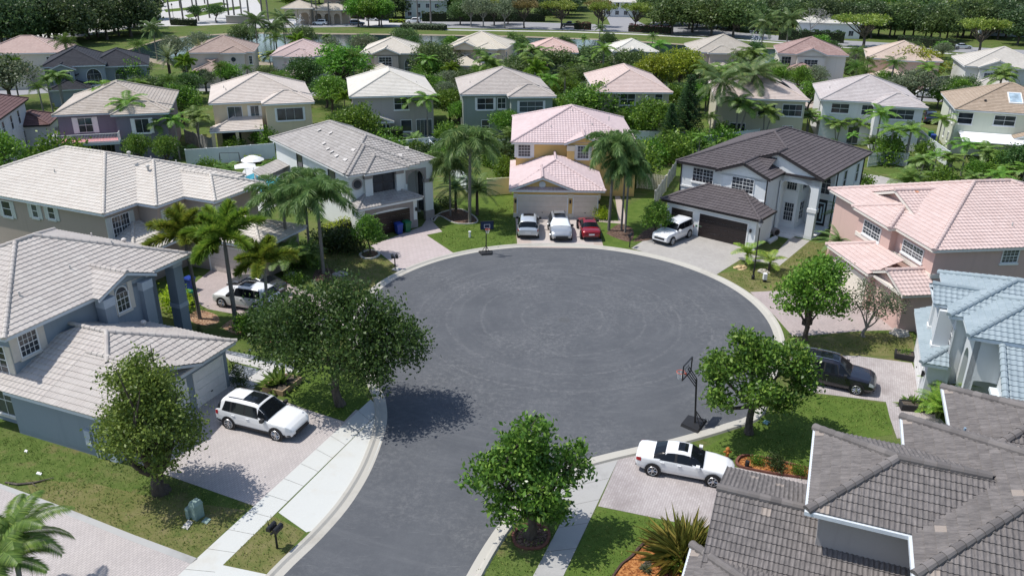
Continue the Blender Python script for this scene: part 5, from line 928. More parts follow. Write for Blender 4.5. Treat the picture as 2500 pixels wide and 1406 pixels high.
# -------- palms
def palm(key, h, nf, L, e0, e1, ll, lm, r0=.16, bk='palm', nl=34, plum=False, lw=.045, droop=.5, shaft=0, seed=1, lean=0.0, spread=(.1, 1.0), base=1.0, arch=1.0, oldm=None, heads=None, bulge=0):
    r = np.random.default_rng(seed); m = MB(); tm = MB(); heads = heads or [(0, 0, h, 0, 0)]; mats = [LM[lm]]
    for hx, hy, hh, bx, by in heads:
        z = np.linspace(0, 1, 9); ax = np.column_stack([bx+(hx-bx)*z**1.5+lean*h*z**2*.5, by+(hy-by)*z**1.5, hh*z]); rad = r0*(1-.25*z)*(1+(base-1)*np.exp(-z*9)+bulge*np.exp(-((z-.45)/.25)**2)); tm.tube(ax, rad, 8); top = ax[-1]
        if shaft: tm.tube([top, top+np.array([0, 0, shaft])], [r0*.75, r0*.45], 8)
        top = top+np.array([0, 0, shaft])
        for i in range(nf):
            q = i/nf; az = i*2.39996+r.uniform(-.2, .2); e_s = math.radians(e0[0]+(e0[1]-e0[0])*q+r.uniform(-6, 6)); e_e = math.radians(e1[0]+(e1[1]-e1[0])*q+r.uniform(-8, 8)); Lf = L*r.uniform(.85, 1.1)
            n = 12; t = np.linspace(0, 1, n); el = e_s+(e_e-e_s)*t**arch; st = Lf/(n-1); hz = np.concatenate([[0], np.cumsum(np.cos(el[:-1])*st)]); vz = np.concatenate([[0], np.cumsum(np.sin(el[:-1])*st)])
            dh = np.array([math.cos(az), math.sin(az), 0]); R3 = top+hz[:, None]*dh+vz[:, None]*np.array([0, 0, 1]); m.tube(R3[::2], np.linspace(.035, .008, len(R3[::2])), 3)
            k = nl; tt = np.linspace(.10, 1, k); pos = np.column_stack([np.interp(tt, t, R3[:, j]) for j in range(3)]); T = np.column_stack([np.interp(tt, t, np.gradient(R3[:, j])) for j in range(3)]); T /= np.linalg.norm(T, axis=1)[:, None]
            S = np.cross(T, [0, 0, 1.]); S /= np.linalg.norm(S, axis=1)[:, None]+1e-9; U = np.cross(S, T); prof = np.sin(np.clip(tt*.86+.10, 0, 1)*PI)**(.35 if plum else .6)
            for sg in ((-1, 1) if not plum else (-1, 1, -.4, .4)):
                ang = np.full(k, sg*1.0) if not plum else sg*1.2+r.normal(size=k)*.75
                if not plum: D = S*np.sign(sg)+T*.55+U*.15
                else: D = S*np.sin(ang)[:, None]+U*np.cos(ang)[:, None]*.9+T*.6
                D /= np.linalg.norm(D, axis=1)[:, None]; D[:, 2] -= droop*.5; D /= np.linalg.norm(D, axis=1)[:, None]; ln = ll*prof*r.uniform(.8, 1.15, k); tip = pos+D*ln[:, None]; tip[:, 2] -= droop*ln*.35; wv = T*lw*.5
                md = pos+(tip-pos)*.5; md[:, 2] += droop*ln*.08; V = np.stack([pos-wv*.6, pos+wv*.6, md+wv, tip, md-wv], 1).reshape(-1, 3); idx = np.arange(k)*5; m.arr(V, np.stack([idx, idx+1, idx+2, idx+3, idx+4], 1))
    deftree(key, m, tm, LM[lm], BK[bk], float(max(v[:, 2].max() for v in m.V)))
palm('queen', 8.2, 21, 4.1, (82, 5), (-35, -98), .95, 'queen', .17, 'palm', 56, True, .085, .95, seed=1); palm('queen_tall', 9.2, 20, 4.0, (82, 0), (-35, -98), .92, 'queen', .17, 'palm', 54, True, .085, .95, seed=2, lean=.04)
palm('foxtail', 6.0, 10, 2.7, (88, 12), (40, -78), .72, 'fox', .15, 'palm', 150, True, .075, .15, shaft=.7, seed=3); palm('foxtail_lean', 6.0, 10, 2.7, (88, 8), (40, -80), .70, 'foxo', .14, 'palm', 145, True, .075, .15, shaft=.6, seed=4, lean=.05)
palm('royal', 9.5, 15, 3.6, (80, -10), (0, -75), .72, 'palm', .26, 'palm', 42, True, .055, .7, shaft=1.3, seed=5, bulge=.15); palm('coconut', 9.0, 20, 4.3, (75, -45), (10, -88), .95, 'coco', .17, 'coco', 44, False, .07, .95, seed=6, lean=.10, base=1.7)
palm('coconut_b', 9.0, 19, 4.2, (75, -45), (5, -88), .95, 'coco', .17, 'coco', 44, False, .07, .95, seed=16, lean=-.06, base=1.7)
palm('christmas', 3.6, 11, 1.9, (75, 0), (-25, -75), .55, 'palm', .10, 'pale', 30, False, .06, .5, shaft=.5, seed=7, heads=[(.25, .1, 3.6, .1, 0), (-.5, -.2, 3.2, -.05, 0)]); palm('christmas_b', 4.0, 12, 2.0, (75, 0), (-25, -75), .55, 'bright', .10, 'pale', 30, False, .06, .5, shaft=.5, seed=8)
palm('date', 5.2, 46, 3.1, (80, -35), (30, -60), .42, 'date', .3, 'dark', 34, False, .05, .15, seed=9); palm('pygmy', 1.7, 26, 1.5, (80, -25), (0, -70), .28, 'queen', .09, 'dark', 26, False, .03, .3, seed=10); palm('cycad', .6, 34, 1.5, (75, -5), (5, -35), .22, 'palm', .16, 'dark', 30, False, .03, .1, seed=11)
palm('areca', 1.2, 7, 2.6, (82, 40), (5, -45), .5, 'fox', .06, 'crown', 28, False, .06, .3, seed=12, heads=[(.5, .1, 1.3, .15, .05), (-.5, .2, 1.1, -.15, .1), (.1, -.5, 1.2, .05, -.15), (-.1, .6, .9, 0, .2), (.0, 0, 1.6, 0, 0)]); palm('areca_dark', 1.6, 8, 2.6, (82, 30), (0, -60), .55, 'palm', .07, 'crown', 28, False, .06, .4, seed=13, heads=[(.6, .1, 1.7, .15, .05), (-.6, .2, 1.4, -.15, .1), (.1, -.6, 1.5, .05, -.15), (.0, .1, 2.1, 0, 0)])
palm('yellowpalm', 2.4, 13, 2.0, (80, 5), (-10, -70), .5, 'yel', .1, 'pale', 30, False, .06, .4, seed=14); palm('sapling', .7, 9, 1.3, (75, 10), (0, -50), .4, 'fox', .09, 'dark', 22, False, .05, .3, seed=15)
palm('bottomleft', 3.2, 15, 2.5, (82, 0), (-15, -75), .62, 'palm', .13, 'pale', 44, False, .055, .6, seed=17, shaft=.5, heads=[(.5, .3, 3.2, 0, 0), (-.6, -.4, 2.9, -.1, 0)])
# -------- low plants
def bush(key, blobs, ncl, per, leaf, seed, lm, h, **kw): deftree(key, crown(blobs, ncl, per, leaf, seed, **kw), MB(), LM[lm], BK['dark'], h)
bush('bush', [(0, 0, .5, .6, .6, .5), (.35, .1, .4, .45, .45, .4), (-.35, -.1, .4, .45, .45, .4)], 130, 9, .13, 1, 'hedge', 1.0); bush('bush_dark', [(0, 0, .5, .7, .6, .5), (.4, .2, .45, .5, .45, .45), (-.45, 0, .45, .5, .45, .4)], 140, 9, .14, 2, 'dark', 1.0); bush('bush_lime', [(0, 0, .5, .55, .55, .5)], 110, 9, .12, 3, 'limeh', 1.0); bush('bush_big', [(0, 0, 1.0, 1.1, 1.0, 1.0), (.8, .2, .8, .8, .8, .8), (-.8, -.1, .8, .8, .8, .8)], 220, 10, .2, 4, 'hedge', 2.0); bush('bush_grey', [(0, 0, .8, .9, .9, .7), (.6, 0, .7, .6, .6, .6)], 140, 9, .16, 5, 'grey', 1.6)
bush('conelet', [(0, 0, .35, .3, .3, .35), (0, 0, .8, .22, .22, .4), (0, 0, 1.3, .12, .12, .3)], 90, 9, .1, 6, 'dark', 1.6)
def spiky(key, n, L, w, lm, seed, e=(85, 20)):
    r = np.random.default_rng(seed); m = MB()
    for i in range(n):
        az = r.uniform(0, 6.28); q = i/n; el = math.radians(e[0]+(e[1]-e[0])*q); l = L*r.uniform(.7, 1.1); d = np.array([math.cos(az)*math.cos(el), math.sin(az)*math.cos(el), math.sin(el)]); s = np.array([-math.sin(az), math.cos(az), 0])*w; b = np.array([r.normal()*.12, r.normal()*.12, 0]); md = b+d*l*.55; tp = b+d*l; tp[2] -= l*.18*math.cos(el); m.arr([b-s*.6, b+s*.6, md+s, tp, md-s], [[0, 1, 2, 3, 4]])
    deftree(key, m, MB(), LM[lm], BK['dark'], L*.95)
spiky('cordyline', 300, 1.5, .036, 'cord', 1, (88, 15)); spiky('bromeliad', 60, .8, .06, 'palm', 2, (80, 10)); spiky('spike_grey', 70, .8, .04, 'grey', 3); spiky('spike_purple', 60, .5, .05, 'purple', 4, (80, 5))
# ---------------------------------------------------------------- planting plan
TR = 'tree'; PM = 'palm tree'
tree('olive_vase', (393, 1200), 868, 'olive green tree with thick rooted trunk before the blue-grey garage', rz=20, wide=1.0)
tree('spread_oak', (832, 988), 672, 'wide dark oak leaning over the kerb on the left of the court', rz=-8, name='oak_tree')
tree('glossy_lobes', (1294, 1308), 1024, 'lobed glossy green tree in a rust ring at the front of the picture', rz=10)
tree('glossy_wide', (1828, 1058), 818, 'broad glossy green tree between the second hoop and the black car', rz=15)
tree('ficus_round', (1966, 835), 640, 'round bright green tree over the black mailbox by the pink driveway', rz=0)
tree('scraggly', (2108, 822), 690, 'thin grey-green straggling tree in front of the salmon pink garage', rz=5)
tree('lollipop', (902, 622), 524, 'small round tree in a pale ring by the white house driveway')
tree('lollipop', (1598, 585), 492, 'small round dark green tree left of the dark garage doors')
tree('mid_bright', (10, 480), 312, 'bright green tree cut by the left edge above the taupe roof', wide=.9)
tree('mid_gloss', (345, 418), 322, 'left of two dense trees behind the taupe roof', wide=.8); tree('mid_gloss', (412, 420), 326, 'right of two dense trees behind the taupe roof', wide=.8)
tree('mid_mango', (1440, 320), 207, 'dense dome of mango green leaves behind the yellow house', wide=1.25, name='mango_tree')
for u, v, t, s in ((1120, 318, 245, 'left'), (1180, 322, 240, 'middle'), (1232, 318, 243, 'right')): tree('mid_bright' if s != 'middle' else 'mid_mango', (u, v), t, s+' one of three leafy trees before the sage green house', wide=.8)
tree('mid_bright', (835, 232), 106, 'largest bright green tree, above the cream house roof on its right', wide=1.35); tree('mid_dark', (748, 250), 132, 'dark spreading tree with bent trunk right of the cream house', wide=1.0)
tree('mid_gold', (1655, 225), 116, 'yellow-green tree above the dark norfolk pines', wide=1.1); tree('mid_gold', (1600, 235), 128, 'green-gold tree left of the yellow-green tree by the norfolk pines')
for u, v, t, w_, lb in ((1270, 205, 128, 1.1, 'over the sage house roof'), (1350, 212, 118, 1.2, 'just left of the yellow-fronded clump'), (1455, 190, 112, 1.7, 'long dense canopy before the small white-roofed house'), (1535, 205, 118, 1.2, 'right of the small white-roofed house'), (1060, 205, 100, 1.2, 'below the ivory gable house'), (990, 180, 108, 1.0, 'at the foot of the greige lake house'), (1120, 185, 104, 1.0, 'left of the ivory lake house'), (1800, 200, 120, 1.1, 'under the mottled beige roof'), (1745, 178, 105, .8, 'left under the mottled beige roof')):
    tree('mid_mix' if w_ > 1 else 'mid_grey', (u, v), t, 'grey-green oak '+lb, wide=w_, name='oak_tree')
for u, v, t, w_, lb in ((1885, 232, 145, .9, 'under the fountain'), (1945, 238, 158, .9, 'left of the mauve roof'), (2000, 205, 150, .9, 'above the mauve roof ridge'), (1990, 165, 84, 1.0, 'behind the terracotta roof')): tree('mid_bright', (u, v), t, 'leafy green tree '+lb, wide=w_)
tree('mid_gold', (2228, 218), 112, 'golden-green round tree in front of the peach house', wide=1.25); tree('mid_grey', (2225, 262), 165, 'grey-green spreading tree right of the mauve roof', wide=1.3); tree('mid_grey', (2300, 250), 200, 'small grey tree behind the tan roof', wide=.8)
tree('mid_grey', (30, 262), 128, 'large grey-green tree in the upper left, above the maroon roof', wide=1.2); tree('mid_bright', (335, 232), 140, 'leafy tree right of the black roof house', wide=1.0); tree('mid_bright', (560, 222), 150, 'leafy tree below the brown-pink roof', wide=1.1); tree('mid_mix', (655, 225), 160, 'olive tree behind the cream house ridge', wide=1.1); tree('mid_dark', (505, 225), 165, 'dark tree left of the cream house roof', wide=.8)
tree('mid_gloss', (2400, 235), 168, 'leafy tree below the twin gable windows'); tree('mid_bright', (2478, 222), 168, 'leafy tree at the right edge below the grey-white house')
tree('mid_dark', (2485, 470), 345, 'dark tree at the right edge behind the salmon roof', wide=1.1); tree('mid_mango', (2440, 455), 370, 'dense green tree under the white awning'); tree('mid_mango', (2375, 452), 392, 'low dense tree left of the white awning posts')
tree('norfolk', (1672, 352), 178, 'taller of the two dark norfolk pines left of the coconut palms', name='norfolk_pine', wide=1.55); tree('norfolk', (1632, 362), 250, 'shorter of the two dark norfolk pines left of the coconut palms', name='norfolk_pine', wide=1.6)
for u, v, t, lb in ((1560, 440, 350, 'behind the queen palms of the yellow house'), (1640, 395, 322, 'left of the charcoal roof'), (1690, 372, 318, 'against the charcoal roof corner'), (1590, 400, 340, 'below the norfolk pines')): tree('bush_big', (u, v), t, 'tall leafy hedge plant '+lb, name='shrub', cat='shrub')
tree('bush_big', (1765, 350), 300, 'yellowing shrub between the coconut trunks', name='shrub', cat='shrub')
# palms round the court
G = 'foxtail palms on the left lawn'
tree('foxtail_lean', (488, 778), 497, 'left foxtail palm by the blue-grey house column', name='foxtail_palm', cat=PM, rz=200, group=G, wide=1.15); tree('foxtail', (577, 798), 492, 'middle foxtail palm on the left lawn, in front of the white crossover', name='foxtail_palm', cat=PM, rz=80, group=G, wide=1.15); tree('foxtail_lean', (660, 812), 574, 'right foxtail palm with yellowing fronds over the grey sedan', name='foxtail_palm', cat=PM, rz=40, group=G, wide=1.2)
G = 'queen palms between the drives on the left'
tree('queen', (790, 668), 418, 'queen palm with the straight trunk left of the small round tree', name='queen_palm', cat=PM, group=G, wide=1.1); tree('queen', (706, 648), 428, 'queen palm furthest left of the white house', name='queen_palm', cat=PM, group=G, wide=1.2); tree('queen_tall', (756, 618), 405, 'queen palm nearest the white side wall of the weathered-roof house', name='queen_palm', cat=PM, group=G, wide=1.05); tree('areca_dark', (700, 672), 588, 'low dark palm clump against the taupe garage wing', name='palm_clump', cat='palm clump', wide=1.2); tree('bush_big', (735, 650), 595, 'shrub under the queen palms beside the taupe garage wing', name='shrub', cat='shrub'); tree('areca_dark', (755, 655), 590, 'low dark palm clump at the foot of the left queen palms', name='palm_clump', cat='palm clump')
tree('queen_tall', (1147, 545), 302, 'tall queen palm left of the yellow house', name='queen_palm', cat=PM, wide=1.15); tree('queen', (1100, 527), 366, 'short queen palm against the white arch', name='queen_palm', cat=PM)
tree('pygmy', (1113, 517), 428, 'left pygmy date palm in the kerbed bed', name='pygmy_palm', cat=PM, wide=1.15); tree('pygmy', (1165, 525), 425, 'right pygmy date palm in the kerbed bed', name='pygmy_palm', cat=PM, wide=1.15)
G = 'queen palms beside the yellow garage'
tree('queen_tall', (1486, 563), 312, 'left queen palm beside the yellow garage', name='queen_palm', cat=PM, group=G, wide=1.0); tree('queen', (1517, 562), 352, 'middle queen palm beside the yellow garage', name='queen_palm', cat=PM, group=G, wide=.8); tree('queen', (1526, 568), 368, 'right queen palm beside the yellow garage, light green', name='queen_palm', cat=PM, group=G, wide=.85)
tree('coconut', (1738, 350), 150, 'left of the two tall coconut palms behind the charcoal roof', name='coconut_palm', cat=PM, rz=0, wide=1.2); tree('coconut', (1813, 330), 132, 'right of the two tall coconut palms behind the charcoal roof', name='coconut_palm', cat=PM, rz=20, wide=1.2)
tree('christmas', (1868, 332), 262, 'slanting small palm beside the right coconut trunk', name='small_palm', cat=PM)
G = 'small palms along the white rear wall'
for i, (u, v, t) in enumerate(((1968, 338, 268), (2002, 345, 275), (2040, 352, 290), (2078, 352, 285), (2098, 350, 288))): tree('christmas_b' if i % 2 else 'christmas', (u, v), t, ['leftmost', 'second', 'third', 'fourth', 'fifth'][i]+' small palm from the left along the white rear wall', name='small_palm', cat=PM, group=G, wide=1.35)
tree('christmas', (1895, 318), 258, 'small palm below the far pickup', name='small_palm', cat=PM)
tree('christmas_b', (2165, 402), 300, 'left of two palms in front of the white rear wall', name='small_palm', cat=PM, wide=1.3); tree('christmas_b', (2207, 402), 302, 'right of two palms in front of the white rear wall', name='small_palm', cat=PM, wide=1.3)
G = 'palms along the paved patio'
for i, (u, v, t) in enumerate(((2240, 448, 376), (2275, 438, 366), (2312, 440, 370), (2345, 430, 338), (2392, 440, 350))): tree('christmas_b' if i % 2 else 'christmas', (u, v), t, ['leftmost', 'second', 'third', 'fourth', 'fifth'][i]+' palm from the left beyond the paved patio', name='patio_palm', cat=PM, group=G, wide=1.3)
tree('pygmy', (2058, 582), 488, 'bushy palm between the charcoal-roofed and salmon houses', name='pygmy_palm', cat=PM, wide=1.1); tree('pygmy', (2040, 640), 560, 'leaning palm at the corner of the salmon garage', name='pygmy_palm', cat=PM, wide=1.3)
tree('sapling', (1822, 645), 590, 'left palm sapling by the curved paver walk', name='palm_sapling', cat=PM); tree('sapling', (1877, 662), 612, 'right yellowing palm sapling by the curved paver walk', name='palm_sapling', cat=PM)
for i, (u, v, t) in enumerate(((2310, 985, 905), (2370, 955, 893), (2290, 1020, 950))): tree('areca', (u, v), t, ['middle', 'rear', 'front'][i]+' clump of feathery palms by the light blue roof', name='palm_clump', cat='palm clump', wide=1.1)
tree('bottomleft', (62, 1490), 1272, 'feathery palm cut by the bottom left corner', name='foreground_palm', cat=PM, rz=60)
tree('areca', (2468, 668), 640, 'palm tuft beside the salmon side wall', name='palm_clump', cat='palm clump')
# palms of the second and third rows
for key, u, v, t, lb, nm in (('christmas_b', 290, 350, 190, 'slender palm rising over the purple house, left one', 'slender_palm'), ('christmas_b', 332, 385, 226, 'slender palm before the purple house, right one', 'slender_palm'), ('royal', 182, 222, 78, 'thick dark royal palm before the black roof house', 'royal_palm'), ('date', 420, 215, 105, 'bushy date palm with yellow lower fronds', 'date_palm'), ('date', 500, 195, 92, 'bluish date palm before the brown-pink roof', 'date_palm'), ('coconut', 385, 150, 42, 'coconut palm by the lake shore on the left', 'coconut_palm'), ('coconut_b', 632, 150, 25, 'coconut palm by the fountain, left one', 'coconut_palm'), ('coconut', 672, 148, 40, 'coconut palm by the fountain, middle one', 'coconut_palm'), ('coconut_b', 700, 142, 22, 'coconut palm by the fountain, right one', 'coconut_palm'),
    ('royal', 112, 300, 195, 'bright palm right of the maroon roof', 'garden_palm'), ('royal', 130, 275, 178, 'palm behind the maroon roof', 'garden_palm'), ('royal', 428, 298, 176, 'tall palm left of the cream house', 'garden_palm'), ('royal', 445, 305, 205, 'palm against the cream house corner', 'garden_palm'), ('christmas', 490, 372, 262, 'drooping palm over the cream porch', 'garden_palm'), ('christmas', 405, 385, 268, 'palm in the clump right of the purple house, left', 'garden_palm'), ('christmas_b', 440, 390, 275, 'palm in the clump right of the purple house, right', 'garden_palm'), ('foxtail', 846, 318, 212, 'dark foxtail palm before the grey house', 'foxtail_palm'),
    ('christmas_b', 1005, 335, 230, 'palm before the grey house sliding door, left', 'garden_palm'), ('christmas_b', 1045, 340, 222, 'palm before the grey house sliding door, right', 'garden_palm'), ('royal', 1095, 190, 108, 'palm between the ivory lake houses, left', 'garden_palm'), ('royal', 1140, 185, 110, 'palm between the ivory lake houses, right', 'garden_palm'), ('yellowpalm', 625, 178, 128, 'golden yellow palm before the brown-pink house', 'golden_palm'), ('yellowpalm', 1030, 200, 172, 'golden palm right of the cream-white roof', 'golden_palm'), ('yellowpalm', 1015, 160, 118, 'golden palm at the greige lake house corner', 'golden_palm'), ('christmas_b', 1385, 215, 150, 'yellow-green palm in the clump left of the rosy roof', 'garden_palm'), ('christmas', 1415, 210, 138, 'palm in the clump left of the rosy roof, taller', 'garden_palm'),
    ('royal', 1248, 142, 76, 'palm by the water left of the bright pink roof', 'lake_palm'), ('christmas', 1268, 140, 88, 'lower palm by the water left of the bright pink roof', 'lake_palm'), ('royal', 1462, 128, 56, 'palm on the shore behind the long oak canopy', 'lake_palm'), ('christmas', 1425, 130, 85, 'palm left of the shore palm', 'lake_palm'), ('royal', 1590, 142, 78, 'palm on the shore right of the white roof', 'lake_palm'), ('christmas', 1005, 128, 80, 'palm by the water above the golden palm', 'lake_palm'), ('christmas', 800, 125, 82, 'palm behind the bright green tree, left', 'lake_palm'), ('christmas_b', 872, 128, 84, 'palm behind the bright green tree, right', 'lake_palm'), ('coconut', 1852, 155, 22, 'coconut palm by the right fountain, left one', 'coconut_palm'), ('coconut_b', 1915, 152, 20, 'coconut palm by the right fountain, right one', 'coconut_palm'), ('royal', 2078, 205, 110, 'feathery palm left of the peach house', 'garden_palm'), ('royal', 2318, 205, 128, 'shaggy palm left of the grey-white house', 'garden_palm'), ('christmas', 1545, 130, 92, 'small palm on the shore above the white roof', 'lake_palm')):
    tree(key, (u, v), t, lb, name=nm, cat=PM)
# royal palms along the far entrance street
G = 'royal palms along the far entrance street'
for i, (u, v) in enumerate(((417, 58), (448, 55), (485, 52), (440, 20), (470, 16), (512, 45), (560, 52), (574, 56), (590, 40), (548, 20), (610, 62), (640, 38), (655, 50), (500, 10))): tree('royal', (u, v), None, 'tall royal palm lining the far pale entrance street', name='royal_palm', cat=PM, group=G, h=15)
for i, (u, v, h) in enumerate(((805, 62, 13), (775, 61, 12), (1020, 58, 12), (1052, 62, 14), (765, 62, 12))): tree('royal', (u, v), None, 'tall thin palm by the far road, in the middle of the top edge', name='road_palm', cat=PM, group='thin palms by the far road', h=h)
# far trees
G = 'dark oaks left of the far street'
q = random.Random(5)
for u, v in ((-40, 118), (10, 122), (35, 112), (70, 118), (105, 112), (135, 106), (160, 102), (185, 110), (215, 96), (240, 92), (262, 98), (290, 88), (320, 90), (350, 82), (55, 100), (120, 96), (280, 80), (20, 100), (-20, 96), (200, 84)): tree(q.choice(('far_dark', 'far_dark2')), (u, v), None, 'dark oak in the shady wood at the top left', name='oak_tree', group=G, h=q.uniform(11, 14), wide=1.05)
for u, v, w_ in ((1180, 68, .9), (1232, 70, .9), (1150, 66, .8)): tree('far_grey', (u, v), None, 'thin grey-green tree on the bank of the far lake', group='thin trees on the far bank', name='bank_tree', h=9, wide=w_)
for u, v, k_, w_, lb in ((1280, 70, 'umbrella_rust', .8, 'rusty flat-topped tree by the far road'), (1370, 72, 'umbrella', 1.0, 'flat-topped yellow-green tree by the black pickup'), (1470, 76, 'umbrella', .7, 'flat-topped tree by the red hedge, left'), (1550, 78, 'umbrella', .8, 'flat-topped tree by the red hedge, middle'), (1460, 66, 'umbrella_rust', .7, 'rusty flat-topped tree behind the road junction'), (2106, 118, 'umbrella', 1.25, 'largest flat-topped yellow-green tree, beyond the peach house'), (2388, 132, 'umbrella', 1.0, 'flat-topped tree by the silver car on the far road')): tree(k_, (u, v), None, lb, name='umbrella_tree', h=8.5, wide=w_)
for u, v, lb in ((875, 66, 'leafy tree by the blue car, left'), (900, 67, 'leafy tree by the blue car, middle'), (932, 66, 'leafy tree by the blue car, right')): tree('far_bright', (u, v), None, lb, h=9, wide=.9)
for u, v, lb in ((1640, 84, 'first'), (1735, 88, 'second'), (1790, 92, 'third'), (1690, 80, 'fourth')): tree('far_mix', (u, v), None, lb+' big spreading tree left of the right coconut palms', name='oak_tree', h=11.5, wide=1.15)
tree('bare', (1975, 98), None, 'bare pale tree in front of the low white building', name='bare_tree', h=9, wide=1.2)
G = 'green crowns of the far treeline'; n = 0
for i in range(190):
    v = q.uniform(-40, 56); u = q.uniform(680, 2560)
    if u < 1620: v = min(v, 44)
    if 1440 < u < 1560 and v > 18: continue
    if 740 < u < 870 and v > 20: continue
    if u > 1900: v = v+.055*(u-1900)
    if u > 2350 and 40 < v < 92: continue
    tree(q.choice(('far_dark', 'far_mix', 'far_dark2', 'far_mix', 'far_bright')), (u, v), None, 'green crown of the far treeline along the top of the picture', name='far_tree', group=G, h=q.uniform(8.5, 12), wide=q.uniform(1.0, 1.35))
for i in range(46):
    u = 1600+i*21+q.uniform(-8, 8); v = 62+.052*(u-1600)+q.uniform(-4, 6)
    if u > 2330 and u < 2480: v -= 14
    tree(q.choice(('far_dark', 'far_mix', 'far_dark2')), (u, v), None, 'dark oak lining the far road behind the lake on the right', name='roadside_oak', group='dark oaks lining the far road', h=q.uniform(9, 12), wide=q.uniform(.95, 1.2))
for i in range(56):
    u = q.uniform(-60, 380); v = q.uniform(-30, 70); tree(q.choice(('far_dark', 'far_dark2')), (u, v), None, 'dark oak in the shady wood at the top left', name='oak_tree', group='dark oaks left of the far street', h=q.uniform(10, 13), wide=1.1)
for u, v, w_, lb in ((480, 58, 1.0, 'left'), (530, 56, 1.4, 'right')): tree('mid_dark', (u, v), None, lb+' of two dark low trees at the far entrance', name='entrance_tree', h=6, wide=w_)
for i in range(22):
    u = 400+i*16+q.uniform(-5, 5); v = q.uniform(-30, -4); tree(q.choice(('far_dark', 'far_mix')), (u, v), None, 'dark tree beyond the far entrance street', name='street_tree', group='dark trees beyond the entrance street', h=q.uniform(9, 12))
# garden filling between the rows
def fill(n, xr, yr, kinds, hr, wr, m, label, group, name, cat='tree', seed=1, gap=2.2, avoid=()):
    q = random.Random(seed); got = []; tries = 0
    while len(got) < n and tries < n*40:
        tries += 1; x, y = q.uniform(*xr), q.uniform(*yr)
        if not free(x, y, m) or any((x-a)**2+(y-b)**2 < gap*gap for a, b in got): continue
        if any((x-a)**2+(y-b)**2 < r*r for a, b, r in avoid): continue
        got.append((x, y)); k_ = q.choice(kinds); tree(k_, None, None, label, group, name, cat, h=q.uniform(*hr), wide=q.uniform(*wr), xy=(x, y))
AV = [(*P(1945, 262), 5), (*P(2268, 298), 5), (*P(2255, 238), 6), (*P(1975, 240), 6)]
fill(84, (-78, 100), (127, 162), ('mid_mix', 'mid_bright', 'mid_grey', 'mid_dark', 'mid_mango'), (3.6, 5.6), (.9, 1.3), .6, 'leafy garden tree filling the street between the second and third house rows', 'garden trees between the second and third rows', 'garden_tree', seed=3, gap=2.9, avoid=AV)
fill(34, (-75, 110), (170, 205), ('mid_mix', 'mid_bright', 'mid_grey', 'mid_dark'), (4.0, 6.5), (.9, 1.2), .6, 'leafy garden tree on the lake side of the third house row', 'garden trees by the lake', 'garden_tree', seed=4, gap=4)
fill(54, (-80, 95), (126, 170), ('christmas_b', 'royal', 'royal', 'christmas', 'foxtail'), (4.5, 8.5), (.9, 1.2), .3, 'garden palm filling the street between the second and third house rows', 'garden palms between the second and third rows', 'garden_palm', 'palm tree', seed=5, gap=4, avoid=AV)
fill(14, (-75, -12), (84, 104), ('bush_big', 'christmas_b', 'areca_dark', 'bush_big'), (1.2, 2.6), (.9, 1.2), .5, 'shrubby garden plant behind the fences on the left', 'garden plants behind the left fences', 'garden_plant', 'plant', seed=6, gap=2.4)
fill(22, (-75, 60), (100, 128), ('christmas_b', 'royal', 'christmas', 'mid_mango', 'mid_bright'), (3.5, 7.0), (.9, 1.15), .5, 'palm or leafy plant squeezed between two houses of the second row', 'plants between the second row houses', 'side_plant', 'plant', seed=26, gap=2.4, avoid=AV)
fill(24, (-16, 26), (92, 110), ('bush_big', 'bush_dark', 'areca_dark', 'mid_mango', 'bush_big'), (1.8, 4.0), (.9, 1.2), .4, 'shrubby garden plant behind the picket fence of the yellow house', 'garden plants behind the yellow house', 'garden_plant', 'plant', seed=7, gap=2)
fill(26, (22, 56), (84, 106), ('bush_big', 'christmas_b', 'areca_dark', 'bush_big'), (1.6, 3.6), (.9, 1.2), .5, 'shrubby garden plant behind the charcoal-roofed house', 'garden plants behind the charcoal-roofed house', 'garden_plant', 'plant', seed=8, gap=2.2, avoid=[(*P(2180, 440), 6), (*P(2268, 298), 6), (*P(2250, 330), 5)])
fill(26, (46, 75), (66, 92), ('christmas', 'christmas_b', 'bush_big', 'christmas_b'), (2.2, 4.2), (1.0, 1.3), .5, 'dense garden plant beyond the salmon roof', 'garden plants beyond the salmon roof', 'garden_plant', 'plant', seed=9, gap=1.9, avoid=[(*P(2180, 440), 7)])
fill(10, (-70, -44), (66, 86), ('mid_mango', 'bush_big', 'bush_big'), (1.3, 2.6), (.9, 1.2), .5, 'leafy garden plant left of the taupe roof', 'garden plants left of the taupe roof', 'garden_plant', 'plant', seed=10, gap=2.6, avoid=[(*P(0, 560), 10)])
fill(44, (-60, 200), (268, 300), ('far_mix', 'far_grey', 'umbrella', 'far_dark'), (7, 9.5), (.8, 1.1), .5, 'tree standing along the verges of the far road', 'trees along the far road verges', 'verge_tree', seed=12, gap=7, avoid=[(*P(1390, 67), 14), (*P(1010, 57), 14), (*P(781, 62), 14), (*P(1530, 66), 18)])
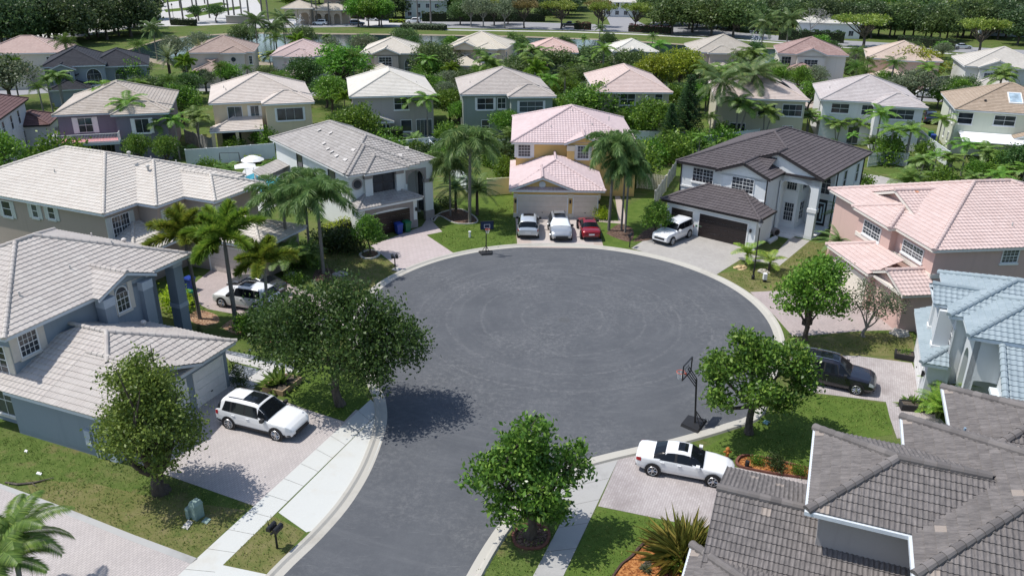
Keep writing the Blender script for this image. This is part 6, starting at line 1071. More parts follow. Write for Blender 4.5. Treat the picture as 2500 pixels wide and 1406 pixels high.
# hedges
def hedge(label, a, b, h, wd, lm, name='hedge', leaf=.16, dens=60, seed=1, px=True, group=None):
    A = np.array(P(*a) if px else a); B = np.array(P(*b) if px else b); d = B-A; L = np.linalg.norm(d); r = np.random.default_rng(seed); n = int(L*dens*(h+wd)); t = r.random(n); s_ = r.uniform(-1, 1, n); z = r.random(n); m = MB()
    side = r.random(n) < .45; s_ = np.where(side, np.sign(s_)*(.85+.2*r.random(n)), s_); z = np.where(side, z, .88+.18*r.random(n))
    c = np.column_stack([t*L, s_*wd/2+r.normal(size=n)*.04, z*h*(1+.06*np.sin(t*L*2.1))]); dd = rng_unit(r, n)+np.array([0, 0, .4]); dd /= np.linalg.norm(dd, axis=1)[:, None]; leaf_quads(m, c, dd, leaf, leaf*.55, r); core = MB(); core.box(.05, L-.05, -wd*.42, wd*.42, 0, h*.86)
    t_ = thing(name, label, 'hedge', (A[0], A[1], 0), math.degrees(math.atan2(d[1], d[0])), group); part('foliage', m, LM[lm], t_); part('stems', core, M['hedge_core'], t_); return t_
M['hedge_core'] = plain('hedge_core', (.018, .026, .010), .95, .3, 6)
hedge('clipped lime-topped hedge along the white side wall', (790, 598), (852, 568), 1.5, 1.3, 'limeh', seed=2); hedge('dark red hedge by the far road junction, long one', (1535, 78), (1638, 84), 2.2, 1.6, 'redh', leaf=.4, dens=14, seed=3); hedge('dark red hedge by the far road junction, short one', (1403, 72), (1442, 74), 2.2, 1.6, 'redh', leaf=.4, dens=14, seed=4)
hedge('long dark hedge beyond the far road', (1030, 53), (1330, 54), 3.0, 2, 'dark', leaf=.5, dens=10, seed=5); hedge('dark clipped hedge at the far entrance', (420, 62), (478, 64), 2.0, 2, 'dark', leaf=.4, dens=10, seed=6); hedge('dark hedge under the far road oaks on the right', (1900, 98), (2060, 106), 3.0, 2, 'dark', leaf=.5, dens=10, seed=7); hedge('dark hedge under the far road oaks, right end', (2190, 112), (2330, 122), 2.6, 2, 'dark', leaf=.5, dens=10, seed=17)
hedge('grey-green island planting by the far road', (982, 71), (1088, 74), 1.6, 5, 'grey', leaf=.4, dens=10, seed=8); hedge('yellow shrub band in the far gatehouse island', (950, 56), (990, 56.5), 1.0, 2, 'limeh', leaf=.4, dens=12, seed=9)
hedge('tall leafy hedge at the rear of the grey house garden', (905, 345), (985, 345), 1.8, 1.2, 'bright', leaf=.22, dens=40, seed=10); hedge('lime shrub band before the white pool fence', (598, 402), (640, 398), 1.0, 1.0, 'limeh', dens=50, seed=11)
for u, v, t, k_, lb in ((1468, 535, 507, 'bush_lime', 'clipped lime shrub at the yellow garage corner'), (625, 815, 757, 'bush_big', 'dark rounded shrub between the foxtail palms'), (665, 812, 775, 'bush_dark', 'dark low shrub by the right foxtail palm'), (590, 955, 890, 'conelet', 'dark cone shrub by the garage, left'), (577, 930, 880, 'conelet', 'dark cone shrub by the garage, right'), (487, 812, 790, 'conelet', 'small dark cone shrub by the tall porch column'), (432, 760, 705, 'bush_lime', 'yellow-green shrub behind the tall porch column'), (1228, 432, 383, 'bush_big', 'dark round shrub left of the yellow house'), (690, 800, 745, 'bush_grey', 'grey shrub under the oak'), (2300, 880, 858, 'bush', 'bush in front'), (800, 610, 560, 'bush_dark', 'dark shrub under the lime hedge'), (845, 612, 560, 'bush_dark', 'dark shrub beside the lime hedge'), (720, 690, 662, 'bush', 'low green shrub at the kerb under the queen palms'), (1058, 520, 500, 'bush_dark', 'dark shrub by the white porch column'), (1090, 505, 480, 'bush_dark', 'dark shrub under the arched side window'), (2260, 420, 395, 'bush_dark', 'round dark shrub by the broken picket fence'), (2190, 398, 372, 'bush_dark', 'dark shrub before the picket fence, left'), (1180, 470, 440, 'bush', 'green shrub at the yellow house fence'), (1330, 340, 320, 'bush', 'shrub behind'),(1545, 330, 255, 'bush_big', 'upright leafy shrub left of the sliding door of the khaki house'), (575, 372, 335, 'bush_big', 'shrub before the cream porch, left'), (650, 365, 310, 'bush_big', 'shrub before the cream porch, right'), (715, 350, 285, 'areca_dark', 'fan palm clump right of the cream house'), (780, 350, 300, 'areca_dark', 'palm clump at the corner of the weathered roof'), (150, 420, 330, 'bush_big', 'shrub below the maroon-roofed house'), (1245, 378, 345, 'bush', 'leafy shrub against the rear picket fence')):
    if lb in ('bush in front', 'shrub behind'): continue
    tree(k_, (u, v), t, lb, name='shrub', cat='shrub')
# front plant beds
tree('cordyline', (1672, 1362), 1275, 'large yellow spiky clump by the brown tile eave', name='spiky_plant', cat='plant', wide=1.25); tree('bush', (1640, 1385), 1360, 'small green plant in the orange mulch bed', name='bed_plant', cat='plant'); tree('spike_grey', (1578, 1392), 1375, 'grey spiky plant in the orange mulch bed', name='bed_plant', cat='plant'); tree('spike_purple', (1622, 1400), 1388, 'purple low plant in the orange mulch bed', name='bed_plant', cat='plant'); tree('bush_lime', (1705, 1420), 1375, 'lime low plant under the brown tile eave', name='bed_plant', cat='plant')
for i, (u, v, t) in enumerate(((1848, 1132, 1108), (1892, 1144, 1112), (1950, 1158, 1130))): tree('bush_dark' if i == 1 else 'bush', (u, v), t, ('left', 'middle', 'right')[i]+' rose bush in the edged mulch bed', name='rose_bush', cat='shrub', wide=.8)
tree('bromeliad', (684, 942), 893, 'spiky fan plant in the wooden planter', name='planter_plant', cat='plant', wide=1.2); tree('bromeliad', (2212, 868), 848, 'agave tuft in the planter by the light blue garage', name='planter_plant', cat='plant'); tree('bush', (2205, 872), 855, 'leafy filler in the planter by the light blue garage', name='planter_plant', cat='plant'); tree('bromeliad', (2226, 990), 962, 'agave tuft in the long black planter', name='planter_plant', cat='plant'); tree('bush', (2262, 1000), 970, 'leafy filler in the long black planter', name='planter_plant', cat='plant')

# grass blades on the near lawns
gb_m = leafmat('grass_blades', (.034, .060, .010), (.085, .115, .022), (.19, .19, .055), trans=.2, gloss=.7)
def blades(pts, dens, ln, seed):
    Q = np.array([P(*p) for p in pts]); r = np.random.default_rng(seed); a, b = Q.min(0), Q.max(0); n = int((b-a).prod()*dens); X = a+(b-a)*r.random((n, 2)); ins = np.zeros(n, bool); m = len(Q)
    for i in range(m):
        (x0, y0), (x1, y1) = Q[i], Q[(i+1) % m]; c = (y0 > X[:, 1]) != (y1 > X[:, 1]); ins ^= c & (X[:, 0] < (x1-x0)*(X[:, 1]-y0)/(y1-y0+1e-12)+x0)
    X = X[ins]; f = .55+.45*np.sin(X[:, 0]*1.3+1.7*np.sin(X[:, 1]*.9))*np.sin(X[:, 1]*1.1+X[:, 0]*.4); X = X[r.random(len(X)) < .35+.65*np.clip(f, 0, 1)]; n = len(X); d = rng_unit(r, n); d[:, 2] = np.abs(d[:, 2])+.35; d /= np.linalg.norm(d, axis=1)[:, None]; l = ln*r.uniform(.6, 1.3, n)
    mb = MB(); c = np.column_stack([X, .006+l*d[:, 2]*.5]); leaf_quads(mb, c, d, l, l*.34, r); structure('grass', mb, gb_m, kind='stuff')
for i, (pts, dn, ln) in enumerate((([(-40, 1040), (58, 1066), (290, 1137), (412, 1163), (603, 1240), (480, 1360), (321, 1301), (80, 1207), (-40, 1168)], 75, .12), ([(662, 1259), (741, 1300), (648, 1398), (549, 1376)], 90, .12), ([(1255, 1258), (1395, 1224), (1305, 1406), (1155, 1406)], 80, .12), ([(1464, 1242), (1660, 1283), (1565, 1332), (1508, 1380), (1500, 1410), (1385, 1410)], 85, .12), ([(1978, 962), (2158, 986), (2172, 1050), (1995, 1065), (1985, 1145), (1830, 1112), (1780, 1128), (1705, 1104), (1850, 1032)], 70, .13), ([(600, 868), (760, 876), (898, 975), (842, 1023), (747, 992), (705, 945), (735, 912)], 60, .13), ([(1955, 842), (2220, 822), (2233, 864), (2090, 861), (1960, 856)], 60, .13), ([(1755, 670), (1905, 652), (1978, 593), (2042, 602), (2038, 690), (1835, 709)], 45, .14), ([(1052, 578), (1115, 560), (1250, 482), (1256, 600), (1120, 617)], 45, .14), ([(790, 630), (880, 604), (945, 642), (978, 664), (940, 690), (880, 735), (790, 690)], 45, .14))): blades(pts, dn, ln, i)
# ---------------------------------------------------------------- vehicles
PROF = dict(
 suv=dict(L=4.95, W=1.98, rows=[(0, .50, .92, .96, .78, .66), (.015, .38, 1.02, 1.10, .90, .70), (.05, .33, 1.08, 1.45, .95, .68), (.09, .30, 1.08, 1.66, .97, .69), (.14, .28, 1.08, 1.74, .99, .70), (.30, .27, 1.07, 1.79, 1, .71), (.50, .27, 1.06, 1.77, 1, .71), (.565, .27, 1.05, 1.71, 1, .70), (.64, .27, 1.05, 1.42, 1, .74), (.715, .28, 1.04, 1.10, 1, .80), (.80, .28, 1.02, 1.07, .99, .80), (.92, .30, .96, 1.0, .95, .74), (.975, .34, .82, .88, .86, .64), (1, .48, .66, .72, .70, .5)], side=[(.115, .215), (.235, .40), (.42, .575)], ws=(.575, .705), rw=(.025, .085), sun=(.34, .55), wheels=(.19, .80)),
 sedan=dict(L=4.85, W=1.84, rows=[(0, .50, .84, .90, .74, .58), (.02, .36, .94, 1.0, .86, .68), (.08, .30, .97, 1.04, .91, .72), (.15, .28, .97, 1.06, .93, .70), (.20, .27, .97, 1.16, .93, .64), (.30, .27, .96, 1.37, .93, .60), (.38, .27, .95, 1.44, .93, .60), (.48, .27, .94, 1.46, .93, .60), (.55, .27, .93, 1.41, .93, .60), (.63, .27, .92, 1.18, .93, .67), (.70, .27, .91, .97, .93, .73), (.80, .27, .88, .94, .92, .74), (.92, .30, .79, .85, .87, .66), (.975, .34, .68, .74, .77, .54), (1, .46, .60, .64, .60, .42)], side=[(.25, .40), (.425, .575)], ws=(.555, .69), rw=(.185, .30), sun=(.42, .52), wheels=(.19, .805)),
 boxy=dict(L=4.5, W=1.84, rows=[(0, .45, .95, 1.0, .84, .74), (.015, .36, 1.08, 1.5, .95, .78), (.04, .32, 1.10, 1.72, .98, .78), (.10, .30, 1.10, 1.80, 1, .79), (.40, .30, 1.09, 1.80, 1, .79), (.555, .30, 1.08, 1.76, 1, .78), (.60, .30, 1.08, 1.50, 1, .80), (.65, .30, 1.07, 1.14, 1, .84), (.75, .30, 1.06, 1.11, .98, .82), (.93, .32, 1.02, 1.07, .92, .76), (.975, .38, .95, 1.0, .90, .74), (1, .45, .80, .85, .82, .68)], side=[(.06, .18), (.20, .36), (.385, .56)], ws=(.565, .64), rw=(.01, .03), sun=None, wheels=(.18, .815)),
 pickup=dict(L=5.6, W=1.98, rows=[(0, .55, 1.05, 1.08, .92, .86), (.02, .45, 1.14, 1.16, .96, .88), (.36, .42, 1.16, 1.18, .98, .88), (.375, .42, 1.16, 1.80, .98, .76), (.42, .42, 1.16, 1.88, .98, .76), (.60, .42, 1.15, 1.84, .98, .76), (.66, .42, 1.14, 1.52, .98, .80), (.71, .42, 1.14, 1.20, .98, .84), (.93, .44, 1.08, 1.12, .94, .80), (1, .55, .85, .9, .84, .7)], side=[(.40, .50), (.515, .62)], ws=(.61, .70), rw=(.368, .378), sun=None, wheels=(.17, .82)))
def paint(n, c, metal=0.0, rough=.25): 
    k = N('paint_'+n, rough, .5); k.b.inputs['Metallic'].default_value = metal; k.b.inputs['Coat Weight'].default_value = .6; k.b.inputs['Coat Roughness'].default_value = .06; return k.col(c)
PAINT = dict(white=paint('white', (.76, .77, .78)), silver=paint('silver', (.42, .44, .46), .6, .32), palesilver=paint('palesilver', (.58, .61, .63), .4, .3), red=paint('red', (.27, .012, .022), .3), black=paint('black', (.012, .013, .022)), grey=paint('grey', (.085, .09, .095), .5), blue=paint('blue', (.06, .09, .14), .3), navy=paint('navy', (.03, .04, .08), .3))
M['carglass'] = plain('car_glass', (.008, .010, .013), .08, spec=.35); M['lamp'] = plain('head_lamp', (.62, .65, .66), .12, spec=.8); M['tail'] = plain('tail_lamp', (.35, .012, .015), .2); M['plastic'] = plain('black_plastic', (.02, .02, .022), .6); M['chrome'] = plain('chrome', (.6, .6, .6), .15, metal=1)
M['plate'] = plain('number_plate', (.7, .7, .68), .5); M['shade'] = plain('windscreen_shade', (.80, .84, .86), .35)
SK = dict(suv=(.035, -.035), sedan=(.075, -.035), boxy=(.0, -.01), pickup=(.0, -.02))
def car(kind, px, head, pt, label, L=None, trim=True, far=False, shade=False, group=None, cat='car', name='parked_car', rails=False, plate=None, H=None, cladding=False, xy=None):
    pr = PROF[kind]; R = np.array(pr['rows']); x = R[:, 0]; Lc = L or pr['L']; Wc = pr['W']/2; zs = H or 1.0
    def S(s, t, off=0.0):
        f = [np.interp(s, x, R[:, i]) for i in range(1, 6)]; zl, zb, zt, wb, wt = f; wb *= Wc; wt *= Wc
        keys = [(wb*.92, zl), (wb*.99, zl+.22*(zb-zl)), (wb, zl+.66*(zb-zl)), (wb*.975, zb), (wt+(wb-wt)*.06, zb+(zt-zb)*.88), (wt*.80, zt), (0, zt+.025)]; tk = [0, .15, .35, .5, .75, .86, 1]
        return np.interp(t, tk, [q[0] for q in keys]), np.interp(t, tk, [q[1] for q in keys])*zs
    def pt3(s, t, sg, off=0.0):
        e = 1e-3; y, z = S(s, t); p = np.array([(s-.5)*Lc, sg*y, z])
        if off:
            y1, z1 = S(s, min(t+.02, 1)); y0, z0 = S(s, max(t-.02, 0)); ya, za = S(min(s+.01, 1), t); yb, zb = S(max(s-.01, 0), t)
            dt = np.array([0, sg*(y1-y0), z1-z0]); ds = np.array([.02*Lc, sg*(ya-yb), za-zb]); n = -np.cross(ds, dt)*sg; p = p+n/(np.linalg.norm(n)+1e-9)*off
        return p
    def patch(mb, s0, s1, t0, t1, sg, off=.012, n=6, m=4, skew=None):
        V = []
        for i in range(n+1):
            for j in range(m+1):
                t = t0+(t1-t0)*j/m; a, b = (s0, s1) if not skew else (s0+(skew[0])*j/m, s1+(skew[1])*j/m); V.append(pt3(a+(b-a)*i/n, t, sg, off))
        i, j = np.meshgrid(np.arange(n), np.arange(m), indexing='ij'); a = (i*(m+1)+j).ravel(); q = np.stack([a, a+m+1, a+m+2, a+1], 1); mb.arr(V, q if sg > 0 else q[:, ::-1])
    t = thing(name, label, cat, xy or P(*px), head, group)
    ss = np.unique(np.concatenate([x, np.linspace(0, 1, 34)])); tt = np.unique(np.concatenate([[0, .15, .35, .5, .75, .86, 1], np.linspace(0, 1, 15)])); b = MB()
    full = [(tq, -1) for tq in tt]+[(tq, 1) for tq in tt[::-1][1:]]; V = np.array([pt3(s, tq, sg) for s in ss for tq, sg in full]); m = len(full)
    i, j = np.meshgrid(np.arange(len(ss)-1), np.arange(m-1), indexing='ij'); a = (i*m+j).ravel(); b.arr(V, np.stack([a, a+m, a+m+1, a+1], 1)); b.arr(V[:m], [list(range(m))]); b.arr(V[-m:], [list(range(m))[::-1]])
    body = part('body', b, PAINT[pt], t, smooth=True); z0 = .3
    for sg in (-1, 1):
        for qi, (s0, s1) in enumerate(pr['side']):
            mb = MB(); patch(mb, s0, s1, .525, .73, sg, skew=(SK[kind][0] if qi == 0 else 0, SK[kind][1] if qi == len(pr['side'])-1 else 0)); part('side_window', mb, M['carglass'], t)
    for sg in (-1, 1):
        mb = MB(); patch(mb, pr['side'][0][0]-.005, pr['side'][-1][1]+.012, .518, .74, sg, .006, 14, 4, skew=SK[kind]); part('window_surround', mb, M['plastic'], t)
    mb = MB(); patch(mb, *pr['ws'], .56, 1, -1, .012, 6, 8); patch(mb, *pr['ws'], .56, 1, 1, .012, 6, 8); part('windscreen', mb, M['shade'] if shade else M['carglass'], t)
    mb = MB(); patch(mb, *pr['rw'], .56, 1, -1, .014, 4, 8); patch(mb, *pr['rw'], .56, 1, 1, .014, 4, 8); part('rear_window', mb, M['carglass'], t)
    if pr['sun'] and trim:
        mb = MB(); patch(mb, *pr['sun'], .88, 1, -1); patch(mb, *pr['sun'], .88, 1, 1); part('sunroof', mb, M['carglass'], t)
    for sg in (-1, 1):
        mb = MB(); patch(mb, .925, .985, .34, .50, sg, .012, 4, 3); part('headlight', mb, M['lamp'], t); mb = MB(); patch(mb, .008, .06, .36, .50, sg, .012, 4, 3); part('taillight', mb, M['tail'], t)
        if trim:
            mb = MB(); q = pt3(pr['ws'][1]-.05, .52, sg); mb.box(q[0]-.09, q[0]+.09, min(q[1], q[1]+sg*.24), max(q[1], q[1]+sg*.24), q[2]-.02, q[2]+.15); part('mirror', mb, M['plastic'] if pt != 'white' or kind == 'suv' else PAINT[pt], t)
        if rails:
            mb = MB(); mb.tube([pt3(s, .87, sg, .05) for s in np.linspace(.16, .55, 8)], [.022]*8, 5); part('roof_rail', mb, M['plastic'] if rails == 1 else M['chrome'], t)
        if cladding:
            mb = MB(); patch(mb, .03, .97, .02, .16, sg, .015, 14, 2); part('sill_cladding', mb, M['plastic'], t)
    if trim:
        mb = MB(); zc, wg = np.interp(.99, x, R[:, 2])*zs, Wc*.56; mb.box(Lc*.5-.10, Lc*.5+.012, -wg, wg, zc-.28, zc-.10); part('grille', mb, M['plastic'], t)
        mb = MB(); mb.box(-Lc*.5-.018, -Lc*.5+.10, -.26, .26, .62*zs, .76*zs); part('number_plate', mb, M['plate'], t)
        mb = MB(); mb.box(Lc*.5-.16, Lc*.5-.02, -Wc*.72, Wc*.72, .34, .46); mb2 = MB(); mb2.box(-Lc*.5+.02, -Lc*.5+.16, -Wc*.74, Wc*.74, .36, .48); part('bumper_insert', mb, M['plastic'], t); part('bumper_insert', mb2, M['plastic'], t)
        if not far:
            for sg in (-1, 1):
                for sd in pr['side'][-2:]:
                    q = pt3(sd[0]+.03, .44, sg, .02); mb = MB(); mb.box(q[0]-.1, q[0]+.1, q[1]-.02, q[1]+.02, q[2]-.02, q[2]+.02); part('door_handle', mb, M['chrome'] if pt == 'black' else PAINT[pt], t)
    wr = .37 if kind in ('suv', 'boxy', 'pickup') else .34
    for wx in pr['wheels']:
        for sg in (-1, 1):
            cx_, cy_ = (wx-.5)*Lc, sg*(Wc*.93-.10); ar = MB(); ar.disc((cx_, sg*(Wc*.995-.01), wr+.02), (0, 1, 0), wr+.075, 18, .05); part('wheel_arch', ar, M['plastic'], t)
            ty = MB(); ty.bar((cx_, cy_-sg*.10, wr), (cx_, cy_+sg*.185, wr), wr, 20); wh = part('wheel', ty, M['rubber'], t, smooth=False)
            rm = MB(); yo = cy_+sg*.19
            for k in range(10 if kind != 'sedan' else 7):
                a = 2*PI*k/(10 if kind != 'sedan' else 7); ca, sa = math.cos(a), math.sin(a); rm.bar((cx_+.05*ca, yo, wr+.05*sa), (cx_+(wr*.7)*ca, yo, wr+(wr*.7)*sa), .028, 4)
            th = np.linspace(0, 2*PI, 19); rm.tube(np.column_stack([cx_+wr*.70*np.cos(th), np.full(19, yo), wr+wr*.70*np.sin(th)]), [.022]*19, 5); rm.disc((cx_, yo, wr), (0, 1, 0), .07, 10, .05); part('rim', rm, M['alloy'], wh)
    return t
def mid(*q): return tuple(np.mean(np.array(q), 0))
def gpt(u, v): return np.array(P(u, v))
def car_at(kind, rear, front, side, *a, **k):
    """rear and front wheel contact pixels on the visible side; the body centre lies half a width inward"""
    r, f = gpt(*rear), gpt(*front); d = f-r; d /= np.linalg.norm(d); n = np.array([-d[1], d[0]])*side; pr = PROF[kind]; Lc = k.get('L') or pr['L']; w = pr['wheels']; c = (r+f)/2+n*(pr['W']/2-.08)-d*((w[0]+w[1])/2-.5)*Lc
    return car(kind, None, math.degrees(math.atan2(d[1], d[0])), *a, xy=tuple(c), **k)
car_at('suv', (563, 1046), (676, 1074), 1, 'white', 'white three-row SUV with large sunroof on the pale paver drive, lower left', L=5.05, rails=1, cladding=True)
car_at('sedan', (1598, 1161), (1733, 1186), 1, 'white', 'white sedan with dark sunroof parked nose-in beside the brown tile roof', L=4.87)
car_at('suv', (1962, 936), (2084, 962), 1, 'black', 'black SUV with chrome rails on the drive of the light blue roof house', L=5.05, rails=2)
car('suv', (1290, 566), 88, 'palesilver', 'pale silver crossover parked tail-out, leftmost of three before the yellow garage', L=4.7, trim=True)
car('suv', (1366, 572), -88, 'silver', 'silver SUV with a bright windscreen shade, middle of three before the yellow garage', L=4.75, shade=True, rails=1)
car('sedan', (1436, 569), 92, 'red', 'red sedan parked tail-out, rightmost of three before the yellow garage', L=4.9)
hE = math.radians(-39.2); car('boxy', (1641, 584), math.degrees(math.atan2(*(gpt(1600, 597)-gpt(1660, 570))[::-1])), 'white', 'white boxy SUV facing the court before the dark garage doors')
car_at('suv', (640, 766), (533, 748), -1, 'white', 'white crossover with dark wheels on the drive behind the foxtail palms', L=4.9)
car('sedan', (628, 712), math.degrees(math.atan2(*(gpt(533, 690)-gpt(650, 716))[::-1])), 'grey', 'dark grey sedan on the drive beyond the white crossover', L=4.8)
car('pickup', (1945, 262), 75, 'silver', 'silver pickup parked beyond the beige house', far=True); car('suv', (2268, 298), 70, 'navy', 'dark blue SUV parked between the white wall and the pale green house', far=True); car('suv', (2255, 238), 160, 'white', 'white SUV parked at the far street corner above the blue SUV', far=True)
car('suv', (1355, 222), 80, 'grey', 'dark car half hidden beside the yellow-fronded clump', far=True, trim=False)
for kind, px, hd, pt, lb in (('suv', (781, 62), 178, 'white', 'white SUV on the far road by the gatehouse'), ('suv', (872, 63), 3, 'blue', 'dark blue SUV on the far road under the leafy trees'), ('sedan', (909, 52), 0, 'white', 'white sedan turning behind the far island'), ('suv', (1010, 57), 178, 'white', 'white SUV on the far road by the grey island planting'), ('pickup', (1390, 67), 178, 'black', 'black pickup on the far road by the red hedge'), ('sedan', (2348, 120), -3, 'palesilver', 'silver sedan on the far road under the flat-topped tree')): car(kind, px, hd, pt, lb, far=True, trim=False, name='moving_car')
# ---------------------------------------------------------------- street furniture and small things
def hoop(base, face, label, board, clear=False):
    t = thing('basketball_hoop', label, 'basketball hoop', P(*base), face); m = MB()
    m.hexa([(-.55, -.75, 0), (.55, -.55, 0), (.55, .55, 0), (-.55, .75, 0)], [(-.5, -.68, .16), (.5, -.5, .2), (.5, .5, .2), (-.5, .68, .16)]); part('base', m, M['plastic'], t)
    m = MB(); m.bar((-.1, 0, .1), (.10, 0, 2.9), .055, 8); part('pole', m, M['black'], t); m = MB(); m.bar((-.5, -.3, .16), (-.05, 0, .95), .03, 5); m.bar((-.5, .3, .16), (-.05, 0, .95), .03, 5); part('brace', m, M['black'], t)
    m = MB(); 
    for y in (-.1, .1):
        m.bar((.1, y, 2.85), (.62, y, 3.45), .03, 5); m.bar((.1, y, 2.5), (.62, y, 3.05), .03, 5)
    part('arm', m, M['black'], t); bd = MB(); fr = MB()
    x = .66
    if clear:
        bd.box(x, x+.015, -.66, .66, 2.95, 3.8); k = N('acrylic', .05, .5); k.b.inputs['Transmission Weight'].default_value = 1.0; k.b.inputs['IOR'].default_value = 1.05; mm = k.col((.9, .93, .95))
    else: bd.box(x, x+.03, -.66, .66, 2.95, 3.8); mm = board
    o = part('backboard', bd, mm, t)
    for a in ((-.68, -.63, 2.92, 3.83), (.63, .68, 2.92, 3.83)): fr.box(x-.02, x+.05, a[0], a[1], a[2], a[3])
    for z in (2.92, 3.79): fr.box(x-.02, x+.05, -.63, .63, z, z+.045)
    part('board_frame', fr, M['black'], o); sq = MB(); c = M['black'] if clear else M['white']
    for a in ((-.3, -.26, 3.1, 3.5), (.26, .3, 3.1, 3.5)): sq.box(x+.032, x+.045, *a)
    for z in (3.1, 3.46): sq.box(x+.032, x+.045, -.26, .26, z, z+.04)
    part('target_square', sq, c, o); th = np.linspace(0, 2*PI, 21); rm = MB(); rm.tube(np.column_stack([x+.36+.23*np.cos(th), .23*np.sin(th), np.full(21, 3.06)]), [.016]*21, 5); rm.box(x+.03, x+.15, -.06, .06, 3.0, 3.08); o2 = part('rim', rm, plain('rim_orange', (.62, .10, .04), .5), t)
    nt_ = MB()
    for k in range(10):
        a = 2*PI*k/10; b = a+2*PI/10; nt_.bar((x+.36+.22*math.cos(a), .22*math.sin(a), 3.05), (x+.36+.12*math.cos(b), .12*math.sin(b), 2.62), .006, 3); nt_.bar((x+.36+.22*math.cos(b), .22*math.sin(b), 3.05), (x+.36+.12*math.cos(a), .12*math.sin(a), 2.62), .006, 3)
    part('net', nt_, M['white'], o2); return t
hoop((1692, 1036), 148, 'portable basketball hoop with clear board standing on the asphalt at the right', None, True); hoop((1187, 619), -80, 'portable basketball hoop with dark blue board on the far kerb left of the yellow house', plain('board_navy', (.012, .03, .07), .3)).scale = (.85, .85, .82)
def bin_(px, c, label, head=0, group=None):
    t = thing('wheelie_bin', label, 'trash bin', P(*px), head, group); m = MB(); m.hexa([(-.24, -.24, .06), (.24, -.24, .06), (.24, .24, .06), (-.24, .24, .06)], [(-.30, -.33, .98), (.30, -.33, .98), (.30, .33, .98), (-.30, .33, .98)]); m.box(-.32, .32, -.35, -.31, .9, .98); part('body', m, c, t)
    m = MB(); m.hexa([(-.33, -.37, .985), (.33, -.37, .985), (.33, .36, .985), (-.33, .36, .985)], [(-.28, -.3, 1.07), (.28, -.3, 1.07), (.28, .3, 1.09), (-.28, .3, 1.09)]); m.bar((-.2, .4, 1.02), (.2, .4, 1.02), .025, 6); part('lid', m, c, t)
    for sx in (-.27, .27): m = MB(); m.disc((sx, .22, .12), (1, 0, 0), .12, 12, .05); part('wheel', m, M['rubber'], t)
GR = plain('bin_green', (.012, .12, .055), .45, .1, 3); BL = plain('bin_blue', (.015, .045, .26), .45, .1, 3)
bin_((974, 571), BL, 'blue wheeled bin before the brown garage door', 37); bin_((994, 566), GR, 'green wheeled bin beside the blue one at the brown garage door', 37); bin_((1707, 574), GR, 'green wheeled bin between the dark garage doors', -39)
bin_((466, 690+18), BL, 'blue wheeled bin behind the tall porch column', 67); bin_((427, 702), GR, 'green wheeled bin behind the porch, left one', 67); bin_((466, 742), GR, 'green wheeled bin right behind the porch column', 67); bin_((2276, 347), BL, 'blue wheeled bin in the side yard by the white fence', -15); bin_((2270, 340), GR, 'green wheeled bin behind the blue one in the side yard', -15)
def mailbox(px, label, heads, head=0):
    t = thing('mailbox', label, 'mailbox', P(*px), head); m = MB(); m.bar((0, 0, 0), (0, 0, 1.05), .05, 8); m.box(-.3, .3, -.04, .04, .98, 1.05); part('post', m, M['black'], t)
    for k in range(heads):
        m = MB(); y = (k-(heads-1)/2)*.34; th = np.linspace(0, PI, 9); prof = [(-.11, 0)]+[(-.11*math.cos(a), .12+.11*math.sin(a)) for a in th]+[(.11, 0)]; n = len(prof)
        V = [(x, y+p, 1.06+z) for x in (-.26, .26) for p, z in prof]; m.arr(V, [(i, i+1, n+i+1, n+i) for i in range(n-1)]+[(n-1, 0, n, 2*n-1)]); m.arr(V[:n], [list(range(n))]); m.arr(V[n:], [list(range(n))[::-1]]); bx = part('box', m, M['black'], t)
        f = MB(); f.box(-.05, .0, y+.115, y+.13, 1.2, 1.36); part('flag', f, M['black'], bx)
mailbox((677, 1338), 'twin black mailbox on the grass strip by the bottom left kerb', 2, 70); mailbox((965, 658), 'twin black mailbox on a slab by the white house drive', 2, 100); mailbox((1537, 604), 'slim black mailbox left of the grey paver drive', 1, 60)
m = MB(); tm_ = thing('mailbox', 'tall black boxed mailbox in front of the round bright green tree', 'mailbox', P(1964, 826), 30); m = MB(); m.box(-.07, .07, -.07, .07, 0, 1.05); part('post', m, M['black'], tm_); m = MB(); m.box(-.3, .3, -.2, .2, 1.05, 1.45); m.hexa([(-.34, -.24, 1.45), (.34, -.24, 1.45), (.34, .24, 1.45), (-.34, .24, 1.45)], [(-.3, -.02, 1.6), (.3, -.02, 1.6), (.3, .02, 1.6), (-.3, .02, 1.6)]); part('box', m, M['black'], tm_)
t = thing('street_lamp', 'black lamp post with lantern head right of the dark garage', 'street lamp', P(1838, 682), 0); m = MB(); m.lathe([(.14, 0), (.14, .3), (.08, .4), (.06, 1.2), (.045, 4.4)], n=10); part('post', m, M['black'], t)
m = MB(); m.lathe([(.05, 4.4), (.10, 4.45), (.20, 4.85)], n=6); part('lantern', m, plain('lamp_glass', (.45, .47, .47), .2), t); m = MB(); m.lathe([(.24, 4.85), (.18, 4.95), (.05, 5.1), (.02, 5.2)], n=6); part('cap', m, M['black'], t)
t = thing('street_lamp', 'dark lamp post by the far entrance street', 'street lamp', P(425, 54), 0); m = MB(); m.lathe([(.14, 0), (.08, 1), (.06, 5)], n=8); part('post', m, M['black'], t); m = MB(); m.lathe([(.1, 5), (.3, 5.4), (.05, 5.8)], n=6); part('lantern', m, M['black'], t)
gp = plain('utility_green', (.22, .30, .27), .6, .15, 4)
